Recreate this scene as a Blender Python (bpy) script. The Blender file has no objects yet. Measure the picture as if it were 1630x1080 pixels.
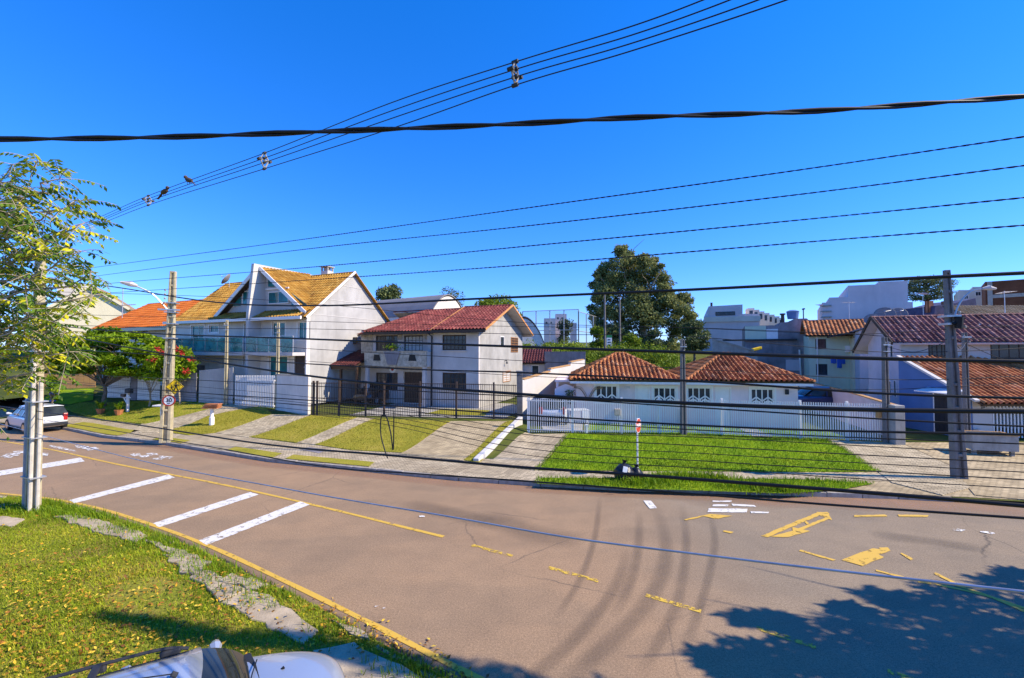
import bpy, bmesh, math, random
import numpy as np
from mathutils import Vector, Matrix

random.seed(7)
rng = np.random.default_rng(11)
SC = bpy.context.scene
COL = SC.collection
R = math.radians

# ------------------------------------------------------------------ camera
CAM_H, F, CX, CY = 4.5, 690.0, 815.0, 540.0
PITCH = math.atan(20.0 / 690.0)
cam_d = bpy.data.cameras.new('camera')
cam = bpy.data.objects.new('camera', cam_d)
COL.objects.link(cam)
cam.location = (0, 0, CAM_H)
cam.rotation_euler = (math.pi / 2 + PITCH, 0, 0)
cam_d.sensor_width = 36
cam_d.lens = 36 * F / 1630.0
cam_d.clip_start = 0.05
cam_d.clip_end = 3000
SC.camera = cam
SC.render.resolution_x = 1024
SC.render.resolution_y = 678

# ------------------------------------------------------------------ sky and sun
SUN_EL, SUN_AZ = 40.0, -7.0           # azimuth measured from +X towards +Y
W = bpy.data.worlds.new('World')
SC.world = W
W.use_nodes = True
nt = W.node_tree
nt.nodes.clear()
sky = nt.nodes.new('ShaderNodeTexSky')
sky.sky_type = 'NISHITA'
sky.sun_disc = False
sky.sun_elevation = R(SUN_EL)
sky.sun_rotation = R(90 - SUN_AZ)
sky.altitude = 900
sky.air_density = 1.0
sky.dust_density = 0.0
sky.ozone_density = 6.0
hsv = nt.nodes.new('ShaderNodeHueSaturation')
hsv.inputs['Saturation'].default_value = 1.28
hsv.inputs['Value'].default_value = 1.0
bg = nt.nodes.new('ShaderNodeBackground')
bg.inputs['Strength'].default_value = 0.15
wo = nt.nodes.new('ShaderNodeOutputWorld')
nt.links.new(sky.outputs[0], hsv.inputs['Color'])
gam = nt.nodes.new('ShaderNodeGamma')
gam.inputs['Gamma'].default_value = 0.8
tint = nt.nodes.new('ShaderNodeMix')
tint.data_type = 'RGBA'; tint.blend_type = 'MULTIPLY'; tint.inputs[0].default_value = 1.0
tint.inputs[7].default_value = (0.68, 0.83, 1.36, 1)
nt.links.new(hsv.outputs[0], gam.inputs['Color'])
nt.links.new(gam.outputs[0], tint.inputs[6])
nt.links.new(tint.outputs[2], bg.inputs['Color'])
nt.links.new(bg.outputs[0], wo.inputs['Surface'])
sl = bpy.data.lights.new('sun', 'SUN')
sl.energy = 3.7
sl.angle = R(0.5)
sl.color = (1.0, 0.88, 0.70)
sun = bpy.data.objects.new('sun', sl)
COL.objects.link(sun)
sdir = Vector((math.cos(R(SUN_EL)) * math.cos(R(SUN_AZ)), math.cos(R(SUN_EL)) * math.sin(R(SUN_AZ)), math.sin(R(SUN_EL))))
sun.rotation_euler = sdir.to_track_quat('Z', 'Y').to_euler()
sun.location = (30, 0, 40)
SC.view_settings.view_transform = 'Standard'
SC.view_settings.look = 'None'
SC.view_settings.gamma = 1
SC.view_settings.exposure = 1.03

# ------------------------------------------------------------------ measuring helpers (photo pixel -> place in the world)
_cp, _sp = math.cos(PITCH), math.sin(PITCH)
def ray(px, py):
    a, b = px - CX, CY - py
    return Vector((a, F * _cp - b * _sp, F * _sp + b * _cp))
def P(px, py, Y):
    d = ray(px, py)
    return Vector((0, 0, CAM_H)) + d * (Y / d.y)
def G(px, py, z=0.0):
    d = ray(px, py)
    return Vector((0, 0, CAM_H)) + d * ((z - CAM_H) / d.z)
def PL(px, py, A, B):
    d = ray(px, py)
    ex, ey = B[0] - A[0], B[1] - A[1]
    t = (A[0] * ey - A[1] * ex) / (d.x * ey - d.y * ex)
    return Vector((0, 0, CAM_H)) + d * t

# far kerb line and terrain height
KPX = [(-120, 671), (-60, 675), (40, 679), (107, 685), (163, 697), (265, 709), (350, 723), (430, 736), (560, 749), (730, 766), (860, 775), (1000, 782), (1260, 790), (1430, 795), (1630, 806), (1900, 818)]
KW = [G(*p) for p in KPX]
KX = [-80] + [p.x for p in KW] + [90]
KY = [44] + [p.y for p in KW] + [4]
def kerb_y(x): return float(np.interp(x, KX, KY))
HX = [-60, -40, -26, -20, -13, -9, -2, 0.2, 0.9, 5, 12, 60]
HZ = [1.7, 1.6, 1.35, 1.1, .80, .75, .75, .72, .45, .42, .40, .35]
def sstep(a, b, v):
    t = min(1, max(0, (v - a) / (b - a)))
    return t * t * (3 - 2 * t)
def hgt(x, y):
    d = y - kerb_y(x)
    z = 0.13 + (np.interp(x, HX, HZ) - 0.13) * sstep(2.3, 8.0, d)
    z += 4.2 * sstep(36, 47, y) * sstep(-9, -2, x) * (1 - sstep(15, 20, x) * (1 - sstep(52, 62, y))) + 3.0 * sstep(40, 60, y) * (1 - sstep(-9, -2, x))
    z += 6 * sstep(70, 300, y)
    return float(z)
def T(px, py):
    z = 0.4
    for _ in range(30):
        p = G(px, py, z)
        z = 0.5 * z + 0.5 * hgt(p.x, p.y)
    return p

# ------------------------------------------------------------------ object helpers
def tag(o, label=None, cat=None, group=None, kind=None):
    if label: o['label'] = label
    if cat: o['category'] = cat
    if group: o['group'] = group
    if kind: o['kind'] = kind
    return o
def empty(name, loc=(0, 0, 0), rz=0.0, parent=None):
    o = bpy.data.objects.new(name, None)
    o.empty_display_size = 0.2
    COL.objects.link(o)
    o.location = loc
    o.rotation_euler = (0, 0, rz)
    if parent: o.parent = parent
    return o
def thing(name, label, cat, loc=(0, 0, 0), rz=0.0, group=None):
    return tag(empty(name, loc, rz), label, cat, group)
def link(name, me, mat, parent=None, loc=None, smooth=False, kind=None):
    if mat is not None:
        for m in (mat if isinstance(mat, (list, tuple)) else [mat]):
            me.materials.append(m)
    o = bpy.data.objects.new(name, me)
    COL.objects.link(o)
    if parent: o.parent = parent
    if loc is not None: o.location = loc
    if smooth:
        me.polygons.foreach_set('use_smooth', [True] * len(me.polygons))
    if kind: o['kind'] = kind
    return o
def fast(name, V, Fc, mat, parent=None, rnd=None, loc=None, smooth=False, kind=None):
    V = np.asarray(V, dtype=np.float32); Fc = np.asarray(Fc, dtype=np.int32)
    me = bpy.data.meshes.new(name)
    me.vertices.add(len(V)); me.vertices.foreach_set('co', V.ravel())
    m, k = Fc.shape
    me.loops.add(m * k); me.loops.foreach_set('vertex_index', Fc.ravel())
    me.polygons.add(m); me.polygons.foreach_set('loop_start', np.arange(m, dtype=np.int32) * k)
    me.update(calc_edges=True)
    if rnd is not None:
        at = me.attributes.new('rnd', 'FLOAT', 'FACE'); at.data.foreach_set('value', np.asarray(rnd, dtype=np.float32))
    return link(name, me, mat, parent, loc, smooth, kind)
def copy_tree(o, parent=None):
    c = o.copy(); COL.objects.link(c)
    if parent is not None: c.parent = parent
    for ch in list(o.children): copy_tree(ch, c)
    return c

class MB:
    def __init__(s): s.v = []; s.f = []; s.r = []; s.cur = 0.5
    def add(s, vs, fs):
        b = len(s.v); s.v += [tuple(p) for p in vs]
        for f in fs: s.f.append(tuple(b + i for i in f)); s.r.append(s.cur)
    def obox(s, o, a, b, c):
        o, a, b, c = Vector(o), Vector(a), Vector(b), Vector(c)
        if a.cross(b).dot(c) < 0: a, b = b, a
        p = [o, o + a, o + a + b, o + b, o + c, o + a + c, o + a + b + c, o + b + c]
        s.add(p, [(3, 2, 1, 0), (4, 5, 6, 7), (0, 1, 5, 4), (1, 2, 6, 5), (2, 3, 7, 6), (3, 0, 4, 7)])
    def box(s, x0, y0, z0, x1, y1, z1):
        s.obox((x0, y0, z0), (x1 - x0, 0, 0), (0, y1 - y0, 0), (0, 0, z1 - z0))
    def beam(s, p, q, w, h, up=(0, 0, 1)):
        p, q = Vector(p), Vector(q); d = q - p
        side = d.cross(Vector(up))
        if side.length < 1e-6: side = d.cross(Vector((1, 0, 0)))
        side.normalize(); u = side.cross(d).normalized()
        s.obox(p - side * w / 2 - u * h / 2, d, side * w, u * h)
    def tube(s, pts, r, n=6, caps=True):
        pts = [Vector(p) for p in pts]; m = len(pts)
        rr = r if isinstance(r, (list, tuple)) else [r] * m
        vs = []; prev = None
        for i in range(m):
            t = (pts[min(i + 1, m - 1)] - pts[max(i - 1, 0)])
            if t.length < 1e-9: t = Vector((0, 0, 1))
            t.normalize()
            if prev is None:
                a = t.cross(Vector((0, 0, 1)))
                if a.length < 0.05: a = t.cross(Vector((0, 1, 0)))
            else:
                a = prev - t * prev.dot(t)
                if a.length < 1e-4: a = t.cross(Vector((1, 0.3, 0)))
            a.normalize(); prev = a; b = t.cross(a)
            for k in range(n):
                th = 2 * math.pi * k / n
                vs.append(pts[i] + (a * math.cos(th) + b * math.sin(th)) * rr[i])
        fs = [(i * n + k, i * n + (k + 1) % n, (i + 1) * n + (k + 1) % n, (i + 1) * n + k) for i in range(m - 1) for k in range(n)]
        if caps:
            fs.append(tuple(reversed(range(n)))); fs.append(tuple((m - 1) * n + k for k in range(n)))
        s.add(vs, fs)
    def prism(s, poly, ext):
        poly = [Vector(p) for p in poly]; ext = Vector(ext); n = len(poly)
        nrm = Vector((0, 0, 0))
        for i in range(n):
            nrm += poly[i].cross(poly[(i + 1) % n])
        if nrm.dot(ext) < 0: poly.reverse()
        vs = poly + [p + ext for p in poly]
        fs = [tuple(reversed(range(n))), tuple(range(n, 2 * n))] + [(i, (i + 1) % n, n + (i + 1) % n, n + i) for i in range(n)]
        s.add(vs, fs)
    def build(s, name, mat, parent=None, loc=None, smooth=False, kind=None):
        me = bpy.data.meshes.new(name)
        me.from_pydata(s.v, [], s.f); me.update()
        at = me.attributes.new('rnd', 'FLOAT', 'FACE'); at.data.foreach_set('value', s.r)
        return link(name, me, mat, parent, loc, smooth, kind)

def one(name, mat, parent, fn, **kw):
    m = MB(); fn(m); return m.build(name, mat, parent, **kw)
def boxpart(name, mat, parent, x0, y0, z0, x1, y1, z1, bevel=0.0):
    m = MB(); m.box(x0, y0, z0, x1, y1, z1)
    o = m.build(name, mat, parent)
    if bevel: bev(o, bevel)
    return o
def bev(o, w, seg=2):
    md = o.modifiers.new('b', 'BEVEL'); md.width = w; md.segments = seg; md.limit_method = 'ANGLE'
    return o

# ------------------------------------------------------------------ materials
def _nodes(name):
    m = bpy.data.materials.new(name); m.use_nodes = True
    n = m.node_tree; n.nodes.clear()
    out = n.nodes.new('ShaderNodeOutputMaterial')
    b = n.nodes.new('ShaderNodeBsdfPrincipled')
    n.links.new(b.outputs[0], out.inputs['Surface'])
    return m, n, b, out
def _noise(n, scale, detail=6, rough=0.6, coord='Object', vec_scale=None):
    tc = n.nodes.new('ShaderNodeTexCoord')
    nz = n.nodes.new('ShaderNodeTexNoise')
    nz.inputs['Scale'].default_value = scale; nz.inputs['Detail'].default_value = detail; nz.inputs['Roughness'].default_value = rough
    src = tc.outputs[coord]
    if vec_scale:
        mp = n.nodes.new('ShaderNodeMapping'); mp.inputs['Scale'].default_value = vec_scale
        n.links.new(src, mp.inputs[0]); src = mp.outputs[0]
    n.links.new(src, nz.inputs['Vector'])
    return nz
def _ramp(n, src, stops):
    r = n.nodes.new('ShaderNodeValToRGB')
    e = r.color_ramp.elements
    while len(e) < len(stops): e.new(0.5)
    for i, (p, c) in enumerate(stops):
        e[i].position = p; e[i].color = (*c, 1) if len(c) == 3 else c
    n.links.new(src, r.inputs[0]); return r
def _mix(n, fac, a, b, mode='MIX'):
    m = n.nodes.new('ShaderNodeMix'); m.data_type = 'RGBA'; m.blend_type = mode
    if isinstance(fac, float): m.inputs[0].default_value = fac
    else: n.links.new(fac, m.inputs[0])
    for i, v in ((6, a), (7, b)):
        if isinstance(v, tuple): m.inputs[i].default_value = (*v, 1)
        else: n.links.new(v, m.inputs[i])
    return m.outputs[2]
def _bump(n, b, src, strength, dist=0.02):
    bp = n.nodes.new('ShaderNodeBump'); bp.inputs['Strength'].default_value = strength; bp.inputs['Distance'].default_value = dist
    n.links.new(src, bp.inputs['Height']); n.links.new(bp.outputs[0], b.inputs['Normal'])
def sc3(c, k): return tuple(min(1, x * k) for x in c)
def mat(name, col, rough=0.7, var=0.15, scale=3.0, metal=0.0, bump=0.0, bscale=60, spec=0.3, stain=0.0, stain_col=(0.1, 0.09, 0.08), coat=0.0):
    m, n, b, out = _nodes(name)
    nz = _noise(n, scale)
    r = _ramp(n, nz.outputs[0], [(0.3, sc3(col, 1 - var)), (0.7, sc3(col, 1 + var))])
    c = r.outputs[0]
    if stain:
        n2 = _noise(n, scale * 0.5, 8, 0.7, vec_scale=(1.6, 1.6, 0.35))
        r2 = _ramp(n, n2.outputs[0], [(0.5, (0, 0, 0)), (0.78, (stain, stain, stain))])
        c = _mix(n, r2.outputs[0], c, stain_col)
    n.links.new(c, b.inputs['Base Color'])
    b.inputs['Roughness'].default_value = rough; b.inputs['Metallic'].default_value = metal
    b.inputs['Specular IOR Level'].default_value = spec
    if coat: b.inputs['Coat Weight'].default_value = coat; b.inputs['Coat Roughness'].default_value = 0.03
    if bump:
        nb = _noise(n, bscale, 3); _bump(n, b, nb.outputs[0], bump)
    return m
def mat_rnd(name, stops, rough=0.75, noise=0.2, scale=4.0, spec=0.25, translucent=0.0, bump=0.0):
    """colour picked per face by the 'rnd' attribute"""
    m, n, b, out = _nodes(name)
    at = n.nodes.new('ShaderNodeAttribute'); at.attribute_name = 'rnd'
    r = _ramp(n, at.outputs['Fac'], stops)
    nz = _noise(n, scale)
    r2 = _ramp(n, nz.outputs[0], [(0.3, (1 - noise,) * 3), (0.7, (1.0, 1.0, 1.0))])
    c = _mix(n, 1.0, r.outputs[0], r2.outputs[0], 'MULTIPLY')
    n.links.new(c, b.inputs['Base Color'])
    b.inputs['Roughness'].default_value = rough; b.inputs['Specular IOR Level'].default_value = spec
    if translucent:
        tr = n.nodes.new('ShaderNodeBsdfTranslucent'); n.links.new(c, tr.inputs['Color'])
        ms = n.nodes.new('ShaderNodeMixShader'); ms.inputs[0].default_value = translucent
        n.links.new(b.outputs[0], ms.inputs[1]); n.links.new(tr.outputs[0], ms.inputs[2]); n.links.new(ms.outputs[0], out.inputs['Surface'])
    if bump:
        nb = _noise(n, 90, 3); _bump(n, b, nb.outputs[0], bump)
    return m
def mat_paint(name, col, thr=0.42, scale=9.0):
    """worn road paint: flakes off along noise"""
    m, n, b, out = _nodes(name)
    b.inputs['Base Color'].default_value = (*col, 1); b.inputs['Roughness'].default_value = 0.7
    nz = _noise(n, scale, 9, 0.72)
    r = _ramp(n, nz.outputs[0], [(thr - 0.03, (0, 0, 0)), (thr + 0.05, (1, 1, 1))])
    tr = n.nodes.new('ShaderNodeBsdfTransparent'); ms = n.nodes.new('ShaderNodeMixShader')
    n.links.new(r.outputs[0], ms.inputs[0]); n.links.new(tr.outputs[0], ms.inputs[1]); n.links.new(b.outputs[0], ms.inputs[2]); n.links.new(ms.outputs[0], out.inputs['Surface'])
    return m
def mat_glass(name, col, rough=0.06, alpha=1.0):
    m, n, b, out = _nodes(name)
    nz = _noise(n, 1.3, 2)
    r = _ramp(n, nz.outputs[0], [(0.35, sc3(col, 0.6)), (0.65, sc3(col, 1.4))])
    n.links.new(r.outputs[0], b.inputs['Base Color'])
    b.inputs['Roughness'].default_value = rough; b.inputs['Specular IOR Level'].default_value = 0.35; b.inputs['Alpha'].default_value = alpha
    return m
def mat_pavers(name, col, sx=0.2, sy=0.1, rot=0.0, var=0.25):
    m, n, b, out = _nodes(name)
    tc = n.nodes.new('ShaderNodeTexCoord'); mp = n.nodes.new('ShaderNodeMapping'); mp.inputs['Rotation'].default_value = (0, 0, rot)
    n.links.new(tc.outputs['Object'], mp.inputs[0])
    br = n.nodes.new('ShaderNodeTexBrick')
    br.inputs['Color1'].default_value = (*sc3(col, 1 + var), 1); br.inputs['Color2'].default_value = (*sc3(col, 1 - var), 1); br.inputs['Mortar'].default_value = (*sc3(col, 0.38), 1)
    br.inputs['Scale'].default_value = 1.0; br.inputs['Brick Width'].default_value = sx; br.inputs['Row Height'].default_value = sy; br.inputs['Mortar Size'].default_value = 0.012; br.inputs['Bias'].default_value = 0.0
    n.links.new(mp.outputs[0], br.inputs['Vector'])
    nz = _noise(n, 0.9, 7, 0.65)
    r2 = _ramp(n, nz.outputs[0], [(0.32, (0.66, 0.64, 0.6)), (0.68, (1.05, 1.05, 1.05))])
    c = _mix(n, 1.0, br.outputs['Color'], r2.outputs[0], 'MULTIPLY')
    n.links.new(c, b.inputs['Base Color']); b.inputs['Roughness'].default_value = 0.85; b.inputs['Specular IOR Level'].default_value = 0.2
    _bump(n, b, br.outputs['Fac'], -0.6, 0.01)
    return m

def mat_road():
    m, n, b, out = _nodes('asphalt')
    big = _noise(n, 0.16, 6, 0.6); mid = _noise(n, 1.1, 8, 0.7); fine = _noise(n, 70, 3, 0.7); grit = _noise(n, 22, 4, 0.8)
    streak = _noise(n, 0.5, 5, 0.6, vec_scale=(0.35, 1.6, 1))
    r1 = _ramp(n, big.outputs[0], [(0.36, (0.318, 0.222, 0.136)), (0.62, (0.355, 0.238, 0.140))])
    # greyer asphalt where the side street joins (own patch of surfacing)
    tc = n.nodes.new('ShaderNodeTexCoord'); sx = n.nodes.new('ShaderNodeSeparateXYZ'); n.links.new(tc.outputs['Object'], sx.inputs[0])
    ma = n.nodes.new('ShaderNodeMath'); ma.operation = 'MULTIPLY_ADD'; ma.inputs[1].default_value = 2.2
    n.links.new(mid.outputs[0], ma.inputs[0]); n.links.new(sx.outputs[0], ma.inputs[2])
    mr = n.nodes.new('ShaderNodeMapRange'); mr.inputs[1].default_value = 3.4; mr.inputs[2].default_value = 6.5
    n.links.new(ma.outputs[0], mr.inputs[0])
    c = _mix(n, mr.outputs[0], r1.outputs[0], (0.285, 0.225, 0.155))
    r2 = _ramp(n, mid.outputs[0], [(0.3, (0.86, 0.86, 0.87)), (0.62, (1.03, 1.02, 1.01))])
    c = _mix(n, 1.0, c, r2.outputs[0], 'MULTIPLY')
    r3 = _ramp(n, fine.outputs[0], [(0.25, (0.5, 0.5, 0.5)), (0.75, (1.4, 1.39, 1.37))])
    c = _mix(n, 1.0, c, r3.outputs[0], 'MULTIPLY')
    r4 = _ramp(n, streak.outputs[0], [(0.28, (0.74, 0.74, 0.77)), (0.5, (1, 1, 1))])
    c = _mix(n, 0.35, c, r4.outputs[0], 'MULTIPLY')
    g2 = _noise(n, 28, 5, 0.85); r5 = _ramp(n, g2.outputs[0], [(0.30, (0.58, 0.57, 0.56)), (0.68, (1.26, 1.25, 1.23))]); c = _mix(n, 1.0, c, r5.outputs[0], 'MULTIPLY')
    pt = _noise(n, 0.32, 3, 0.4, vec_scale=(1, 2.2, 1)); r6 = _ramp(n, pt.outputs[0], [(0.44, (0.94, 0.945, 0.955)), (0.5, (1.02, 1.01, 1.0))]); c = _mix(n, 1.0, c, r6.outputs[0], 'MULTIPLY')
    vr = n.nodes.new('ShaderNodeTexVoronoi'); vr.feature = 'DISTANCE_TO_EDGE'; vr.inputs['Scale'].default_value = 0.42
    tc2 = n.nodes.new('ShaderNodeTexCoord'); wv = _mix(n, 0.22, tc2.outputs['Object'], mid.outputs[1]); n.links.new(wv, vr.inputs['Vector'])
    rc = _ramp(n, vr.outputs[0], [(0.0, (1, 1, 1)), (0.006, (0, 0, 0))])
    msk = _ramp(n, big.outputs[0], [(0.5, (0, 0, 0)), (0.6, (0.8, 0.8, 0.8))])
    cf = _mix(n, 1.0, rc.outputs[0], msk.outputs[0], 'MULTIPLY')
    c = _mix(n, cf, c, (0.06, 0.052, 0.046))
    rs = _ramp(n, grit.outputs[0], [(0.7, (0, 0, 0)), (0.78, (0.55, 0.55, 0.55))])
    c = _mix(n, rs.outputs[0], c, (0.42, 0.34, 0.27))
    n.links.new(c, b.inputs['Base Color']); b.inputs['Roughness'].default_value = 0.88; b.inputs['Specular IOR Level'].default_value = 0.25
    _bump(n, b, fine.outputs[0], 0.35, 0.008)
    return m
def mat_soft(name, col, dens):
    """worn-in mark that fades at its rims: 'rnd' point attribute gives the strength"""
    m, n, b, out = _nodes(name)
    at = n.nodes.new('ShaderNodeAttribute'); at.attribute_name = 'fade'
    nz = _noise(n, 2.2, 6, 0.7); r = _ramp(n, nz.outputs[0], [(0.25, (0.35,) * 3), (0.7, (1.0,) * 3)])
    mu = n.nodes.new('ShaderNodeMath'); mu.operation = 'MULTIPLY'; n.links.new(at.outputs['Fac'], mu.inputs[0]); n.links.new(r.outputs[0], mu.inputs[1])
    m2 = n.nodes.new('ShaderNodeMath'); m2.operation = 'MULTIPLY'; m2.inputs[1].default_value = dens; n.links.new(mu.outputs[0], m2.inputs[0])
    b.inputs['Base Color'].default_value = (*col, 1); b.inputs['Roughness'].default_value = 0.8
    tr = n.nodes.new('ShaderNodeBsdfTransparent'); ms = n.nodes.new('ShaderNodeMixShader')
    n.links.new(m2.outputs[0], ms.inputs[0]); n.links.new(tr.outputs[0], ms.inputs[1]); n.links.new(b.outputs[0], ms.inputs[2]); n.links.new(ms.outputs[0], out.inputs['Surface'])
    return m

M = {}
M['road'] = mat_road()
M['kerb'] = mat('kerb_concrete', (0.34, 0.30, 0.25), .9, .25, 5, bump=.3, stain=.5)
M['gutter'] = mat('gutter', (0.10, 0.085, 0.07), .95, .35, 6, bump=.4)
M['white_paint'] = mat_paint('road_paint_white', (0.66, 0.63, 0.57), .40, 7)
M['white_worn'] = mat_paint('road_paint_white_worn', (0.78, 0.77, 0.73), .50, 6)
M['yellow_paint'] = mat_paint('road_paint_yellow', (0.60, 0.37, 0.045), .40, 5)
M['yellow_worn'] = mat_paint('road_paint_yellow_worn', (0.62, 0.40, 0.04), .49, 9)
M['tyre'] = mat_soft('tyre_mark', (0.045, 0.04, 0.038), .30)
M['dirt'] = mat_soft('red_dirt', (0.36, 0.20, 0.115), .75)
M['oil'] = mat_soft('dark_patch', (0.06, 0.052, 0.046), .32)
M['crack'] = mat_soft('broken_edge', (0.025, 0.02, 0.016), .95)
def mat_ground(name, c1, c2, c3, scale=.7):
    m, n, b, out = _nodes(name)
    a = _noise(n, scale, 8, .65); f = _noise(n, 24, 5, .75)
    r = _ramp(n, a.outputs[0], [(.3, c1), (.5, c2), (.7, c3)])
    r2 = _ramp(n, f.outputs[0], [(.3, (.55, .55, .55)), (.7, (1.25, 1.25, 1.2))])
    c = _mix(n, 1.0, r.outputs[0], r2.outputs[0], 'MULTIPLY')
    n.links.new(c, b.inputs['Base Color']); b.inputs['Roughness'].default_value = .95; b.inputs['Specular IOR Level'].default_value = .1
    _bump(n, b, f.outputs[0], .8, .03)
    return m
M['soil_near'] = mat_ground('near_lawn_soil', (.17, .207, .021), (.27, .26, .035), (.40, .23, .09))
M['scrub_soil'] = mat_ground('scrub_soil', (.04, .06, .01), (.08, .10, .016), (.13, .13, .03), .4)
M['lawn_dry'] = mat_ground('lawn_dry', (0.221, 0.223, 0.024), (0.325, 0.290, 0.035), (0.390, 0.311, 0.055), .8)
M['lawn_lush'] = mat_ground('lawn_lush', (0.120, 0.212, 0.008), (0.216, 0.340, 0.010), (0.320, 0.391, 0.016), .9)
M['field'] = mat_ground('rough_field', (.05, .07, .012), (.09, .11, .02), (.16, .15, .04), .25)
M['yard'] = mat('yard_concrete', (.36, .34, .30), .9, .2, 1.2, bump=.2, stain=.4)
M['pav_grey'] = mat_pavers('pavers_grey', (.52, .43, .28), .24, .12, .5)
M['pav_tan'] = mat_pavers('pavers_tan', (.52, .41, .24), .22, .11, .1)
M['pav_walk'] = mat_pavers('pavers_walk', (.50, .41, .27), .22, .11, -.42)
M['slab'] = mat('old_concrete_slab', (.42, .335, .225), .92, .28, 2.2, bump=.5, bscale=35, stain=.6, stain_col=(.12, .10, .07))
M['white'] = mat('white_plaster', (.56, .53, .49), .85, .07, 1.0, stain=.38, stain_col=(.45, .42, .38), bump=.1)
M['bung_white'] = mat('bungalow_plaster', (.84, .66, .64), .88, .10, .8, stain=.45, stain_col=(.42, .40, .38), bump=.1)
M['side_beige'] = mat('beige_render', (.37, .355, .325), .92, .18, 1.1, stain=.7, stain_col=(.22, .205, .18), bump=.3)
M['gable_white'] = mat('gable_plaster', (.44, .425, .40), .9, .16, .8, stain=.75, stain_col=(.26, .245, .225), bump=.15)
M['cream'] = mat('cream_plaster', (.74, .66, .44), .88, .06, 1.0, stain=.15, bump=.1)
M['grey_plaster'] = mat('grey_plaster', (.72, .65, .58), .9, .09, 1.4, stain=.4, stain_col=(.3, .29, .28), bump=.2)
M['lt_grey'] = mat('light_grey_plaster', (.56, .505, .47), .9, .14, .9, stain=.5, stain_col=(.33, .32, .30), bump=.2)
M['lavender'] = mat('pale_lavender_plaster', (.55, .52, .55), .9, .10, 1.3, stain=.25, stain_col=(.36, .35, .38), bump=.15)
M['pale_green'] = mat('pale_green_plaster', (.58, .64, .47), .9, .07, 1.2, stain=.3, stain_col=(.34, .36, .28), bump=.15)
M['blue_wall'] = mat('blue_wall', (.10, .19, .37), .9, .08, 1.2, stain=.2, stain_col=(.14, .19, .32), bump=.15)
M['old_wall'] = mat('weathered_wall', (.27, .245, .25), .95, .3, .9, stain=.9, stain_col=(.09, .085, .09), bump=.4, bscale=20)
M['old_wall2'] = mat('weathered_block_wall', (.36, .34, .30), .95, .25, 1.2, stain=.7, stain_col=(.14, .12, .10), bump=.4, bscale=20)
M['far_white'] = mat('far_white_plaster', (.64, .56, .56), .9, .1, .4, stain=.5, stain_col=(.36, .35, .37))
M['far_cream'] = mat('far_cream_plaster', (.66, .60, .50), .9, .08, .5, stain=.2)
M['brick'] = mat_pavers('brick_wall', (.42, .17, .09), .5, .22, 0, .2)
M['stone'] = mat('stone_cladding', (.46, .40, .31), .9, .35, 4.5, bump=.5, bscale=12, stain=.3)
M['concrete'] = mat('concrete', (.36, .34, .30), .92, .2, 3, bump=.3, stain=.5)
M['pole_yellow'] = mat('pole_concrete_warm', (.46, .39, .24), .92, .2, 4, bump=.4, stain=.4, stain_col=(.22, .19, .12))
M['pole_grey'] = mat('pole_concrete_grey', (.19, .175, .165), .92, .2, 4, bump=.4, stain=.5)
M['galv'] = mat('galvanised', (.50, .50, .50), .45, .15, 8, metal=.7)
M['pvc'] = mat('pvc_pipe', (.55, .50, .42), .5, .15, 6)
M['white_metal'] = mat('white_metal', (.82, .79, .75), .45, .05, 4)
M['brown_metal'] = mat('brown_iron', (.085, .055, .04), .55, .25, 6)
M['black_metal'] = mat('black_iron', (.02, .02, .022), .5, .2, 6)
M['dark_wood'] = mat('dark_wood', (.06, .035, .022), .5, .3, 8)
M['wood'] = mat('varnished_wood', (.40, .19, .07), .5, .2, 8)
M['ochre_boards'] = mat('ochre_boards', (.48, .27, .10), .7, .15, 3, stain=.2)
M['white_wood'] = mat('white_wood', (.86, .80, .75), .5, .04, 4)
M['glass_dark'] = mat_glass('window_glass', (.035, .045, .055))
M['glass_teal'] = mat_glass('teal_glass', (.02, .16, .17))
M['glass_rail'] = mat_glass('balcony_glass', (.05, .26, .25), .08, .72)
M['curtain'] = mat('curtain', (.55, .53, .50), .9, .2, 12)
M['black_rubber'] = mat('black_rubber', (.012, .012, .013), .6, .2, 10)
M['cable'] = mat('black_cable', (.010, .010, .012), .55, .2, 5)
M['cable_grey'] = mat('grey_cable', (.30, .33, .42), .35, .2, 5, metal=.3)
M['chrome'] = mat('chrome', (.6, .6, .6), .15, .05, 5, metal=1)
M['red_plastic'] = mat('red_lens', (.45, .02, .02), .25, .1, 8)
M['lamp_glass'] = mat('clear_lens', (.65, .66, .68), .1, .05, 8)
M['sign_red'] = mat('sign_red', (.50, .05, .025), .5, .08, 6)
M['sign_white'] = mat('sign_white', (.82, .82, .80), .5, .04, 6)
M['sign_yellow'] = mat('sign_yellow', (.85, .55, .01), .5, .05, 6)
M['sign_black'] = mat('sign_black', (.012, .012, .012), .5, .1, 6)
M['bin_bag'] = mat('black_bag', (.015, .016, .02), .3, .3, 12, bump=.6, bscale=14)
M['blue_plastic'] = mat('blue_plastic', (.03, .12, .55), .5, .1, 6)
M['terracotta'] = mat('terracotta_pot', (.45, .17, .07), .8, .15, 8)
M['grey_sheet'] = mat('grey_roof_sheet', (.24, .225, .22), .7, .1, .6, metal=.2)
M['tarp'] = mat('dark_tarp', (.07, .06, .10), .6, .4, 1.2, bump=.8, bscale=3)
M['bark'] = mat('bark', (.20, .15, .10), .95, .35, 9, bump=.8, bscale=25)
M['bark_pale'] = mat('bark_pale', (.36, .29, .20), .95, .3, 9, bump=.6, bscale=25)
M['bark_dark'] = mat('bark_dark', (.07, .055, .04), .95, .3, 9, bump=.6, bscale=25)
T_CLAY = [(0, (.24, .075, .026)), (.35, (.50, .175, .058)), (.7, (.62, .25, .09)), (1, (.70, .38, .19))]
M['tile_clay'] = mat_rnd('clay_tiles', T_CLAY, .85, .55, 1.3, bump=.2)
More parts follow.
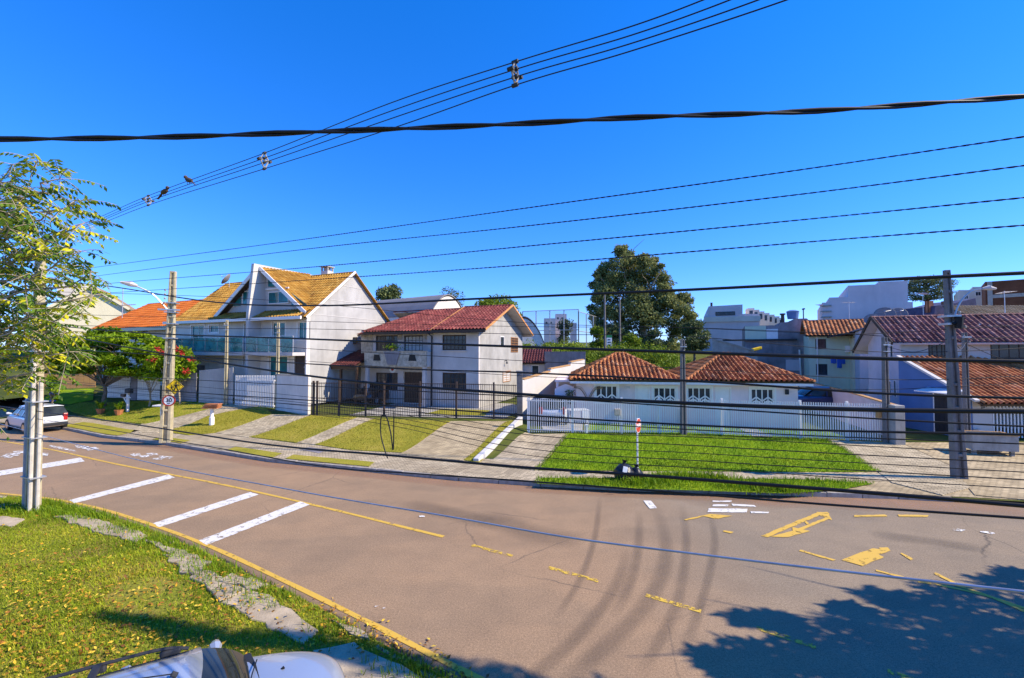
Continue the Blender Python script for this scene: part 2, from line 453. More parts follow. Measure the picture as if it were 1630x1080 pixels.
M['tile_red'] = mat_rnd('red_tiles', [(0, (.15, .028, .024)), (.5, (.235, .05, .040)), (1, (.33, .10, .075))], .7, .5, .8, spec=.25)
M['tile_maroon'] = mat_rnd('maroon_tiles', [(0, (.06, .013, .012)), (.5, (.10, .022, .02)), (1, (.15, .04, .034))], .6, .3, 1.5)  # darkened to carry the house's shade on the carport roof
M['tile_ochre'] = mat_rnd('ochre_tiles', [(0, (.34, .15, .02)), (.4, (.50, .25, .035)), (1, (.60, .34, .07))], .75, .45, .9)
M['tile_orange'] = mat_rnd('orange_tiles', [(0, (.52, .12, .012)), (.5, (.62, .15, .015)), (1, (.70, .20, .03))], .7, .15, 1.0)
M['tile_old'] = mat_rnd('old_pink_tiles', [(0, (.16, .06, .05)), (.45, (.36, .155, .12)), (1, (.52, .30, .24))], .85, .55, 1.0)
M['tile_far'] = mat_rnd('far_brown_tiles', [(0, (.22, .14, .06)), (.5, (.36, .24, .12)), (1, (.46, .34, .2))], .85, .3, 1.5)
M['fascia_orange'] = mat('orange_rake_board', (.58, .26, .08), .6, .12, 4)
M['grass_near'] = mat_rnd('grass_near', [(0, (0.150, 0.221, 0.011)), (.45, (0.340, 0.430, 0.017)), (.8, (0.520, 0.546, 0.028)), (1, (0.680, 0.567, 0.070))], .6, .25, 1.5, translucent=.35)
M['grass_lush'] = mat_rnd('grass_lush', [(0, (0.123, 0.247, 0.007)), (.5, (0.263, 0.427, 0.011)), (1, (0.438, 0.532, 0.021))], .6, .55, .7, translucent=.35)
M['grass_dry'] = mat_rnd('grass_dry', [(0, (0.217, 0.225, 0.019)), (.5, (0.377, 0.338, 0.036)), (1, (0.493, 0.405, 0.066))], .7, .25, .9, translucent=.3)
M['fallen'] = mat_rnd('fallen_leaves', [(0, (.16, .06, .015)), (.35, (.40, .17, .02)), (.7, (.62, .36, .02)), (1, (.70, .50, .06))], .7, .15, 8)
M['leaf_near'] = mat_rnd('leaf_near', [(0, (0.069, 0.151, 0.029)), (.45, (0.167, 0.282, 0.036)), (.68, (0.332, 0.422, 0.033)), (.84, (0.821, 0.724, 0.026)), (1, (0.900, 0.845, 0.039))], .7, .15, 5, spec=.12, translucent=.42)
M['leaf_bright'] = mat_rnd('leaf_bright', [(0, (0.096, 0.184, 0.008)), (.5, (0.240, 0.384, 0.010)), (1, (0.432, 0.544, 0.016))], .55, .2, 2, translucent=.35)
M['leaf_dark'] = mat_rnd('leaf_dark', [(0, (0.050, 0.075, 0.030)), (.5, (0.108, 0.146, 0.050)), (1, (0.208, 0.244, 0.076))], .6, .25, .5, translucent=.2)
M['leaf_euc'] = mat_rnd('leaf_eucalyptus', [(0, (0.105, 0.139, 0.058)), (.5, (0.234, 0.276, 0.094)), (.85, (0.404, 0.407, 0.134)), (1, (0.567, 0.489, 0.179))], .75, .4, .3, spec=.1, translucent=.3)
M['leaf_shrub'] = mat_rnd('leaf_shrub', [(0, (0.096, 0.160, 0.013)), (.5, (0.208, 0.304, 0.018)), (1, (0.352, 0.416, 0.033))], .6, .25, .8, translucent=.3)
M['petal_red'] = mat_rnd('petal_red', [(0, (.36, .02, .02)), (1, (.55, .05, .03))], .6, .1, 4, translucent=.2)
def mat_net():
    m, n, b, out = _nodes('court_net')
    b.inputs['Base Color'].default_value = (.03, .05, .05, 1); b.inputs['Roughness'].default_value = .7
    b.inputs['Alpha'].default_value = .22
    return m
M['net'] = mat_net()
def paint(name, col, metal=.5):
    m = mat(name, col, .28, .04, 1, metal=metal, spec=.5, coat=.8); return m
M['car_silver'] = paint('car_paint_silver_blue', (.42, .47, .54))
M['car_white'] = paint('car_paint_white', (.62, .64, .66), 0)
M['car_blue'] = paint('car_paint_dark_blue', (.02, .04, .12))
M['car_black'] = paint('car_paint_black', (.012, .012, .014), 0)
M['car_glass'] = mat_glass('car_glass', (.03, .035, .03), .03)
M['trim'] = mat('black_trim', (.03, .03, .032), .5, .1, 8)
# ================================================================== GROUND
def xy(p): return (p[0], p[1])
def cut_poly(poly, step, zf):
    bm = bmesh.new()
    vs = [bm.verts.new((p[0], p[1], 0)) for p in poly]
    f = bm.faces.new(vs)
    if f.normal.z < 0 or f.calc_area() == 0: pass
    bm.normal_update()
    if bm.faces[0:1] and list(bm.faces)[0].normal.z < 0: bmesh.ops.reverse_faces(bm, faces=list(bm.faces))
    bmesh.ops.triangulate(bm, faces=list(bm.faces))
    xs = [p[0] for p in poly]; ys = [p[1] for p in poly]
    for ax, lo, hi in ((0, min(xs), max(xs)), (1, min(ys), max(ys))):
        k = math.floor(lo / step) + 1
        while k * step < hi:
            co = [0, 0, 0]; co[ax] = k * step; no = [0, 0, 0]; no[ax] = 1
            bmesh.ops.bisect_plane(bm, geom=list(bm.verts) + list(bm.edges) + list(bm.faces), plane_co=co, plane_no=no, dist=1e-5)
            k += 1
    for v in bm.verts: v.co.z = zf(v.co.x, v.co.y)
    return bm
def patch(name, poly, off, m, parent=None, step=0.5, zf=None, kind=None, skirt=0.0):
    zf = zf or hgt
    bm = cut_poly(poly, step, lambda x, y: zf(x, y) + off)
    if skirt:
        be = [e for e in bm.edges if e.is_boundary]
        r = bmesh.ops.extrude_edge_only(bm, edges=be)
        for v in r['geom']:
            if isinstance(v, bmesh.types.BMVert): v.co.z -= skirt
    me = bpy.data.meshes.new(name); bm.to_mesh(me); bm.free()
    o = link(name, me, m, parent, smooth=not skirt)
    if kind: o['kind'] = kind
    return o
def struct(o): o['kind'] = 'structure'; return o
def flat(poly, z): return [(p[0], p[1], z) for p in poly]

# big ground sheet to the horizon
m = MB(); m.add([(-1500, -300, -.5), (1500, -300, -.5), (1500, 2500, -.5), (-1500, 2500, -.5)], [(0, 1, 2, 3)])
struct(m.build('ground', M['field']))
# far terrain (coarse)
def tgrid(name, xs, ys, m_):
    V = [(x, y, hgt(x, y)) for y in ys for x in xs]; n = len(xs)
    Fc = [(j * n + i, j * n + i + 1, (j + 1) * n + i + 1, (j + 1) * n + i) for j in range(len(ys) - 1) for i in range(n - 1)]
    return struct(fast(name, V, Fc, m_, smooth=True))
tgrid('hillside', list(np.linspace(-160, 200, 46)), [48, 52, 58, 66, 76, 90, 110, 140, 180, 240, 320, 420], M['field'])
# street side land on the far side, cut exactly along the kerb
xs_in = [x for x in KX if -34 < x < 34]
front = [(-34, kerb_y(-34))] + [(x, kerb_y(x)) for x in xs_in] + [(34, kerb_y(34))]
land = front + [(34, 48), (-34, 48)]
struct(patch('terrain', land, 0, M['field'], step=1.0))
tgrid('side_terrain', [-160, -120, -80, -60, -45, -34], [34, 38, 42, 48], M['field'])
# road sheet
RD = [(-70, 48), (-45, 34)] + front[:1] + front + [(60, 8), (60, -25), (14, -25), (-70, -25)]
m = MB()
bm = cut_poly([(-70, -25), (60, -25), (60, 40), (-70, 40)], 10, lambda x, y: 0.0)
me = bpy.data.meshes.new('road'); bm.to_mesh(me); bm.free()
road = struct(link('road', me, M['road']))

# kerb along the far side
def kerb_strip(name, pts, w, h0, h1, m_, parent, inward=1):
    mb = MB()
    for a, b in zip(pts[:-1], pts[1:]):
        a, b = Vector((a[0], a[1], 0)), Vector((b[0], b[1], 0)); d = (b - a); L = d.length
        k = max(1, int(L / 1.0)); nrm = Vector((-d.y, d.x, 0)).normalized() * inward
        for i in range(k):
            p = a + d * (i / k) + d.normalized() * .008; q = a + d * ((i + 1) / k) - d.normalized() * .008
            hh = h1 + random.uniform(-.012, .008)
            mb2 = MB(); mb2.cur = random.random()
            mb2.obox(Vector((p.x, p.y, h0)), q - p, nrm * w, (0, 0, hh - h0))
            bev(mb2.build(name, m_, parent), .012, 1)
far_kerb = struct(empty('far_kerb'))
kp = [(x, kerb_y(x) - .02) for x in [-30] + [x for x in KX if -30 < x < 13.2] + [13.2]]
kerb_strip('kerb_stone', kp, .13, -.1, .145, M['kerb'], far_kerb)

# soft marks: ribbons that fade at their rims
def ribbon(name, pts, w, m_, parent, z, ends=True):
    pts = [Vector((p[0], p[1], 0)) for p in pts]; V = []; fade = []; Fc = []
    n = len(pts)
    for i, p in enumerate(pts):
        t = (pts[min(i + 1, n - 1)] - pts[max(i - 1, 0)]).normalized(); s = Vector((-t.y, t.x, 0))
        e = 1.0
        if ends: e = min(1, min(i, n - 1 - i) / max(1, n * .22))
        ww = w[i] if isinstance(w, list) else w
        for k, f in ((-1, 0), (-.4, .85), (0, 1), (.4, .85), (1, 0)):
            q = p + s * ww * k; V.append((q.x, q.y, z)); fade.append(f * e)
    for i in range(n - 1):
        for k in range(4): Fc.append((i * 5 + k, i * 5 + k + 1, (i + 1) * 5 + k + 1, (i + 1) * 5 + k))
    o = fast(name, V, Fc, m_, parent)
    at = o.data.attributes.new('fade', 'FLOAT', 'POINT'); at.data.foreach_set('value', np.asarray(fade, dtype=np.float32))
    return o
def smooth_pts(pts, k=8):
    pts = [Vector(p) for p in pts]; out = []
    n = len(pts)
    for i in range(n - 1):
        p0, p1, p2, p3 = pts[max(i - 1, 0)], pts[i], pts[i + 1], pts[min(i + 2, n - 1)]
        for j in range(k):
            t = j / k
            out.append(.5 * ((2 * p1) + (p2 - p0) * t + (2 * p0 - 5 * p1 + 4 * p2 - p3) * t * t + (3 * p1 - p0 - 3 * p2 + p3) * t ** 3))
    out.append(pts[-1]); return out
def gp(l, z=0): return [G(x, y, z) for x, y in l]
def soft_px(name, px, w, m_, z=.004): return ribbon(name, smooth_pts(gp(px), 6), w, m_, road, z)
for px_, w_ in (([(1036, 792), (1058, 850), (1056, 905), (1030, 960), (985, 1010), (930, 1060), (880, 1110)], .20),
                ([(1085, 800), (1092, 850), (1090, 900), (1078, 960), (1050, 1020), (1010, 1090)], .13),
                ([(1018, 812), (1016, 870), (1004, 925), (975, 985)], .14),
                ([(1130, 815), (1138, 860), (1130, 910), (1110, 980), (1085, 1040)], .11),
                ([(955, 790), (948, 850), (925, 920), (880, 990)], .10),
                ([(1000, 870), (985, 925), (940, 990), (880, 1050), (800, 1110)], .16)):
    soft_px('tyre_mark', px_, w_, M['tyre'])
ribbon('dirt_edge', smooth_pts([(x, kerb_y(x) - .22) for x in np.linspace(-26, 13, 30)], 3), .55, M['dirt'], road, .005)
ribbon('dirt_edge', smooth_pts([(x, kerb_y(x) - .35 + .12 * math.sin(x * 3)) for x in np.linspace(5, 16, 14)], 3), .8, M['dirt'], road, .006)
soft_px('oil_stain', [(640, 800), (720, 818), (800, 838)], .5, M['oil'], .0045)
soft_px('oil_stain', [(760, 815), (850, 850), (930, 862)], .6, M['oil'], .0048)
soft_px('oil_stain', [(1380, 850), (1480, 862), (1580, 878)], .35, M['oil'], .0047)

def ragged(pts, amp=.05, step=.22):
    out = []
    n = len(pts)
    for i in range(n):
        a, b = Vector(pts[i]), Vector(pts[(i + 1) % n]); k = max(1, int((b - a).length / step))
        for j in range(k):
            p = a.lerp(b, j / k); out.append((p.x + random.uniform(-amp, amp), p.y + random.uniform(-amp, amp)))
    return out
# painted markings, each a flat sheet on the road
MZ = [0.009]
def mark(name, px, m_):
    MZ[0] += .00025; z = MZ[0]; mb = MB(); q = [Vector((*p, 0)) for p in ragged(gp(px), .012, .12)]; nrm = sum((q[i].cross(q[(i + 1) % len(q)]) for i in range(len(q))), Vector())
    if nrm.z < 0: q.reverse()
    mb.add(flat(q, z), [tuple(range(len(q)))]); return mb.build(name, m_, road)
for q in ([(-60, 760), (-60, 768), (135, 735), (128, 729)], [(110, 797), (118, 802), (278, 761), (268, 756)],
          [(243, 834), (254, 840), (412, 788), (398, 784)], [(317, 861), (330, 868), (493, 804), (478, 799)]):
    mark('stop_bar', q, M['white_paint'])
# yellow centre line with its dashes
def line_px(name, pts, w, m_, z=.008):
    c = smooth_pts(gp(pts), 5); V = []; Fc = []
    for i, p in enumerate(c):
        t = (c[min(i + 1, len(c) - 1)] - c[max(i - 1, 0)]).normalized(); s = Vector((-t.y, t.x, 0)) * w / 2
        j = random.uniform(.85, 1.1)
        V += [(p.x + s.x * j, p.y + s.y * j, z), (p.x - s.x * j, p.y - s.y * j, z)]
    Fc = [(2 * i, 2 * i + 1, 2 * i + 3, 2 * i + 2) for i in range(len(c) - 1)]
    return fast(name, V, [f[::-1] for f in Fc], m_, road)
line_px('centre_line', [(-40, 696), (70, 714), (170, 736), (250, 752), (345, 770), (450, 793), (560, 819), (640, 839), (706, 855)], .11, M['yellow_paint'])
for a, b in (((750, 868), (815, 886)), ((873, 904), (953, 926)), ((1028, 948), (1116, 974)), ((1204, 1000), (1299, 1031)), ((1413, 1069), (1500, 1100))):
    line_px('dash', [a, ((a[0] + b[0]) / 2, (a[1] + b[1]) / 2), b], .12, M['yellow_worn'])
EDGE = [(-160, 772), (-60, 780), (0, 786), (75, 794), (150, 808), (245, 837), (340, 873), (460, 929), (600, 998), (700, 1050), (765, 1083), (840, 1124), (960, 1200)]
line_px('edge_line', EDGE, .11, M['yellow_paint'], .0085)
# yellow arrows and box outlines at the junction, worn
for q in ([(1275, 876), (1330, 892), (1327, 894), (1272, 878)], [(1211, 854), (1300, 817), (1310, 819), (1222, 856)],
          [(1225, 855), (1262, 846), (1262, 840), (1290, 846), (1255, 856)], [(1255, 853), (1322, 826), (1316, 824), (1250, 850)],
          [(1300, 816), (1318, 816), (1325, 829), (1306, 822)], [(1283, 830), (1288, 834), (1285, 836), (1280, 832)],
          [(1340, 893), (1370, 880), (1390, 874), (1418, 877), (1400, 884), (1408, 888), (1372, 902)], [(1400, 873), (1412, 872), (1418, 878), (1405, 879)],
          [(1395, 908), (1440, 919), (1437, 921), (1393, 910)], [(1489, 912), (1525, 930), (1520, 932), (1486, 914)], [(1435, 881), (1455, 891), (1451, 893), (1432, 882)],
          [(1088, 828), (1130, 819), (1165, 822), (1140, 827), (1122, 823), (1092, 829)], [(1152, 845), (1168, 848), (1164, 850), (1150, 847)],
          [(1360, 821), (1412, 820), (1412, 823), (1360, 824)], [(1430, 820), (1478, 821), (1476, 824), (1430, 823)]):
    mark('yellow_arrow_paint', q, M['yellow_paint'])
line_px('junction_line', [(1460, 926), (1520, 937), (1580, 952), (1640, 972), (1720, 998)], .09, M['yellow_paint'])
line_px('junction_line', [(1520, 932), (1570, 948), (1640, 978)], .09, M['yellow_paint'], .0095)
# worn white lettering and patches
for q in ([(1128, 810), (1190, 811), (1188, 817), (1126, 816)], [(1135, 804), (1160, 804), (1158, 807), (1134, 807)], [(1165, 803), (1200, 805), (1204, 808), (1166, 806)],
          [(1195, 815), (1225, 816), (1222, 818), (1196, 818)], [(1135, 798), (1165, 798), (1164, 800), (1134, 800)], [(1024, 798), (1036, 798), (1046, 810), (1034, 811)]):
    mark('worn_white_letters', q, M['white_paint'])
for q in ([(80, 709), (96, 712), (122, 718), (120, 720), (92, 715), (78, 711)], [(118, 709), (140, 711), (144, 716), (122, 714)], [(133, 713), (152, 712), (160, 715), (140, 718)],
          [(205, 723), (222, 722), (226, 727), (214, 728)], [(222, 727), (240, 724), (243, 726), (226, 730)], [(232, 722), (250, 722), (252, 725), (236, 725)],
          [(240, 731), (262, 728), (258, 732), (244, 733)], [(252, 726), (276, 728), (270, 731), (256, 730)],
          [(0, 728), (14, 722), (34, 721), (30, 726), (14, 730)], [(20, 719), (50, 718), (62, 724), (56, 727), (40, 722), (22, 722)], [(64, 722), (78, 722), (76, 726), (62, 726)]):
    mark('worn_white_letters', q, M['white_worn'])
for q in ([(595, 965), (603, 964), (606, 967), (598, 968)], [(610, 969), (614, 969), (613, 971), (609, 971)], [(668, 822), (676, 822), (676, 824), (668, 824)], [(1562, 846), (1586, 850), (1580, 852), (1560, 848)], [(1520, 842), (1538, 845), (1530, 848), (1516, 845)]):
    mark('paint_fleck', q, M['white_worn'])

# far side verges, pavements, drives (all draped on the terrain)
def offs(x, d): return (x, kerb_y(x) + d)
def band(x0, x1, d0, d1, n=14):
    xs = np.linspace(x0, x1, n)
    return [offs(float(x), d0 if not callable(d0) else d0(x)) for x in xs] + [offs(float(x), d1 if not callable(d1) else d1(x)) for x in xs[::-1]]
def tp(l): return [xy(T(*p)) for p in l]
struct(patch('sidewalk', band(-33, 2.4, .11, 2.7, 26), .02, M['pav_walk'], step=.5))
struct(patch('sidewalk', tp([(850, 750), (858, 762), (1000, 762), (1150, 763), (1300, 764), (1420, 768), (1420, 756), (1300, 752), (1150, 751), (1000, 751)]), .022, M['pav_walk'], step=.5))
# verge grass islands
struct(patch('verge', band(-26.4, -20.4, .14, 1.5, 8), .04, M['lawn_dry']))
struct(patch('verge', band(-17.8, -15.7, .14, .75, 5), .04, M['lawn_dry']))
struct(patch('verge', band(-12.6, -9.8, .14, .85, 6), .04, M['lawn_dry']))
struct(patch('verge', band(-9.2, -5.4, .14, .8, 7), .04, M['lawn_dry']))
VERGE = tp([(862, 763), (1000, 764), (1150, 765), (1300, 766), (1390, 772), (1330, 783), (1250, 788), (1000, 780), (855, 772)])
struct(patch('verge', VERGE, .045, M['lawn_lush']))
# lawns and drives of the left plots
LAWNS_DRY = [tp([(100, 650), (128, 642), (230, 640), (300, 640), (380, 642), (318, 656), (230, 676), (170, 670)]),
             tp([(258, 688), (330, 664), (420, 648), (432, 661), (344, 690), (300, 694)]),
             tp([(398, 697), (494, 663), (567, 666), (472, 706)]),
             tp([(502, 709), (596, 668), (716, 672), (640, 722), (560, 718)]),
             tp([(738, 734), (806, 673), (824, 671), (762, 738)])]
for q in LAWNS_DRY: struct(patch('lawn', q, .05, M['lawn_dry'], skirt=.05))
DRIVES = [tp([(208, 690), (225, 676), (318, 656), (380, 642), (420, 647), (330, 664), (250, 690)]),
          tp([(342, 690), (432, 661), (494, 662), (396, 698)]),
          tp([(471, 706), (569, 666), (596, 667), (501, 709)])]
for q in DRIVES: struct(patch('driveway', q, .04, M['pav_grey'], skirt=.05))
struct(patch('driveway', tp([(636, 724), (718, 672), (808, 672), (738, 735)]), .04, M['pav_tan'], skirt=.05))
struct(patch('driveway', tp([(770, 742), (836, 690), (905, 692), (852, 750)]), .045, M['pav_walk'], skirt=.05))
LAWN_LUSH = tp([(857, 750), (906, 692), (1000, 694), (1150, 698), (1312, 702), (1340, 715), (1396, 752), (1300, 753), (1150, 752), (1000, 751)])
struct(patch('lawn', LAWN_LUSH, .05, M['lawn_lush'], skirt=.05))
struct(patch('pavement', band(9.8, 30, .11, 4.2, 12), .012, M['pav_tan'], step=.5))
struct(patch('driveway', tp([(1312, 702), (1432, 706), (1510, 742), (1545, 778), (1500, 790), (1420, 770), (1398, 753), (1342, 715)]), .04, M['pav_grey'], skirt=.05))
struct(patch('forecourt', tp([(1434, 706), (1700, 706), (1900, 730), (1900, 808), (1640, 798), (1552, 790), (1512, 742)]), .035, M['pav_tan'], skirt=.05))
# yards behind the fences
struct(patch('yard', [(-9.6, 25.6), (-.5, 24.2), (1.4, 31), (-8, 33.5)], .02, M['yard']))
struct(patch('yard', [(1.6, 22.4), (3.6, 22.2), (4.4, 26.8), (1.6, 30)], .02, M['yard']))
FRONT_GARDEN = [(3.8, 22.0), (9.4, 21.3), (9.6, 23.9), (4.4, 24.8)]
struct(patch('front_garden', FRONT_GARDEN, .02, M['lawn_lush']))
FRONT_GARDEN2 = [(9.6, 21.25), (16.0, 20.5), (16.2, 22.6), (9.8, 23.9)]
struct(patch('front_garden', FRONT_GARDEN2, .02, M['lawn_lush']))
struct(patch('garden_path', [(11.6, 21.0), (12.5, 20.9), (12.9, 23.3), (12.1, 23.4)], .035, M['yard']))
RED_GARDEN = [(-5.2, 26.0), (-1.6, 25.3), (-1.4, 27.6), (-4.4, 28.4)]
struct(patch('front_garden', RED_GARDEN, .035, M['lawn_dry']))

# ------------------------------------------------------------------ near side: lawn, broken footpath
EW = smooth_pts(gp(EDGE), 4)
def off_line(pts, d):
    out = []
    for i, p in enumerate(pts):
        t = (pts[min(i + 1, len(pts) - 1)] - pts[max(i - 1, 0)]).normalized()
        out.append((p.x + t.y * d, p.y - t.x * d))
    return out
near_edge = off_line(EW, .30)
def near_h(x, y): return 0.085 + .02 * math.sin(x * 1.7 + y) + .015 * math.sin(y * 2.3 - x * .7)
pe = near_edge
near_land = [(-70, 22)] + pe + [(14, -6), (14, -24), (-70, -24)]
struct(patch('near_lawn', near_land, 0, M['soil_near'], step=1.0, zf=near_h, skirt=.16))
gut = [Vector((p[0], p[1], 0)) for p in off_line(EW, .19)]
ribbon('gutter_dirt', gut, .16, M['oil'], road, .0065, ends=False)
cr = smooth_pts([Vector((p.x + .05 * math.sin(i * 2.1) + random.uniform(-.03, .03), p.y + .05 * math.cos(i * 1.7), 0)) for i, p in enumerate([Vector((q[0], q[1], 0)) for q in off_line(EW, .22)]) if i > 14], 4)
ribbon('edge_crack', cr, [random.uniform(.03, .075) for _ in cr], M['crack'], road, .0072)
# footpath of broken concrete slabs
path = struct(empty('footpath'))
SLABS = []
for q in ([(88, 822), (118, 818), (196, 838), (236, 852), (215, 862), (150, 845)], [(222, 855), (262, 868), (310, 885), (338, 896), (318, 902), (268, 880)],
          [(262, 882), (296, 886), (326, 905), (330, 914), (290, 910)], [(304, 917), (322, 904), (362, 918), (352, 926), (330, 930)], [(320, 930), (352, 924), (392, 940), (352, 956)],
          [(356, 958), (396, 940), (432, 946), (462, 968), (484, 982), (512, 1004), (486, 1022), (430, 1000)],
          [(500, 1032), (560, 1022), (640, 1058), (700, 1098), (560, 1110), (520, 1072)], [(640, 1120), (700, 1100), (800, 1150), (740, 1190)],
          [(352, 924), (372, 912), (420, 930), (410, 940)], [(528, 984), (560, 996), (592, 1018), (560, 1012)], [(0, 822), (40, 826), (20, 838), (-40, 836)], [(-60, 806), (30, 800), (40, 808), (-50, 816)]):
    w = ragged([xy(G(x, y, .12)) for x, y in q])
    SLABS.append(w)
    mb = MB(); dz = random.uniform(-.012, .015)
    mb.prism([(p[0], p[1], .03) for p in w], (0, 0, .095 + dz))
    bev(mb.build('slab', M['slab'], path), .012, 1)
# low kerb edging, sunken and cracked
near_kerb = struct(empty('near_kerb'))
ke = off_line(EW, .34)
for i in range(6, len(ke) - 1):
    a, b = Vector((*ke[i], 0)), Vector((*ke[i + 1], 0)); d = b - a
    k = max(1, int(d.length / .8))
    for j in range(k):
        if random.random() < .3: continue
        p = a + d * (j / k); q = a + d * ((j + .96) / k); nn = Vector((d.y, -d.x, 0)).normalized()
        mb = MB(); mb.obox((p.x, p.y, -.05), (q.x - p.x + random.uniform(-.02, .02), q.y - p.y + random.uniform(-.02, .02), random.uniform(-.015, .015)), nn * random.uniform(.09, .13), (0, 0, .12 + random.uniform(-.02, .03)))
        bev(mb.build('kerb_stone', M['slab'], near_kerb), .015, 1)
# ================================================================== BUILDING HELPERS
class House:
    def __init__(s, name, label, cat, ox, oy, a, g, group=None):
        s.o = (ox, oy); s.g = g; s.ca, s.sa = math.cos(R(a)), math.sin(R(a))
        s.e = thing(name, label, cat, (ox, oy, g), -R(a), group)
    def L(s, x, y): dx, dy = x - s.o[0], y - s.o[1]; return (dx * s.ca - dy * s.sa, dx * s.sa + dy * s.ca)
    def _ray(s, px, py):
        d = ray(px, py); c = s.L(0, 0)
        return c, (d.x * s.ca - d.y * s.sa, d.x * s.sa + d.y * s.ca, d.z)
    def f(s, px, py, y=0.0):          # (x, z) on the plane local y
        c, d = s._ray(px, py); t = (y - c[1]) / d[1]
        return (c[0] + d[0] * t, CAM_H + d[2] * t - s.g)
    def sd(s, px, py, x=0.0):         # (y, z) on the plane local x
        c, d = s._ray(px, py); t = (x - c[0]) / d[0]
        return (c[1] + d[1] * t, CAM_H + d[2] * t - s.g)
    def rect(s, x0, y0, x1, y1, y=0.0):
        a = s.f(x0, y1, y); b = s.f(x1, y0, y); return (a[0], a[1], b[0], b[1])

def wall(mb, o, u, n, Wd, Hh, t, ops=()):
    """upright wall: o bottom-left corner on its outer face, u along, n outward; openings (x0,z0,x1,z1)"""
    o, u, n = Vector(o), Vector(u), Vector(n); up = Vector((0, 0, 1))
    xs = sorted({0, Wd} | {min(max(v, 0), Wd) for q in ops for v in (q[0], q[2])}); zs = sorted({0, Hh} | {min(max(v, 0), Hh) for q in ops for v in (q[1], q[3])})
    def hole(i, k):
        if i < 0 or k < 0 or i >= len(xs) - 1 or k >= len(zs) - 1: return True
        cx, cz = (xs[i] + xs[i + 1]) / 2, (zs[k] + zs[k + 1]) / 2
        return any(q[0] < cx < q[2] and q[1] < cz < q[3] for q in ops)
    def pt(x, z, d): return o + u * x + up * z - n * d
    def quad(a, b, c, d, want):
        nn = (b - a).cross(c - a)
        if nn.dot(want) < 0: a, b, c, d = d, c, b, a
        mb.add([a, b, c, d], [(0, 1, 2, 3)])
    for i in range(len(xs) - 1):
        for k in range(len(zs) - 1):
            if hole(i, k): continue
            x0, x1, z0, z1 = xs[i], xs[i + 1], zs[k], zs[k + 1]
            quad(pt(x0, z0, 0), pt(x1, z0, 0), pt(x1, z1, 0), pt(x0, z1, 0), n)
            quad(pt(x0, z0, t), pt(x1, z0, t), pt(x1, z1, t), pt(x0, z1, t), -n)
            if hole(i - 1, k): quad(pt(x0, z0, 0), pt(x0, z0, t), pt(x0, z1, t), pt(x0, z1, 0), -u)
            if hole(i + 1, k): quad(pt(x1, z0, 0), pt(x1, z0, t), pt(x1, z1, t), pt(x1, z1, 0), u)
            if hole(i, k - 1): quad(pt(x0, z0, 0), pt(x0, z0, t), pt(x1, z0, t), pt(x1, z0, 0), -up)
            if hole(i, k + 1): quad(pt(x0, z1, 0), pt(x0, z1, t), pt(x1, z1, t), pt(x1, z1, 0), up)

def window(parent, o, u, n, w, h, fm, pm, nx=2, nz=1, fr=.06, rec=.07, name='window', trim=None, sill=None, chevron=False, bar=.03):
    """o = bottom-left of the opening on the outer wall face"""
    o, u, n = Vector(o), Vector(u), Vector(n); up = Vector((0, 0, 1)); b = o - n * rec
    m = MB(); d = -n * .05
    m.obox(b, u * w, up * fr, d); m.obox(b + up * (h - fr), u * w, up * fr, d)
    m.obox(b + up * fr, u * fr, up * (h - 2 * fr), d); m.obox(b + u * (w - fr) + up * fr, u * fr, up * (h - 2 * fr), d)
    for i in range(1, nx):
        m.obox(b + u * (w * i / nx - bar / 2) + up * fr - n * .004, u * bar, up * (h - 2 * fr), -n * .036)
    for k in range(1, nz):
        m.obox(b + u * fr + up * (h * k / nz - bar / 2) - n * .008, u * (w - 2 * fr), up * bar, -n * .028)
    if chevron:
        for i in range(nx // 2):
            c0 = w * (2 * i) / nx; cw = w * 2 / nx
            for dz in (0.06, 0.26):
                pL = b + u * (c0 + .04) + up * (h * (dz - .02)); pM = b + u * (c0 + cw / 2) + up * (h * (dz + .20)); pR = b + u * (c0 + cw - .04) + up * (h * (dz - .02))
                for q0, q1 in ((pL, pM), (pM, pR)):
                    m.beam(q0 + n * .004, q1 + n * .004, .03, .07, up=n.cross(q1 - q0))
    f = m.build(name, fm, parent)
    g = MB(); g.obox(b + u * fr * .6 + up * fr * .6 - n * .022, u * (w - fr * 1.2), up * (h - fr * 1.2), -n * .012)
    g.build('pane', pm, f)
    if trim:
        t = MB(); tw = .10; e = n * .03
        t.obox(o - u * tw + up * h - n * .01, u * (w + 2 * tw), up * tw, e + n * .01); t.obox(o - u * tw - up * tw - n * .01, u * (w + 2 * tw), up * tw, e + n * .01)
        t.obox(o - u * tw - n * .01, u * tw, up * h, e + n * .01); t.obox(o + u * w - n * .01, u * tw, up * h, e + n * .01)
        t.build('window_trim', trim, f)
    if sill:
        t = MB(); t.obox(o - u * .08 - up * .06 - n * .05, u * (w + .16), up * .06, n * .13); t.build('sill', sill, f)
    return f
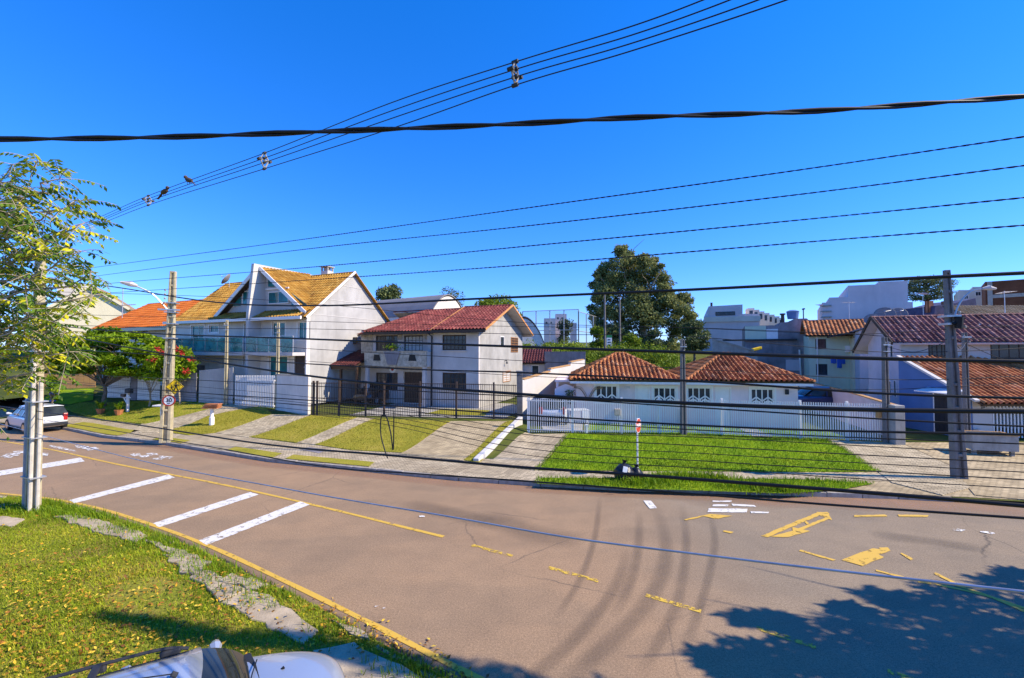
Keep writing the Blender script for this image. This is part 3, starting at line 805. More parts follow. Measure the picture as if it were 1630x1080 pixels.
def panel_door(parent, o, u, n, w, h, dm, fm, rec=.08, name='door', slats=0, handle=True):
    o, u, n = Vector(o), Vector(u), Vector(n); up = Vector((0, 0, 1)); b = o - n * rec
    m = MB()
    if slats:
        for i in range(slats): m.obox(b + u * (w * i / slats + .006), u * (w / slats - .012), up * h, -n * (.035 + .006 * (i % 2)))
    else: m.obox(b, u * w, up * h, -n * .04)
    for x0, x1, z0, z1 in ((.14, .86, .08, .42), (.14, .86, .5, .92)):
        if not slats: m.obox(b + u * w * x0 + up * h * z0, u * w * (x1 - x0), up * h * (z1 - z0), n * .012)
    d = m.build(name, dm, parent)
    t = MB(); fw = .06
    t.obox(o - u * fw, u * fw, up * (h + fw), n * .02); t.obox(o + u * w, u * fw, up * (h + fw), n * .02); t.obox(o + up * h, u * w, up * fw, n * .02)
    t.build('door_frame', fm, d)
    if handle:
        k = MB(); k.obox(b + u * (w * .86) + up * h * .47, u * .03, up * .12, n * .05); k.build('handle', M['galv'], d)
    return d

def tiles(parent, name, o, u, v, poly, tw, tl, amp, m_, lift=.035, seg=5):
    """curved roof tiles over a convex slope polygon in (s,t); o origin, u along the eave, v up the slope"""
    o, u, v = Vector(o), Vector(u).normalized(), Vector(v).normalized(); n = u.cross(v).normalized()
    if n.z < 0: n = -n
    smin, smax = min(p[0] for p in poly), max(p[0] for p in poly); tmin, tmax = min(p[1] for p in poly), max(p[1] for p in poly)
    prof = []
    for i in range(seg + 1):
        x = i / seg
        prof.append((x, amp * (math.sin(math.pi * min(1, x / .62)) if x < .62 else -.45 * math.sin(math.pi * (x - .62) / .38))))
    ar = sum(poly[i][0] * poly[(i + 1) % len(poly)][1] - poly[(i + 1) % len(poly)][0] * poly[i][1] for i in range(len(poly)))
    pl = poly if ar > 0 else poly[::-1]
    def inside(s, t, mrg):
        for i in range(len(pl)):
            a, b = pl[i], pl[(i + 1) % len(pl)]; L = math.hypot(b[0] - a[0], b[1] - a[1])
            if ((b[0] - a[0]) * (t - a[1]) - (b[1] - a[1]) * (s - a[0])) / L < -mrg: return False
        return True
    bm = bmesh.new(); lay = bm.faces.layers.float.new('rnd')
    nc, nr = int(math.ceil((smax - smin) / tw)), int(math.ceil((tmax - tmin) / tl))
    for r in range(nr):
        for c in range(nc):
            s0, t0 = smin + c * tw, tmin + r * tl
            if not inside(s0 + tw / 2, t0 + tl / 2, max(tw, tl) * .75): continue
            rv = min(1, max(0, random.gauss(.5, .24))); jl = random.uniform(-.006, .006)
            lo = [bm.verts.new((s0 + tw * x, t0 - .0 + jl, hh + lift)) for x, hh in prof]
            hi = [bm.verts.new((s0 + tw * x, t0 + tl + .01, hh + .004)) for x, hh in prof]
            un = [bm.verts.new((s0 + tw * x, t0 + jl, hh - .005)) for x, hh in prof]
            for i in range(seg):
                f = bm.faces.new((lo[i], lo[i + 1], hi[i + 1], hi[i])); f[lay] = rv
                f = bm.faces.new((un[i], un[i + 1], lo[i + 1], lo[i])); f[lay] = max(0, rv - .25)
    for i in range(len(pl)):
        a, b = pl[i], pl[(i + 1) % len(pl)]
        no = (b[1] - a[1], -(b[0] - a[0]), 0)
        bmesh.ops.bisect_plane(bm, geom=list(bm.verts) + list(bm.edges) + list(bm.faces), plane_co=(a[0], a[1], 0), plane_no=no, clear_outer=True, dist=1e-5)
    mt = Matrix(((u.x, v.x, n.x, o.x), (u.y, v.y, n.y, o.y), (u.z, v.z, n.z, o.z), (0, 0, 0, 1)))
    bm.transform(mt)
    if u.cross(v).dot(n) < 0: bmesh.ops.reverse_faces(bm, faces=list(bm.faces))
    me = bpy.data.meshes.new(name); bm.to_mesh(me); bm.free()
    return link(name, me, m_, parent, smooth=False, kind='stuff')
def slope(parent, pts, m_, tw=.22, tl=.36, amp=.05, under=None, name='roof_tiles', thick=.10, bevel_name='roof_deck'):
    """pts: slope polygon in 3-D, pts[0]->pts[1] along the eave (left to right seen from outside)"""
    p = [Vector(q) for q in pts]; u = (p[1] - p[0]).normalized()
    nn = Vector()
    for i in range(len(p)): nn += (p[i] - p[0]).cross(p[(i + 1) % len(p)] - p[0])
    nn.normalize()
    if nn.z < 0: nn = -nn
    v = nn.cross(u)
    poly = [((q - p[0]).dot(u), (q - p[0]).dot(v)) for q in p]
    d = MB(); d.prism([q - nn * .02 for q in p], -nn * thick)
    dk = d.build(bevel_name, under or M['dark_wood'], parent)
    return tiles(parent, name, p[0], u, v, poly, tw, tl, amp, m_)
def ridge(parent, a, b, m_, r=.10, L=.36, name='ridge_tiles', lift=.03):
    a, b = Vector(a), Vector(b); d = (b - a); n = max(1, int(d.length / L)); t = d.normalized(); side = t.cross(Vector((0, 0, 1))).normalized(); up = side.cross(t)
    m = MB()
    for i in range(n):
        m.cur = min(1, max(0, random.gauss(.55, .22)))
        p, q = a + d * (i / n), a + d * ((i + 1.08) / n); vs = []
        for pt, rr in ((p, r * 1.12), (q, r * .92)):
            for k in range(6):
                th = math.pi * k / 5; vs.append(pt + side * math.cos(th) * rr + up * (math.sin(th) * rr * .8 + lift - .04))
        m.add(vs, [(k, k + 1, 7 + k, 6 + k) for k in range(5)] + [tuple(range(5, -1, -1)), tuple(range(6, 12))])
    return m.build(name, m_, parent, kind='stuff')
def fence_bars(parent, a, b, n, h, zf, m_, w=.03, name='bar', rails=(.15, .9), post_every=0, bw=None, rail_t=.04, base=.05, skip=()):
    """upright bars each an object of its own between ground points a and b (world xy)"""
    a, b = Vector((*a, 0)), Vector((*b, 0)); d = b - a; u = d.normalized(); nn = Vector((-u.y, u.x, 0))
    loc = parent.location
    mb = MB(); bw = bw or w
    mb.obox((-u * bw / 2) - nn * w / 2 + Vector((0, 0, base)), u * bw, nn * w, (0, 0, h - base))
    proto = None
    for i in range(n):
        if i in skip: continue
        p = a + d * ((i + .5) / n); z = zf(p.x, p.y)
        if proto is None:
            proto = mb.build(name, m_, parent); o = proto
        else:
            o = bpy.data.objects.new(name, proto.data); COL.objects.link(o); o.parent = parent
        o.location = (p.x - loc.x, p.y - loc.y, z - loc.z)
    k = max(1, int(d.length / 2.5))
    for r_ in rails:
        rm = MB()
        for j in range(k):
            p, q = a + d * (j / k), a + d * ((j + 1) / k)
            P0 = Vector((p.x, p.y, zf(p.x, p.y) + h * r_)) + nn * (w / 2 + .002) - loc; Q0 = Vector((q.x, q.y, zf(q.x, q.y) + h * r_)) + nn * (w / 2 + .002) - loc
            rm.obox(P0, Q0 - P0, nn * .03, (0, 0, rail_t))
        rm.build('rail', m_, parent)
def text_mesh(name, s, size, m_, parent, mtx, extrude=.004):
    c = bpy.data.curves.new(name, 'FONT'); c.body = s; c.size = size; c.extrude = extrude; c.offset = size * .02; c.align_x = 'CENTER'; c.align_y = 'CENTER'
    t = bpy.data.objects.new(name, c); COL.objects.link(t)
    me = bpy.data.meshes.new_from_object(t.evaluated_get(bpy.context.evaluated_depsgraph_get()))
    bpy.data.objects.remove(t); bpy.data.curves.remove(c)
    me.name = name; me.transform(mtx)
    return link(name, me, m_, parent)
def face_mtx(o, u, n):
    u, n = Vector(u).normalized(), Vector(n).normalized(); v = n.cross(u)
    return Matrix(((u.x, v.x, n.x, o[0]), (u.y, v.y, n.y, o[1]), (u.z, v.z, n.z, o[2]), (0, 0, 0, 1)))
X1, Y1, Z1 = Vector((1, 0, 0)), Vector((0, 1, 0)), Vector((0, 0, 1))
# ================================================================== WHITE-GABLED TERRACE (left)
H = House('terrace_house', 'grey three-storey terrace with ochre roof, white gable end and green glass balconies', 'house', -13.7, 29.0, 23.0, .95)
E = H.e; nF = Vector((0, -1, 0)); WL, DP, EV = -14.2, 8.1, 6.1
RZ = 9.55                                             # ridge
ops = [H.rect(304, 518, 325, 553), H.rect(333, 518, 348, 530), H.rect(389, 515, 404, 540), H.rect(433, 513, 454, 540), H.rect(474, 512, 490, 540)]
ops2 = [H.rect(428, 567, 458, 600), H.rect(387, 566, 401, 583), H.rect(468, 565, 486, 605)]
fl = 3.5
def shift(q): return (q[0] - WL, q[1], q[2] - WL, q[3])
m = MB(); wall(m, (WL, 0, 0), X1, nF, -WL, EV, .22, [shift(q) for q in ops + ops2 + [(-13.6, .05, -10.6, 2.5)]])
m.build('front_wall', M['grey_plaster'], E)
for q in ops: window(E, (q[0], 0, q[1]), X1, nF, q[2] - q[0], q[3] - q[1], M['white_wood'], M['glass_teal'], 2, 1, trim=M['white_wood'])
for q in ops2[:2]: window(E, (q[0], 0, q[1]), X1, nF, q[2] - q[0], q[3] - q[1], M['white_wood'], M['glass_teal'], 2, 1, trim=M['white_wood'])
q = ops2[2]; panel_door(E, (q[0], 0, q[1]), X1, nF, q[2] - q[0], q[3] - q[1], M['dark_wood'], M['white_wood'])
boxpart('garage_door', M['trim'], E, -13.6, .12, .05, -10.6, .18, 2.5)
# gable end wall (right) and back, left walls
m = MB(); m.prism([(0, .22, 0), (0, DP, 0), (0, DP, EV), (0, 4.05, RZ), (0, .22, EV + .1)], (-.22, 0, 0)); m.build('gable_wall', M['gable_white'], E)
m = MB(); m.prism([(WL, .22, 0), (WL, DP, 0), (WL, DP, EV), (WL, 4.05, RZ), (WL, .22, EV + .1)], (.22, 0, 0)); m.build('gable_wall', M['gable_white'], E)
boxpart('back_wall', M['grey_plaster'], E, WL + .22, DP - .2, 0, -.22, DP, EV)
# rendered joints of the gable: thin raised bands
for zz in (EV - .02, EV + 1.15, EV + 2.3):
    yy = 4.05 - (RZ - zz) / (RZ - EV) * 4.05
    if zz < RZ - .5: boxpart('render_joint', M['white'], E, .002, max(.3, yy + .1), zz, .018, min(DP - .1, 8.1 - yy - .1), zz + .04)
# party wall fin
FX = -4.6
m = MB(); m.prism([(FX - .13, -.95, 0), (FX - .13, -.95, EV + .1), (FX - .13, -.62, EV + 3.62), (FX - .13, .2, EV + 3.62), (FX - .13, 4.6, RZ + .18), (FX - .13, 4.6, 0)], (.26, 0, 0))
m.build('party_wall', M['white'], E)
# main roof
k = (RZ - EV) / 4.05
gx, gy, gz = 4.5, .2, RZ - .02                      # cross gable half width, front, ridge
kz = (gz - (EV + .17)) / gx
EX = .28
slope(E, [(FX + gx + .05, -.3, EV - .3 * k), (EX, -.3, EV - .3 * k), (EX, 4.05, RZ), (FX + .1, 4.05, RZ)], M['tile_ochre'], .26, .36, .05)
slope(E, [(WL - EX, -.3, EV - .3 * k), (FX - gx - .05, -.3, EV - .3 * k), (FX - .1, 4.05, RZ), (WL - EX, 4.05, RZ)], M['tile_ochre'], .26, .36, .05)
m = MB(); m.prism([(EX, 4.07, RZ), (EX, DP + .3, EV - .25), (WL - EX, DP + .3, EV - .25), (WL - EX, 4.07, RZ)], (0, 0, .08)); m.build('rear_roof', M['tile_ochre'], E)
ridge(E, (WL - EX, 4.05, RZ), (FX - .2, 4.05, RZ), M['tile_ochre']); ridge(E, (FX + .2, 4.05, RZ), (EX, 4.05, RZ), M['tile_ochre'])
# cross gable slopes and bargeboards
slope(E, [(FX + gx, gy - .4, EV + .12), (FX + gx + .02, gy - .1, EV + .14), (FX + .13, 4.05, gz), (FX + .13, gy - .4, gz)][0:1] + [(FX + gx, gy, EV + .15), (FX + .13, 4.05, gz), (FX + .13, gy - .4, gz)], M['tile_ochre'], .26, .36, .05)
slope(E, [(FX - gx, gy, EV + .15), (FX - gx, gy - .4, EV + .12), (FX - .13, gy - .4, gz), (FX - .13, 4.05, gz)], M['tile_ochre'], .26, .36, .05)
for s_ in (1, -1):
    m = MB(); m.beam((FX + s_ * .13, gy - .42, gz - .06), (FX + s_ * (gx + .12), gy - .42, EV + .02), .06, .26); m.build('bargeboard', M['white_wood'], E)
    # gable face with glazing, set just behind the bargeboards
    gyr = .3
    m = MB(); m.prism([(FX + s_ * .13, gyr, EV + .2), (FX + s_ * (gx - .25), gyr, EV + .2), (FX + s_ * .13, gyr, gz - .18)], (0, .15, 0)); m.build('gable_face', M['lt_grey'], E)
    q = H.rect(428, 463, 461, 485, gyr) if s_ > 0 else H.rect(387, 463, 403, 486, gyr)
    window(E, (q[0], gyr - .06, q[1]), X1, nF, q[2] - q[0], q[3] - q[1], M['white_wood'], M['glass_teal'], 2, 1, rec=-.02)
    t3 = [(465, 486), (490, 486), (465, 467)] if s_ > 0 else [(384, 487), (352, 488), (384, 470)]
    m = MB(); m.prism([(H.f(*v, gyr)[0], gyr - .03, H.f(*v, gyr)[1]) for v in t3], (0, -.03, 0)); m.build('corner_pane', M['glass_teal'], E)
    if s_ > 0:
        t3 = [(428, 457), (452, 457), (428, 440)]
        m = MB(); m.prism([(H.f(*v, gyr)[0], gyr - .03, H.f(*v, gyr)[1]) for v in t3], (0, -.03, 0)); m.build('upper_pane', M['glass_teal'], E)
        z_ = H.f(440, 460, gyr)[1]; m = MB(); m.box(FX + .2, gyr - .1, z_ - .05, FX + 2.5, gyr - .02, z_ + .05); m.build('gable_beam', M['white_wood'], E)
    # skirt roof below the glazing
    a, b = (FX + .15, FX + gx + .1) if s_ > 0 else (FX - gx - .1, FX - .15)
    slope(E, [(a, -.72, EV - .22), (b, -.72, EV - .22), (b, .28, EV + .32), (a, .28, EV + .32)], M['tile_ochre'], .26, .36, .05)
# eaves fascia / gutter
boxpart('gutter', M['white_wood'], E, FX + .14, -.84, EV - .42, .28, -.73, EV - .22)
boxpart('gutter', M['white_wood'], E, WL - .28, -.84, EV - .42, FX - .14, -.73, EV - .22)
m = MB(); m.tube([(.06, -.1, 0), (.06, -.1, EV - .2)], .05, 8); m.build('downpipe', M['white_wood'], E)
m = MB(); m.beam((.31, -.36, EV - .3), (.31, 4.05, RZ + .02), .05, .16); m.build('bargeboard', M['white_wood'], E)
# balconies
for a, b in ((FX + .14, .0), (WL, FX - .14)):
    boxpart('balcony_slab', M['lt_grey'], E, a, -1.15, fl - .22, b, -.005, fl)
    n_ = 4 if b == 0 else 7
    for i in range(n_):
        x0 = a + (b - a) * i / n_ + .03; x1 = a + (b - a) * (i + 1) / n_ - .03
        boxpart('balcony_glass', M['glass_rail'], E, x0, -1.12, fl + .06, x1, -1.10, fl + 1.02)
    for i in range(n_ + 1):
        x0 = a + (b - a) * i / n_; boxpart('baluster', M['galv'], E, x0 - .02, -1.135, fl, x0 + .02, -1.085, fl + 1.05)
    boxpart('handrail', M['galv'], E, a, -1.14, fl + 1.05, b, -1.08, fl + 1.09)
# chimney, dish
cx_, cy_ = FX + 1.4, 4.7
m = MB(); m.box(cx_ - .35, cy_ - .3, RZ - 1.0, cx_ + .35, cy_ + .3, RZ + .42); ch = m.build('chimney', M['white'], E)
m = MB()
for i in (-1, 1):
    for j in (-1, 1): m.box(cx_ + i * .3 - .05, cy_ + j * .25 - .05, RZ + .42, cx_ + i * .3 + .05, cy_ + j * .25 + .05, RZ + .72)
m.box(cx_ - .42, cy_ - .37, RZ + .72, cx_ + .42, cy_ + .37, RZ + .80); m.box(cx_ - .18, cy_ - .18, RZ + .42, cx_ + .18, cy_ + .18, RZ + .66)
m.build('chimney_cap', M['concrete'], ch)
for xx in (FX + 1.3, FX + 4.0, WL + 2.5):
    m = MB(); m.box(xx, -1.5, -.1, xx + .2, -1.3, 2.4)

def dish(name, label, cat, loc, az, tilt, r, m_, parent=None, group=None, pole=.6):
    e = thing(name, label, cat, loc, 0, group) if not parent else empty(name, loc, 0, parent)
    d = Vector((math.cos(az) * math.cos(tilt), math.sin(az) * math.cos(tilt), math.sin(tilt))); u = d.cross(Z1).normalized(); v = u.cross(d)
    c = Vector((0, 0, pole)) + d * .12; m = MB(); rows = 5; n = 18; vs = [c]
    for i in range(1, rows + 1):
        q = r * i / rows
        for j in range(n): th = 2 * math.pi * j / n; vs.append(c + (u * math.cos(th) + v * math.sin(th)) * q + d * (q * q / r * .35))
    fs = [(0, 1 + j, 1 + (j + 1) % n) for j in range(n)] + [(1 + (i * n) + j, 1 + (i + 1) * n + j, 1 + (i + 1) * n + (j + 1) % n, 1 + i * n + (j + 1) % n) for i in range(rows - 1) for j in range(n)]
    m.add(vs, fs); o = m.build('reflector', m_, e, smooth=True); sm = o.modifiers.new('s', 'SOLIDIFY'); sm.thickness = .012
    m = MB(); m.tube([(0, 0, 0), (0, 0, pole)], .03, 6); m.build('mast', M['galv'], e)
    m = MB(); fo = c + d * r * .95
    for th in (.3, 2.4, 4.5): m.tube([c + (u * math.cos(th) + v * math.sin(th)) * r * .9 + d * r * .28, fo], .01, 4)
    m.tube([fo, fo + d * .08], .05, 6); m.build('feed', M['galv'], e)
    return e
w = E.matrix_world
def H_world(h, x, y, z): return (h.o[0] + x * h.ca + y * h.sa, h.o[1] - x * h.sa + y * h.ca, z + h.g)
dish('satellite_dish', 'grey mesh satellite dish on the ochre terrace roof, left of the peak', 'satellite dish', H_world(H, -13.2, 3.5, RZ - .5), R(200), R(35), .55, M['grey_sheet'])

# ================================================================== RED ROOFED HOUSE (middle)
p0 = P(762, 560, 28.6)
H = House('red_roof_house', 'pale two-storey house with red tiled roof, stone balcony and dark timber windows', 'house', p0.x, p0.y, 20.0, .78)
E = H.e; HR = H; EV = 5.32; DP = 9.0; WL = -9.9; BX = H.f(684, 560)[0]
up_ = [H.rect(704, 533, 742, 558)]; dn_ = [H.rect(704, 594, 742, 621)]
m = MB(); wall(m, (BX, 0, 0), X1, nF, -BX, EV, .2, [(q[0] - BX, q[1], q[2] - BX, q[3]) for q in up_ + dn_]); m.build('front_wall', M['lt_grey'], E)
for q in up_ + dn_: window(E, (q[0], 0, q[1]), X1, nF, q[2] - q[0], q[3] - q[1], M['dark_wood'], M['glass_dark'], 6, 3, fr=.09, trim=None, sill=M['lt_grey'])
YB = .55
lops = [H.rect(598, 534, 633, 560, YB), H.rect(643, 534, 673, 566, YB), H.rect(598, 594, 633, 620, YB), H.rect(643, 593, 672, 641, YB), H.rect(555, 537, 567, 548, YB)]
m = MB(); wall(m, (WL, YB, 0), X1, nF, BX - WL, EV, .2, [(q[0] - WL, q[1], q[2] - WL, q[3]) for q in lops]); m.build('front_wall', M['lt_grey'], E)
for q in (lops[0], lops[2], lops[4]): window(E, (q[0], YB, q[1]), X1, nF, q[2] - q[0], q[3] - q[1], M['dark_wood'], M['glass_dark'], 5 if q is not lops[4] else 2, 3 if q is not lops[4] else 1, fr=.08)
q = lops[1]; window(E, (q[0], YB, q[1]), X1, nF, q[2] - q[0], q[3] - q[1], M['dark_wood'], M['curtain'], 5, 4, fr=.08, name='balcony_door')
q = lops[3]; panel_door(E, (q[0], YB, q[1]), X1, nF, q[2] - q[0], q[3] - q[1], M['dark_wood'], M['stone'], slats=6)
m = MB(); m.box(BX - .2, 0, 0, BX - .002, YB, EV); m.build('bay_return', M['lt_grey'], E)
# stone cladding: individual stones on the upper left and around the door
st = random.Random(3)
def stones(x0, x1, z0, z1, y, holes=()):
    z = z0
    while z < z1 - .05:
        h = st.uniform(.16, .26); x = x0
        while x < x1 - .05:
            w_ = min(st.uniform(.25, .5), x1 - x); hh = min(h, z1 - z)
            if not any(q[0] - .05 < x + w_ and x < q[2] + .05 and q[1] - .05 < z + hh and z < q[3] + .05 for q in holes):
                mm = MB(); mm.cur = st.random(); mm.box(x + .008, y - .025 - st.random() * .02, z + .008, x + w_ - .008, y + .002, z + hh - .008); mm.build('stone', M['stone'], E)
            x += w_
        z += h
stones(WL + .05, lops[0][0] - .25, 2.9, EV - .35, YB, [lops[4]])
stones(lops[1][0] - .5, BX - .25, EV - .75, EV - .3, YB, [lops[1]])
stones(lops[3][0] - .4, BX - .25, 2.15, 2.55, YB, [lops[3]])
# gable side wall
gy0 = .2; apx = 4.5; RZ = EV + 1.78
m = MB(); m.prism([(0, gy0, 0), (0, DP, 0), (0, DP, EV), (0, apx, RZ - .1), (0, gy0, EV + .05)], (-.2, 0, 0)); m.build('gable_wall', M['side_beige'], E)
def side_win(px0, py0, px1, py1, m_f, m_p, nx, nz, nm='window'):
    a = H.sd(px0, py1); b = H.sd(px1, py0)
    return window(E, (0, a[0], a[1]), Y1, X1, b[0] - a[0], b[1] - a[1], m_f, m_p, nx, nz, rec=-.04, fr=.05, name=nm)
side_win(796, 536, 802, 551, M['white_wood'], M['glass_dark'], 1, 1)
side_win(813, 538, 824, 561, M['wood'], M['dark_wood'], 2, 6, 'shuttered_window')
side_win(800, 590, 812, 609, M['wood'], M['curtain'], 2, 5, 'shuttered_window')
a = H.sd(803, 575); m = MB(); m.tube([(0, a[0], a[1]), (.18, a[0], a[1] + .05), (.2, a[0], a[1] - .06)], .03, 6); m.tube([(.2, a[0], a[1] - .06), (.2, a[0], a[1] - .2)], [.05, .09], 8); m.build('wall_lamp', M['black_metal'], E)
boxpart('back_wall', M['lt_grey'], E, WL, DP - .2, 0, -.2, DP, EV); boxpart('left_wall', M['lt_grey'], E, WL, YB + .2, 0, WL + .2, DP - .2, EV)
# roof: right part sits a little prouder, timber rake boards
ks = (RZ - EV) / apx; sp = BX + .5; oh = .75
def zr(y): return EV + ks * y
slope(E, [(sp, -.6, zr(-.6) + .1), (oh, -.6, zr(-.6) + .1), (oh, apx, RZ + .1), (sp, apx, RZ + .1)], M['tile_red'], .25, .38, .06)
slope(E, [(WL + .9, -.35, zr(-.35) - .05), (sp - .02, -.35, zr(-.35) - .05), (sp - .02, apx, RZ - .05), (WL + 3.2, apx, RZ - .05)], M['tile_red'], .25, .38, .06)
slope(E, [(WL - .35, .5, zr(0) - .35), (WL + .9, -.3, zr(-.35) - .15), (WL + 3.2, apx, RZ - .12), (WL - .35, 3.4, zr(1.6))], M['tile_red'], .25, .38, .06)
m = MB(); m.prism([(oh, apx + .03, RZ + .08), (oh, DP + .6, zr(-.6)), (WL, DP + .6, zr(-.6)), (WL, apx + .03, RZ - .1)], (0, 0, .07)); m.build('rear_roof', M['tile_red'], E)
m = MB(); m.prism([(oh, apx + .03, RZ - .0), (oh, DP + .6, zr(-.6) - .09), (WL, DP + .6, zr(-.6) - .09), (WL, apx + .03, RZ - .18)], (0, 0, .06)); m.build('rear_soffit', M['lt_grey'], E)
ridge(E, (sp, apx, RZ + .12), (oh, apx, RZ + .12), M['tile_red']); ridge(E, (WL + 3.2, apx, RZ - .03), (sp, apx, RZ - .03), M['tile_red']); ridge(E, (WL + .9, -.35, zr(-.35)), (WL + 3.2, apx, RZ - .03), M['tile_red'])
for xx, yy0 in ((oh + .03, -.65), (sp - .04, -.65)):
    m = MB(); m.beam((xx, yy0, zr(yy0) + .08), (xx, apx, RZ + .12), .05, .14); m.build('rake_board', M['fascia_orange'], E)
m = MB(); m.beam((oh + .03, apx, RZ + .12), (oh + .03, DP + .65, zr(-.65) + .05), .05, .14); m.build('rake_board', M['fascia_orange'], E)
boxpart('gutter', M['dark_wood'], E, sp, -.70, zr(-.6) - .12, oh, -.61, zr(-.6) + .06); boxpart('gutter', M['dark_wood'], E, WL + .9, -.45, zr(-.35) - .25, sp - .06, -.36, zr(-.35) - .08)
m = MB(); m.tube([(BX + .15, -.5, EV - .35), (BX + .2, -.08, EV - .55), (BX + .2, -.08, 0)], .05, 8); m.build('downpipe', M['trim'], E)
# balcony with stone parapet
b0 = H.f(580, 560, -.75)[0]; b1 = H.f(678, 560, -.75)[0]; bz0, bz1 = H.f(640, 584, -.75)[1], H.f(640, 560, -.75)[1]
wall_ops = []
m = MB(); wall(m, (b0, -.75, bz0), X1, nF, b1 - b0, bz1 - bz0, .14, wall_ops); par = m.build('balcony_parapet', M['stone'], E)
m = MB(); m.prism([(b0 + (b1 - b0) * .40, -.78, bz0 + .12), (b0 + (b1 - b0) * .54, -.78, bz0 + .12), (b0 + (b1 - b0) * .60, -.78, bz1 - .02), (b0 + (b1 - b0) * .34, -.78, bz1 - .02)], (0, -.06, 0)); m.build('centre_panel', M['old_wall'], par)  # darker wall material stands in for the shadow on this panel
for f0 in (.155, .73):
    xa = b0 + (b1 - b0) * f0; m = MB(); m.prism([(xa, -.762, bz0 + .40), (xa + .62, -.762, bz0 + .40), (xa + .50, -.762, bz0 + .82), (xa + .08, -.762, bz0 + .82)], (0, -.012, 0)); m.build('opening_shade', M['sign_black'], par)  # black plate stands for the shade inside the opening; the parapet has no hole
    m = MB(); m.obox((xa - .06, -.79, bz0 + .34), (.74, 0, 0), (0, .03, 0), (0, 0, .05)); m.obox((xa + .02, -.79, bz0 + .83), (.54, 0, 0), (0, .03, 0), (0, 0, .05)); m.build('opening_trim', M['stone'], par)
pq = H_world(H, b0 + (b1 - b0) * .46, -.66, bz1 + .05); pe_ = thing('balcony_plant', 'small bright green plant on the stone balcony of the red roofed house', 'plant', pq)
blk = MB(); blk.tube([(0, 0, 0), (0, 0, .16)], [.1, .14], 10); blk.build('pot', M['terracotta'], pe_)
pts_ = rng.normal(size=(160, 3)) * np.array([.28, .1, .09]) + np.array([0, 0, .26]); V_ = []; F_ = []
for p_ in pts_:
    d_ = Vector(rng.normal(size=3)).normalized() * .1; s__ = d_.cross(Vector(rng.normal(size=3))).normalized() * .035; k0 = len(V_); p_ = Vector(p_); V_ += [tuple(p_), tuple(p_ + d_ * .5 + s__), tuple(p_ + d_), tuple(p_ + d_ * .5 - s__)]; F_.append((k0, k0 + 1, k0 + 2, k0 + 3))
fast('leaves', V_, F_, M['leaf_bright'], pe_, rnd=rng.random(len(F_)))
boxpart('balcony_floor', M['lt_grey'], E, b0, -.6, bz0, b1, YB, bz0 + .14)
boxpart('balcony_side', M['white'], E, b1 - .14, -.6, bz0 + .14, b1, -.01, bz1); boxpart('balcony_side', M['lt_grey'], E, b0, -.6, bz0 + .14, b0 + .14, YB, bz1)
boxpart('parapet_coping', M['stone'], E, b0 - .03, -.80, bz1, b1 + .03, -.58, bz1 + .05)
for q in (b0 + .05, b1 - .3): boxpart('pillar', M['lt_grey'], E, q, -.7, 0, q + .22, -.48, bz0)
# carport at the left
c0, c1 = H.f(502, 575, -1.6)[0], b0 - .03
cz = H.f(540, 582, -1.6)[1]
slope(E, [(c0, -1.6, cz), (c1, -1.6, cz), (c1, 1.6, cz + 1.25), (c0 + 1.9, 1.6, cz + 1.25)], M['tile_maroon'], .22, .34, .045)
for q in (c0 + .15, c0 + 2.0, c1 - .2): boxpart('carport_post', M['dark_wood'], E, q, -1.4, 0, q + .14, -1.26, cz - .05)
boxpart('carport_beam', M['dark_wood'], E, c0, -1.5, cz - .28, c1, -1.36, cz - .12)
boxpart('carport_back', M['grey_plaster'], E, c0 + .1, 1.5, 0, WL, 1.62, cz + .8)
# plaque and plants
q = H.f(625, 588, YB); m = MB()
m.tube([(q[0], YB, q[1]), (q[0], YB - .03, q[1])], .28, 14); pl = m.build('wall_plaque', M['sign_white'], E); pl.scale = (1, 1, 1)
m = MB(); m.tube([(q[0], YB - .03, q[1]), (q[0], YB - .04, q[1])], .12, 10); m.build('plaque_emblem', M['sign_red'], pl)

# ================================================================== WHITE BUNGALOWS (pair under hipped clay roofs)
p0 = P(917, 600, 25.2)
H = House('white_bungalow', 'pair of low white bungalows with hipped clay tile roofs behind white fence', 'house', p0.x, p0.y, 9.0, .40)
E = H.e; HW = H; WR = H.f(1270, 620)[0]; EV = 2.52; DP = 6.4
wr = [H.rect(948, 614, 983, 640), H.rect(1040, 617, 1076, 641), H.rect(1094, 617, 1132, 642), H.rect(1195, 619, 1232, 644)]
dr = [H.rect(1013, 616, 1033, 667), H.rect(1141, 618, 1162, 672)]
for i, q in enumerate(dr): dr[i] = (q[0], .08, q[2], q[3])
m = MB(); wall(m, (0, 0, 0), X1, nF, WR, EV, .18, wr + dr); m.build('front_wall', M['bung_white'], E)
for q in wr: window(E, (q[0], 0, q[1]), X1, nF, q[2] - q[0], q[3] - q[1], M['white_wood'], M['glass_dark'], 4, 1, fr=.07, chevron=True, bar=.06, trim=M['white_wood'], rec=.02)
for q in dr: panel_door(E, (q[0], 0, q[1]), X1, nF, q[2] - q[0], q[3] - q[1], M['white_wood'], M['white_wood'], rec=.05)
boxpart('side_wall', M['bung_white'], E, 0, .18, 0, .18, DP, EV); boxpart('side_wall', M['bung_white'], E, WR - .18, .18, 0, WR, DP, EV); boxpart('back_wall', M['bung_white'], E, .18, DP - .18, 0, WR - .18, DP, EV)
mid = H.f(1091, 606, -.5)[0]; lx = H.f(906, 606, -.5)[0]; rx = H.f(1297, 606, -.5)[0]
fo, bo = -.5, DP + .4; RH = 1.48; yc = (fo + bo) / 2
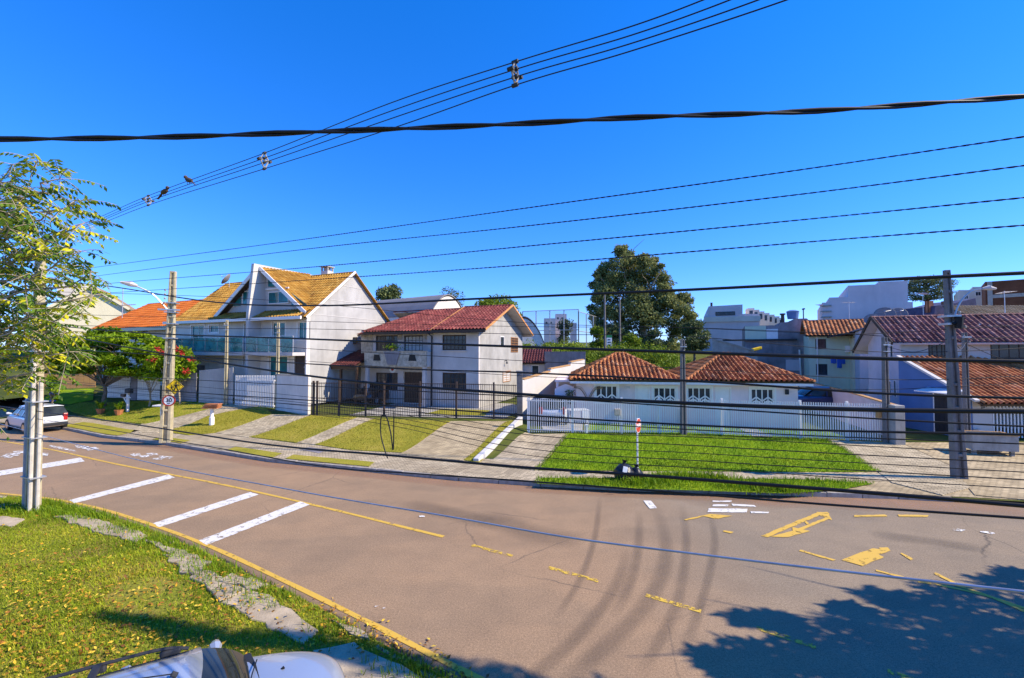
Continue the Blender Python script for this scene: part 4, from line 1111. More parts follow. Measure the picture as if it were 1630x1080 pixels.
for x0, x1 in ((lx, mid - .02), (mid + .02, rx)):
    hw = (x1 - x0) / 2; xc = (x0 + x1) / 2; r_ = .25
    A, B, C_, D_ = (x0, fo, EV), (x1, fo, EV), (x1, bo, EV), (x0, bo, EV)
    R1, R2 = (xc - r_, yc, EV + RH), (xc + r_, yc, EV + RH)
    slope(E, [A, B, R2, R1], M['tile_clay'], .25, .37, .095); slope(E, [B, C_, R2], M['tile_clay'], .25, .37, .095); slope(E, [D_, A, R1], M['tile_clay'], .25, .37, .095); slope(E, [C_, D_, R1, R2], M['tile_clay'], .25, .37, .095)
    for a, b in ((A, R1), (B, R2), (C_, R2), (D_, R1), (R1, R2)): ridge(E, a, b, M['tile_clay'], .11)
    boxpart('fascia', M['white_wood'], E, x0 + .04, fo + .05, EV - .24, x1 - .04, fo + .09, EV - .06)
    boxpart('soffit', M['white_wood'], E, x0 + .05, fo + .092, EV - .2, x1 - .05, 0 - .005, EV - .16)
boxpart('fascia', M['white_wood'], E, rx - .1, fo + .1, EV - .24, rx - .06, bo - .1, EV - .06)
q = H.f(1252, 624); boxpart('wall_light', M['trim'], E, q[0] - .09, -.10, q[1] - .14, q[0] + .09, -.002, q[1] + .14, .02)
text_mesh('house_number', '1298', .17, M['galv'], E, face_mtx((H.f(998, 617)[0], -.012, H.f(998, 617)[1]), (1, 0, 0), (0, -1, 0)))
# left lean-to with gabled porch
lt = H.f(884, 610, .6)[0]
boxpart('lean_to_roof', M['bung_white'], E, lt, .4, 2.3, lx + .35, 4.5, 2.42); boxpart('lean_to_wall', M['grey_plaster'], E, lt, 4.3, 0, -.02, 4.45, 2.3)
boxpart('lean_to_post', M['bung_white'], E, lt + .05, .5, 0, lt + .2, .65, 2.3)
m = MB(); m.prism([(-1.25, .25, 0), (-.02, .25, 0), (-.02, .25, 2.0), (-.62, .25, 2.2), (-1.25, .25, 1.9)], (0, .12, 0)); m.build('porch_wall', M['bung_white'], E)
# plant sconce with two arching palm leaves on the wall
q = H.f(936, 634); pc = thing('wall_planter', 'small hanging planter with two dry arching fronds on white bungalow wall', 'planter', H_world(H, q[0], -.12, q[1] - .15))
m = MB(); m.tube([(0, 0, 0), (0, 0, .14)], [.07, .12], 8); m.build('pot', M['terracotta'], pc)
for s_ in (-1, 1):
    m = MB(); pts = [(s_ * .02, 0, .12), (s_ * .15, -.02, .45), (s_ * .4, -.04, .78), (s_ * .75, -.06, .85)]
    c = smooth_pts(pts, 6); m.tube(c, .012, 4)
    for i in range(2, len(c)):
        for k_ in (-1, 1): m.add([c[i], c[i] + Vector((s_ * .05, k_ * .02, -.14)), c[i] + Vector((s_ * .09, k_ * .05, -.10))], [(0, 1, 2)])
    m.build('frond', mat('dry_frond', (.26, .17, .10), .8, .2, 9), pc)
# dark hanging bag at the porch
m = MB(); q = H_world(H, -.35, .1, 1.7); e = thing('hanging_fern', 'dark hanging plant in the shaded porch beside the bungalow', 'plant', (q[0], q[1], q[2] + .4 - .95))
V = []; Fc = []
for i in range(260):
    a = random.random() * 6.28; b = random.uniform(0, .8); r_ = .28 * math.sqrt(random.random()) * (1 - b * .6); c = Vector((math.cos(a) * r_, math.sin(a) * r_, .75 - b))
    d = Vector((random.gauss(0, 1), random.gauss(0, 1), -1)).normalized() * .11; s = d.cross(Vector((random.random(), random.random(), .3))).normalized() * .03
    k = len(V); V += [c, c + d * .5 + s, c + d, c + d * .5 - s]; Fc.append((k, k + 1, k + 2, k + 3))
fast('fronds', [tuple(v) for v in V], Fc, M['leaf_dark'], e, rnd=np.random.rand(len(Fc)))

# ================================================================== BOUNDARY WALLS
# tall white wall between the red roofed plot and the bungalow
a = T(832, 668); b = P(931, 600, 35.0)
e = thing('white_boundary_wall', 'tall white rendered wall with stepped top beside the bungalow carport', 'wall', (a.x, a.y, hgt(a.x, a.y)))
d = Vector((b.x - a.x, b.y - a.y, 0)); L_ = d.length; u = d.normalized(); nn = Vector((u.y, -u.x, 0)); z0 = -.3
def topz(px, py):
    q = PL(px, py, (a.x, a.y), (b.x, b.y)); return (Vector((q.x - a.x, q.y - a.y, 0)).length, q.z - e.location.z)
prof = [topz(834, 605), topz(876, 592), topz(876.5, 588), topz(908, 582), topz(909, 577), topz(929, 573)]
poly = [u * prof[0][0] * 0 + Z1 * z0] + [u * L_ + Z1 * z0] + [u * L_ + Z1 * prof[-1][1]] + [u * q[0] + Z1 * q[1] for q in prof[::-1]] + [Z1 * prof[0][1]]
m = MB(); m.prism(poly, nn * -.2); m.build('wall_body', M['white'], e)
m = MB()
for i in (0, 2, 4): m.beam(u * prof[i][0] + Z1 * (prof[i][1] + .03) - nn * .1, u * prof[i + 1][0] + Z1 * (prof[i + 1][1] + .03) - nn * .1, .26, .06)
m.build('coping', M['ochre_boards'], e)
# gate pillar of the red roofed plot
a = T(827, 668)
e = thing('gate_pillar', 'tall grey concrete pillar between the brown fence and the white wall', 'pillar', (a.x, a.y, hgt(a.x, a.y) - .05))
m = MB(); m.box(-.16, -.16, 0, .16, .16, 2.75); bev(m.build('shaft', M['pole_grey'], e), .02); m = MB(); m.box(-.2, -.2, 2.75, .2, .2, 2.83); m.build('cap', M['concrete'], e)
# low sloping white wall beside the drive
q0, q1 = T(762, 737), T(832, 676)
e = thing('low_white_wall', 'low sloping white edging wall between the tan drive and grey drive', 'wall', (q0.x, q0.y, hgt(q0.x, q0.y)))
d = Vector((q1.x - q0.x, q1.y - q0.y, 0)); u = d.normalized(); nn = Vector((-u.y, u.x, 0)); dz = hgt(q1.x, q1.y) - hgt(q0.x, q0.y)
m = MB(); m.prism([Z1 * -.2, Z1 * .16, d + Z1 * (dz + .42), d + Z1 * (dz - .2)], nn * .24); bev(m.build('wall_body', M['white'], e), .02)
# grey-blue back wall and shed behind
a = P(867, 590, 37.0); b = P(932, 590, 36.0)
e = thing('back_wall', 'shaded grey block wall behind the white boundary wall', 'wall', (a.x, a.y, 0))
zt = P(900, 560, 36.5).z; m = MB(); m.obox((0, 0, -.5), (b.x - a.x, b.y - a.y, 0), (.05, .25, 0), (0, 0, zt + .5)); m.build('wall_body', M['old_wall'], e)
a = P(836, 590, 37.5)
H = House('garden_shed', 'small outbuilding with maroon tiled roof behind the red roofed house', 'shed', a.x, a.y, 8, .8)
E = H.e; W_ = 1.95; ez = H.f(850, 577)[1]; rz_ = H.f(850, 556, 2.2)[1]
ops = [(.95, ez - 1.6, 1.6, ez - .25)]
m = MB(); wall(m, (-.4, 0, 0), X1, nF, W_ + .4, ez, .15, [(ops[0][0], ops[0][1], ops[0][2], ops[0][3])]); m.build('front_wall', M['lt_grey'], E)
window(E, (.55, 0, ez - 1.6), X1, nF, .65, 1.35, M['white_wood'], M['glass_dark'], 1, 1)
m = MB(); m.prism([(W_, .15, 0), (W_, 4.4, 0), (W_, 4.4, ez), (W_, 2.2, rz_ - .1), (W_, .15, ez)], (-.15, 0, 0)); m.build('gable_wall', M['white'], E)
slope(E, [(-.6, -.3, ez - .05), (W_ + .25, -.3, ez - .05), (W_ + .25, 2.2, rz_), (-.6, 2.2, rz_)], M['tile_maroon'], .24, .36, .05)
boxpart('back_wall', M['lt_grey'], E, -.4, 4.3, 0, W_ - .15, 4.4, ez)
# ================================================================== FENCES AND GATES
# brown iron fence of the red roofed house
a, b = T(494, 662), T(822, 669)
e = thing('iron_fence', 'dark brown iron bar fence in front of the red roofed house', 'fence', (a.x, a.y, hgt(a.x, a.y)))
fence_bars(e, xy(a), xy(b), 118, 1.95, hgt, M['brown_metal'], .022, rails=(.04, .52, .97))
posts = [500, 506, 541, 583, 612, 669, 727, 786]
for px_ in posts:
    q = PL(px_, 600, xy(a), xy(b)); z = hgt(q.x, q.y)
    m = MB(); m.box(-.05, -.05, -.05, .05, .05, 2.05); o = m.build('post', M['brown_metal'], e); o.location = (q.x - a.x, q.y - a.y - .06, z - e.location.z)
# white fence of the bungalows
a, b, c = T(838, 688), T(1090, 691), T(1432, 705)
e = thing('white_picket_fence', 'long white metal bar fence in front of the white bungalows', 'fence', (a.x, a.y, hgt(a.x, a.y)))
fence_bars(e, xy(a), xy(b), 72, 1.72, hgt, M['white_metal'], .03, rails=(.06, .9), bw=.034)
fence_bars(e, xy(b), xy(c), 92, 1.72, hgt, M['white_metal'], .03, rails=(.06, .9), bw=.042)
for px_ in (842, 912, 990, 1050, 1150, 1275, 1350):
    q = PL(px_, 650, xy(a), xy(b)) if px_ < 1090 else PL(px_, 650, xy(b), xy(c))
    m = MB(); m.box(-.05, -.05, -.05, .05, .05, 1.8); o = m.build('post', M['white_metal'], e); o.location = (q.x - a.x, q.y - a.y + .08, hgt(q.x, q.y) - e.location.z)
# letter box on the fence, meter
q = PL(982, 656, xy(a), xy(b)); o = boxpart('letter_box', M['stone'], None, -.14, -.1, -.16, .14, .03, .16, .02); o.location = (q.x, q.y - .05, q.z)
tag(o, 'small beige letter box on the white fence near the bungalow door', 'letter box')
q = PL(1398, 660, xy(b), xy(c)); o = boxpart('meter_box', M['ochre_boards'], None, -.16, -.1, -.14, .16, .03, .14, .02); o.location = (q.x, q.y - .06, q.z)
tag(o, 'small ochre meter box at the right end of the white fence', 'meter box')
# white wall right of the bungalow drive, falling towards the street
a1 = T(1432, 703); b1 = P(1262, 590, 34)
e = thing('side_wall', 'white side wall falling towards the street right of the bungalows', 'wall', (a1.x, a1.y, .3))
q = [PL(px_, py_, xy(a1), xy(b1)) for px_, py_ in ((1428, 648), (1400, 640), (1340, 622), (1300, 612), (1272, 606))]
o_ = Vector((a1.x, a1.y, .3)); u = Vector((b1.x - a1.x, b1.y - a1.y, 0)).normalized(); nn = Vector((u.y, -u.x, 0))
pts = [Vector((0, 0, -.2)), Vector((q[-1].x, q[-1].y, .1)) - o_] + [v - o_ for v in q[::-1]] + [Vector((0, 0, q[0].z - .3))]
m = MB(); m.prism(pts, nn * .18); m.build('wall_body', M['lavender'], e)
m = MB()
for v0, v1 in zip(q[:-1], q[1:]): m.beam(v0 - o_ + nn * .09 + Z1 * .03, v1 - o_ + nn * .09 + Z1 * .03, .24, .05)
m.build('coping', M['ochre_boards'], e)
# concrete gate pillar at right end of the fence
q = T(1442, 708); o = boxpart('gate_pillar', M['old_wall2'], None, -.22, -.2, -.1, .22, .2, 1.75, .02); o.location = (q.x - .4, q.y, hgt(q.x, q.y)); tag(o, 'stained greenish concrete gate pillar at the right end of the white fence', 'pillar')

# left plot walls and gates
def gate_wall(name, label, cat, pa, pb, top, m_, t=.18, slats=0, cap=None, sm=None, gap=.02):
    a, b = T(*pa), T(*pb); za, zb = hgt(a.x, a.y), hgt(b.x, b.y)
    e = thing(name, label, cat, (a.x, a.y, za - .1)); d = Vector((b.x - a.x, b.y - a.y, 0)); u = d.normalized(); nn = Vector((-u.y, u.x, 0))
    ta = PL(pa[0], top[0], xy(a), xy(b)).z - za + .1; tb = PL(pb[0], top[1], xy(a), xy(b)).z - za + .1; b0 = zb - za
    if slats:
        for i in range(slats):
            f0, f1 = (i + gap) / slats, (i + 1 - gap) / slats
            mm = MB(); mm.cur = random.random()
            mm.prism([d * f0 + Z1 * (b0 * f0 + .15), d * f1 + Z1 * (b0 * f1 + .15), d * f1 + Z1 * (ta + (tb - ta) * f1), d * f0 + Z1 * (ta + (tb - ta) * f0)], nn * .03)
            mm.build('slat', m_, e)
        for r_ in (.12, .85):
            mm = MB(); mm.beam(Z1 * (.1 + r_ * (ta - .1)) + nn * .06, d + Z1 * (b0 + r_ * (tb - b0)) + nn * .06, .05, .07); mm.build('rail', sm or m_, e)
    else:
        mm = MB(); mm.prism([Z1 * -.1, d + Z1 * (b0 - .1), d + Z1 * tb, Z1 * ta], nn * t); mm.build('wall_body', m_, e)
        if cap:
            mm = MB(); mm.beam(Z1 * (ta + .03) + nn * t / 2, d + Z1 * (tb + .03) + nn * t / 2, t + .08, .06); mm.build('coping', cap, e)
    return e
gate_wall('ochre_wall', 'tall ochre boarded wall behind the lawn mound at the far left', 'wall', (60, 621), (152, 618), (590, 588), M['ochre_boards'], slats=9)
gate_wall('garage_gate', 'white slatted garage gate beside the tree trunk, left of the grey pillar', 'gate', (170, 634), (206, 635), (601, 600), M['white_metal'], slats=10, gap=.06)
gate_wall('grey_pillar', 'dark grey wall pillar between two white garage gates', 'pillar', (207, 637), (217, 637), (596, 596), M['old_wall'], t=.4)
gate_wall('garage_gate', 'white slatted garage gate with slanting shadows, right of the grey pillar', 'gate', (218, 638), (254, 639), (600, 600), M['white_metal'], slats=11, gap=.06)
gate_wall('grey_gate', 'dark grey panelled gate behind the tall pole with traffic signs', 'gate', (257, 640), (312, 641), (594, 594), M['old_wall'], slats=7)
gate_wall('slatted_wall', 'pale wall with vertical grooves left of the white terrace gate', 'wall', (316, 642), (370, 645), (590, 585), M['gable_white'], slats=16)
gate_wall('terrace_gate', 'white barred gate with a diagonal shadow in front of the terrace', 'gate', (373, 646), (436, 651), (598, 598), M['white_metal'], slats=24, gap=.27)
gate_wall('corner_wall', 'grey rendered wall stub at the corner of the brown iron fence', 'wall', (438, 652), (490, 661), (597, 599), M['grey_plaster'], cap=M['concrete'])

# ================================================================== LEFT BACKGROUND HOUSES
a = P(80, 560, 50)
H = House('cream_gable_house', 'cream house with a broad plain gable behind the near tree', 'house', a.x, a.y, -32, 1.5)
E = H.e; A = H.f(62, 503); B = H.f(200, 492); C_ = H.f(145, 457)
m = MB(); m.prism([(A[0], 0, -1), (B[0], 0, -1), (B[0], 0, B[1]), (C_[0], 0, C_[1]), (A[0], 0, A[1])], (0, 8, 0)); m.build('walls', M['cream'], E)
for s_, q in ((-1, A), (1, B)):
    m = MB(); m.prism([(C_[0], -.3, C_[1] + .05), (q[0] + s_ * .4, -.3, q[1] - .15), (q[0] + s_ * .4, -.3, q[1] + .05), (C_[0], -.3, C_[1] + .28)], (0, 8.6, 0)); m.build('roof', M['tile_far'], E)
    m = MB(); m.beam((C_[0], -.33, C_[1] + .1), (q[0] + s_ * .4, -.33, q[1] - .05), .06, .3); m.build('bargeboard', M['cream'], E)
r_ = H.f(120, 462, 3); boxpart('chimney', M['far_cream'], E, r_[0] - 1.6, 3, r_[1] - 1, r_[0] + .6, 4.4, r_[1] + .9)
# orange roofed house
a = P(262, 560, 39.0)
H = House('orange_roof_house', 'house with a broad bright orange roof left of the terrace', 'house', a.x, a.y, 24, 1.2)
E = H.e; ez = H.f(240, 514)[1]; xl = H.f(165, 520)[0]; rz_ = ez + 2.5; xr = H.f(322, 500)[0] - .6
q = [H.rect(214, 521, 236, 540)]
m = MB(); wall(m, (xl, 0, 0), X1, nF, xr - xl, ez, .2, [(v[0] - xl, v[1], v[2] - xl, v[3]) for v in q]); m.build('front_wall', M['grey_plaster'], E)
for v in q: window(E, (v[0], 0, v[1]), X1, nF, v[2] - v[0], v[3] - v[1], M['white_wood'], M['glass_dark'], 4, 3, trim=M['white_wood'])
m = MB(); m.prism([(xr, .2, 0), (xr, 8, 0), (xr, 8, ez), (xr, 4, rz_ - .1), (xr, .2, ez)], (-.2, 0, 0)); m.build('gable_wall', M['cream'], E)
m = MB(); m.prism([(xl, .2, 0), (xl, 8, 0), (xl, 8, ez), (xl, 4, rz_ - .1), (xl, .2, ez)], (.2, 0, 0)); m.build('gable_wall', M['cream'], E)
boxpart('back_wall', M['grey_plaster'], E, xl + .2, 7.8, 0, xr - .2, 8, ez)
slope(E, [(xl - .6, -.8, ez - .45), (xr + .6, -.8, ez - .45), (xr + .6, 4, rz_), (xl - .6, 4, rz_)], M['tile_orange'], .3, .5, .03)
m = MB(); m.prism([(xr + .6, 4.02, rz_), (xr + .6, 8.8, ez - .45), (xl - .6, 8.8, ez - .45), (xl - .6, 4.02, rz_)], (0, 0, .08)); m.build('rear_roof', M['tile_orange'], E)
m = MB(); m.beam((xr + .64, -.85, ez - .5), (xr + .64, 4, rz_ + .02), .07, .3); m.build('bargeboard', M['cream'], E)
boxpart('fascia', M['cream'], E, xl - .6, -.9, ez - .78, xr + .6, -.81, ez - .48)
# antenna mast
q = P(195, 490, 44); e = thing('tv_antenna', 'thin rooftop mast with a small television antenna left of the orange roof', 'antenna', (q.x, q.y, q.z - 3))
m = MB(); m.tube([(0, 0, 0), (0, 0, 5.0)], .04, 6); m.build('mast', M['galv'], e)
m = MB(); m.tube([(-.3, 0, 3.2), (1.6, -.3, 3.3)], .025, 5)
for i in range(6): m.tube([(.1 + i * .25, -.35 - .05 * i, 3.23 + .01 * i), (.1 + i * .25, .3 - .05 * i, 3.23 + .01 * i)], .015, 4)
m.build('aerial', M['galv'], e)
# arched roof halls behind
def hall(name, label, px0, px1, yeave, ytop, Y, dep, g, m_w, ang=0):
    a = P(px0, yeave, Y); H = House(name, label, 'hall', a.x, a.y, ang, g)
    x1 = H.f(px1, yeave)[0]; ez = H.f(px0, yeave)[1]; tz = H.f((px0 + px1) / 2, ytop)[1]; n = 16; arc = [(x1 * i / n, ez + (tz - ez) * math.sin(math.pi * i / n) ** .8) for i in range(n + 1)]
    m = MB(); m.prism([(0, .1, 0), (x1, .1, 0)] + [(p[0], .1, p[1] - .15) for p in arc[::-1]], (0, .2, 0)); m.build('end_wall', m_w, H.e)
    for i in range(n):
        mm = MB(); p, q = arc[i], arc[i + 1]; mm.prism([(p[0], 0, p[1]), (q[0], 0, q[1]), (q[0], 0, q[1] + .12), (p[0], 0, p[1] + .12)], (0, dep, 0)); mm.build('roof_sheet', M['grey_sheet'], H.e)
    boxpart('side_wall', m_w, H.e, .05, .3, 0, .25, dep, ez); boxpart('side_wall', m_w, H.e, x1 - .25, .3, 0, x1 - .05, dep, ez)
    return H
hall('arched_hall', 'grey barrel-vaulted hall rising behind the white gable and red roof', 686, 742, 502, 470, 52, 15, 3, M['grey_plaster'], -58)
hall('arched_hall', 'grey arched shed roof just right of the red roofed gable', 800, 866, 546, 505, 50, 12, 3, M['grey_plaster'], 0)

# ================================================================== RIGHT HAND HOUSES
# corner house, upper storey under old pink tiles
a = P(1434, 560, 25.0)
H = House('corner_house', 'white house with old pinkish tiled roof and dark upper windows at the right', 'house', a.x, a.y, 20, .35)
E = H.e; ez = H.f(1440, 541)[1]; XR = 11.0; DPc = 4.4; rz_ = ez + 1.45
ops = [H.rect(1478, 546, 1508, 572), H.rect(1577, 544, 1640, 572)]
m = MB(); wall(m, (0, 0, 0), X1, nF, XR, ez, .2, ops); m.build('front_wall', M['white'], E)
for q in ops: window(E, (q[0], 0, q[1]), X1, nF, q[2] - q[0], q[3] - q[1], M['dark_wood'], M['glass_dark'], 4, 1, fr=.09, sill=M['white'])
m = MB(); m.prism([(0, .2, 0), (0, DPc, 0), (0, DPc, ez - .25), (0, DPc * .5, rz_ - .12), (0, .2, ez)], (.2, 0, 0)); m.build('gable_wall', M['lavender'], E)
for q0, q1 in (((1405, 553), (1407.5, 560)), ((1410, 552), (1412.5, 559)), ((1418, 550), (1422, 569))):
    A, B = H.sd(q0[0], q1[1]), H.sd(q1[0], q0[1]); window(E, (0, A[0], A[1]), -Y1, -X1, max(.18, A[0] - B[0]), B[1] - A[1], M['white_wood'], M['glass_dark'], 1, 1, rec=-.04, fr=.03)
for q0, q1 in (((1416, 607), (1419, 630)), ((1424, 606), (1427, 632))):
    A, B = H.sd(q0[0], q1[1]), H.sd(q1[0], q0[1]); window(E, (0, A[0], A[1]), -Y1, -X1, max(.2, A[0] - B[0]), B[1] - A[1], M['white_wood'], M['glass_dark'], 1, 1, rec=-.04, fr=.03)
boxpart('back_wall', M['lavender'], E, .2, DPc - .2, 0, XR, DPc, ez - .25); boxpart('side_wall', M['white'], E, XR - .2, .2, 0, XR, DPc - .2, ez)
slope(E, [(-.55, -.5, ez - .2), (XR + .4, -.5, ez - .2), (XR + .4, DPc / 2, rz_), (-.55, DPc / 2, rz_)], M['tile_old'], .26, .38, .085, under=M['lavender'])
m = MB(); m.prism([(-.55, DPc / 2 + .02, rz_), (-.55, DPc + .8, ez - .75), (XR + .4, DPc + .8, ez - .75), (XR + .4, DPc / 2 + .02, rz_)], (0, 0, .08)); m.build('rear_roof', M['tile_old'], E)
m = MB(); m.prism([(-.55, DPc / 2 + .02, rz_ - .1), (-.55, DPc + .8, ez - .85), (XR + .4, DPc + .8, ez - .85), (XR + .4, DPc / 2 + .02, rz_ - .1)], (0, 0, .07)); m.build('rear_soffit', M['lavender'], E)
ridge(E, (-.55, DPc / 2, rz_ + .02), (XR + .4, DPc / 2, rz_ + .02), M['tile_old'])
for y0, z0, y1, z1 in ((-.55, ez - .22, DPc / 2, rz_ + .02), (DPc / 2, rz_ + .02, DPc + .8, ez - .72)):
    m = MB(); m.beam((-.6, y0, z0), (-.6, y1, z1), .06, .2); m.build('bargeboard', M['dark_wood'], E)
HC = H
for i, (px_, py_, rr, lb) in enumerate(((1388, 509, .42, 'leftmost and smallest'), (1408, 503, .62, 'largest and middle'), (1429, 501, .5, 'rightmost'))):
    q = P(px_, py_, 30.5); dish('satellite_dish', lb + ' of three satellite dishes above the corner house roof', 'satellite dish', (q.x, q.y, q.z - 1.6), R(215 + 15 * i), R(30), rr, M['grey_sheet'], pole=1.5)
q = P(1550, 527, 25.2); dish('satellite_dish', 'rusty dish lying against the pinkish tiled roof right of the grey pole', 'satellite dish', (q.x, q.y, q.z - .35), R(250), R(35), .5, M['tile_maroon'], pole=.3)
# lower front wing with bright clay roof and blue side wall
a = P(1542, 690, 20.4)
H = House('front_wing', 'low street wing with bright clay tile roof and blue side wall at right', 'house', a.x, a.y, 0, .35)
E = H.e; ez = H.f(1560, 633)[1]; top = H.sd(1441, 577)
LB = 3.6; kz = (top[1] - ez) / top[0]; XR = 9.0
m = MB(); m.prism([(0, .0, -.1), (0, LB, -.1), (0, LB, ez + kz * LB), (0, 0, ez)], (.2, 0, 0)); m.build('side_wall', M['blue_wall'], E)
m = MB(); m.beam((-.02, -.45, ez - kz * .45 + .1), (-.02, LB, ez + kz * LB + .12), .22, .10); m.build('verge_trim', M['white'], E)
slope(E, [(.1, -.6, ez - .6 * kz + .06), (XR, -.6, ez - .6 * kz + .06), (XR, LB, ez + LB * kz + .06), (.1, LB, ez + LB * kz + .06)], M['tile_clay'], .27, .42, .10)
boxpart('front_panel', M['white'], E, .2, -.02, -.1, 1.12, .15, ez - .1)
text_mesh('house_number', '221', .2, M['sign_black'], E, face_mtx((.72, -.03, ez - .42), (1, 0, .25), (0, -1, 0)))
boxpart('base_block', M['white'], E, .2, -.25, -.1, .42, -.022, .55)
boxpart('lintel', M['dark_wood'], E, 1.12, 0, ez - .25, XR, .15, ez - .08); boxpart('far_wall', M['blue_wall'], E, .2, LB - .1, 0, XR, LB, ez)
for i in range(46):
    x = 1.25 + i * .165
    if i == 0: mm = MB(); mm.box(-.03, 0, .1, .03, .03, ez - .3); gb = mm.build('gate_bar', M['white_metal'], E); o = gb
    else: o = bpy.data.objects.new('gate_bar', gb.data); COL.objects.link(o); o.parent = E
    o.location = (x, .05, 0)
for z in (.2, ez - .55): boxpart('gate_rail', M['white_metal'], E, 1.15, .082, z, XR, .11, z + .06)
# side door, awning on the blue wall
A, B = H.sd(1489, 692), H.sd(1516, 627)
panel_door(E, (0, A[0], .1), -Y1, -X1, 1.0, 1.95, M['trim'], M['white_metal'], rec=-.02, slats=4)
m = MB(); m.prism([(0, A[0] + .3, 2.28), (0, A[0] - 1.5, 2.28), (-.75, A[0] - 1.5, 2.12), (-.75, A[0] + .3, 2.12)], (0, 0, .05)); m.build('awning', M['white_metal'], E)
# second blue volume in the gap, with grooved door
q = P(1442, 700, 24.4); o = boxpart('side_gate', M['blue_wall'], None, 0, 0, 0, 2.2, .1, 2.2); o.location = (q.x, q.y, .3); tag(o, 'blue panel gate set back in the gap beside the blue wall', 'gate')
# bin enclosure / concrete planter on the forecourt
q = T(1580, 724); e = thing('concrete_trough', 'low concrete bin trough on short legs in front of the white gate at right', 'trough', (q.x - .9, q.y - .1, hgt(q.x, q.y) + .03), R(-14))
m = MB(); wall(m, (0, 0, .18), X1, nF, 1.5, .62, .07); wall(m, (0, .85, .18), X1, -nF, 1.5, .62, .07); m.box(0, .07, .18, .07, .78, .8); m.box(1.43, .07, .18, 1.5, .78, .8); m.box(.07, .07, .18, 1.43, .78, .24); m.build('tray', M['concrete'], e)
m = MB(); m.box(-.03, -.03, .80, 1.53, .06, .83); m.box(-.03, .80, .80, 1.53, .9, .83); m.box(-.03, .06, .80, .06, .80, .83); m.box(1.44, .06, .80, 1.53, .80, .83); m.build('rim', M['ochre_boards'], e)
for x in (.06, 1.3):
    for y in (.08, .68): boxpart('leg', M['concrete'], e, x, y, -.02, x + .12, y + .12, .178)
# pale green block of flats
a = P(1288, 560, 39.5)
H = House('pale_green_flats', 'pale green two-storey block with clay roof and washing, behind the bungalow drive', 'apartment block', a.x, a.y, 29, .5)
E = H.e; XR = H.f(1402, 560)[0]; ez = H.f(1340, 532)[1]; ops = [H.rect(1298, 540, 1315, 556), H.rect(1299, 580, 1317, 597)]
m = MB(); wall(m, (0, 0, 0), X1, nF, XR, ez, .2, ops); m.build('front_wall', M['pale_green'], E)
for q in ops: window(E, (q[0], 0, q[1]), X1, nF, q[2] - q[0], q[3] - q[1], M['trim'], M['glass_dark'], 2, 1, sill=M['white'])
boxpart('side_wall', M['pale_green'], E, 0, .2, 0, .2, 5, ez); boxpart('side_wall', M['pale_green'], E, XR - .2, .2, 0, XR, 5, ez); boxpart('back_wall', M['pale_green'], E, .2, 4.8, 0, XR - .2, 5, ez)
rz_ = H.f(1330, 510, 2.5)[1]
slope(E, [(-.3, -.5, ez - .1), (XR + .4, -.5, ez - .1), (XR + .4, 2.5, rz_), (-.3, 2.5, rz_)], M['tile_clay'], .3, .42, .07)
m = MB(); m.prism([(-.3, 2.52, rz_), (-.3, 5.4, ez - .1), (XR + .4, 5.4, ez - .1), (XR + .4, 2.52, rz_)], (0, 0, .08)); m.build('rear_roof', M['tile_clay'], E)
m = MB(); m.tube([(.6, -.1, 0), (.6, -.1, ez)], .05, 6); m.build('downpipe', M['white_metal'], E)
# stair tower with awning and balconies
x0 = H.f(1352, 560)[0]; x1 = H.f(1372, 560)[0]
boxpart('stair_wall', M['cream'], E, x0, -1.6, 0, x0 + .2, -.01, ez - .4)
az = H.f(1345, 537, -2)[1]; m = MB(); m.prism([(x0 - 1.6, -2.2, az), (x1 + .2, -2.2, az + .55), (x1 + .2, -2.2, az + .7), (x0 - 1.6, -2.2, az + .15)], (0, 2.1, 0)); m.build('awning', M['trim'], E)
for zz in (H.f(1360, 588, -1.5)[1],): boxpart('balcony', M['grey_plaster'], E, x0 + .2, -1.6, zz, x1 + .6, -.01, zz + .25); boxpart('balcony_wall', M['grey_plaster'], E, x0 + .2, -1.6, zz + .25, x1 + .6, -1.48, zz + 1.0)
q = H.rect(1371, 595, 1385, 623, -.4); boxpart('stair_door', M['dark_wood'], E, q[0], -.46, q[1], q[2], -.40, q[3])
q = H.f(1334, 570, -.9); wz = H_world(H, q[0], -.9, q[1])
e = thing('washing', 'bright blue clothes hung out under a rack on the pale green block', 'laundry', (wz[0], wz[1], wz[2] - .7))
m = MB()
for i in range(5): m.tube([(-.8, .0 + .1 * i, .75), (.7, .0 + .1 * i, .75)], .01, 4)
m.tube([(-.8, 0, .75), (-.8, .8, .75)], .015, 4); m.tube([(.7, 0, .75), (.7, .8, .75)], .015, 4); m.build('rack', M['galv'], e)
for x, w_, h_ in ((-.62, .5, .55), (-.08, .42, .95), (.32, .32, .6)):
    V = []; Fc = []; nx, nz = 6, 6
    for j in range(nz + 1):
        for i in range(nx + 1): V.append((x + w_ * i / nx, .03 * math.sin(i * 2.2 + j * .4), .76 - h_ * j / nz + .02 * math.sin(i * 1.3)))
    for j in range(nz):
        for i in range(nx): k = j * (nx + 1) + i; Fc.append((k, k + nx + 1, k + nx + 2, k + 1))
    o = fast('garment', V, Fc, M['blue_plastic'], e, smooth=True); s_ = o.modifiers.new('s', 'SOLIDIFY'); s_.thickness = .02
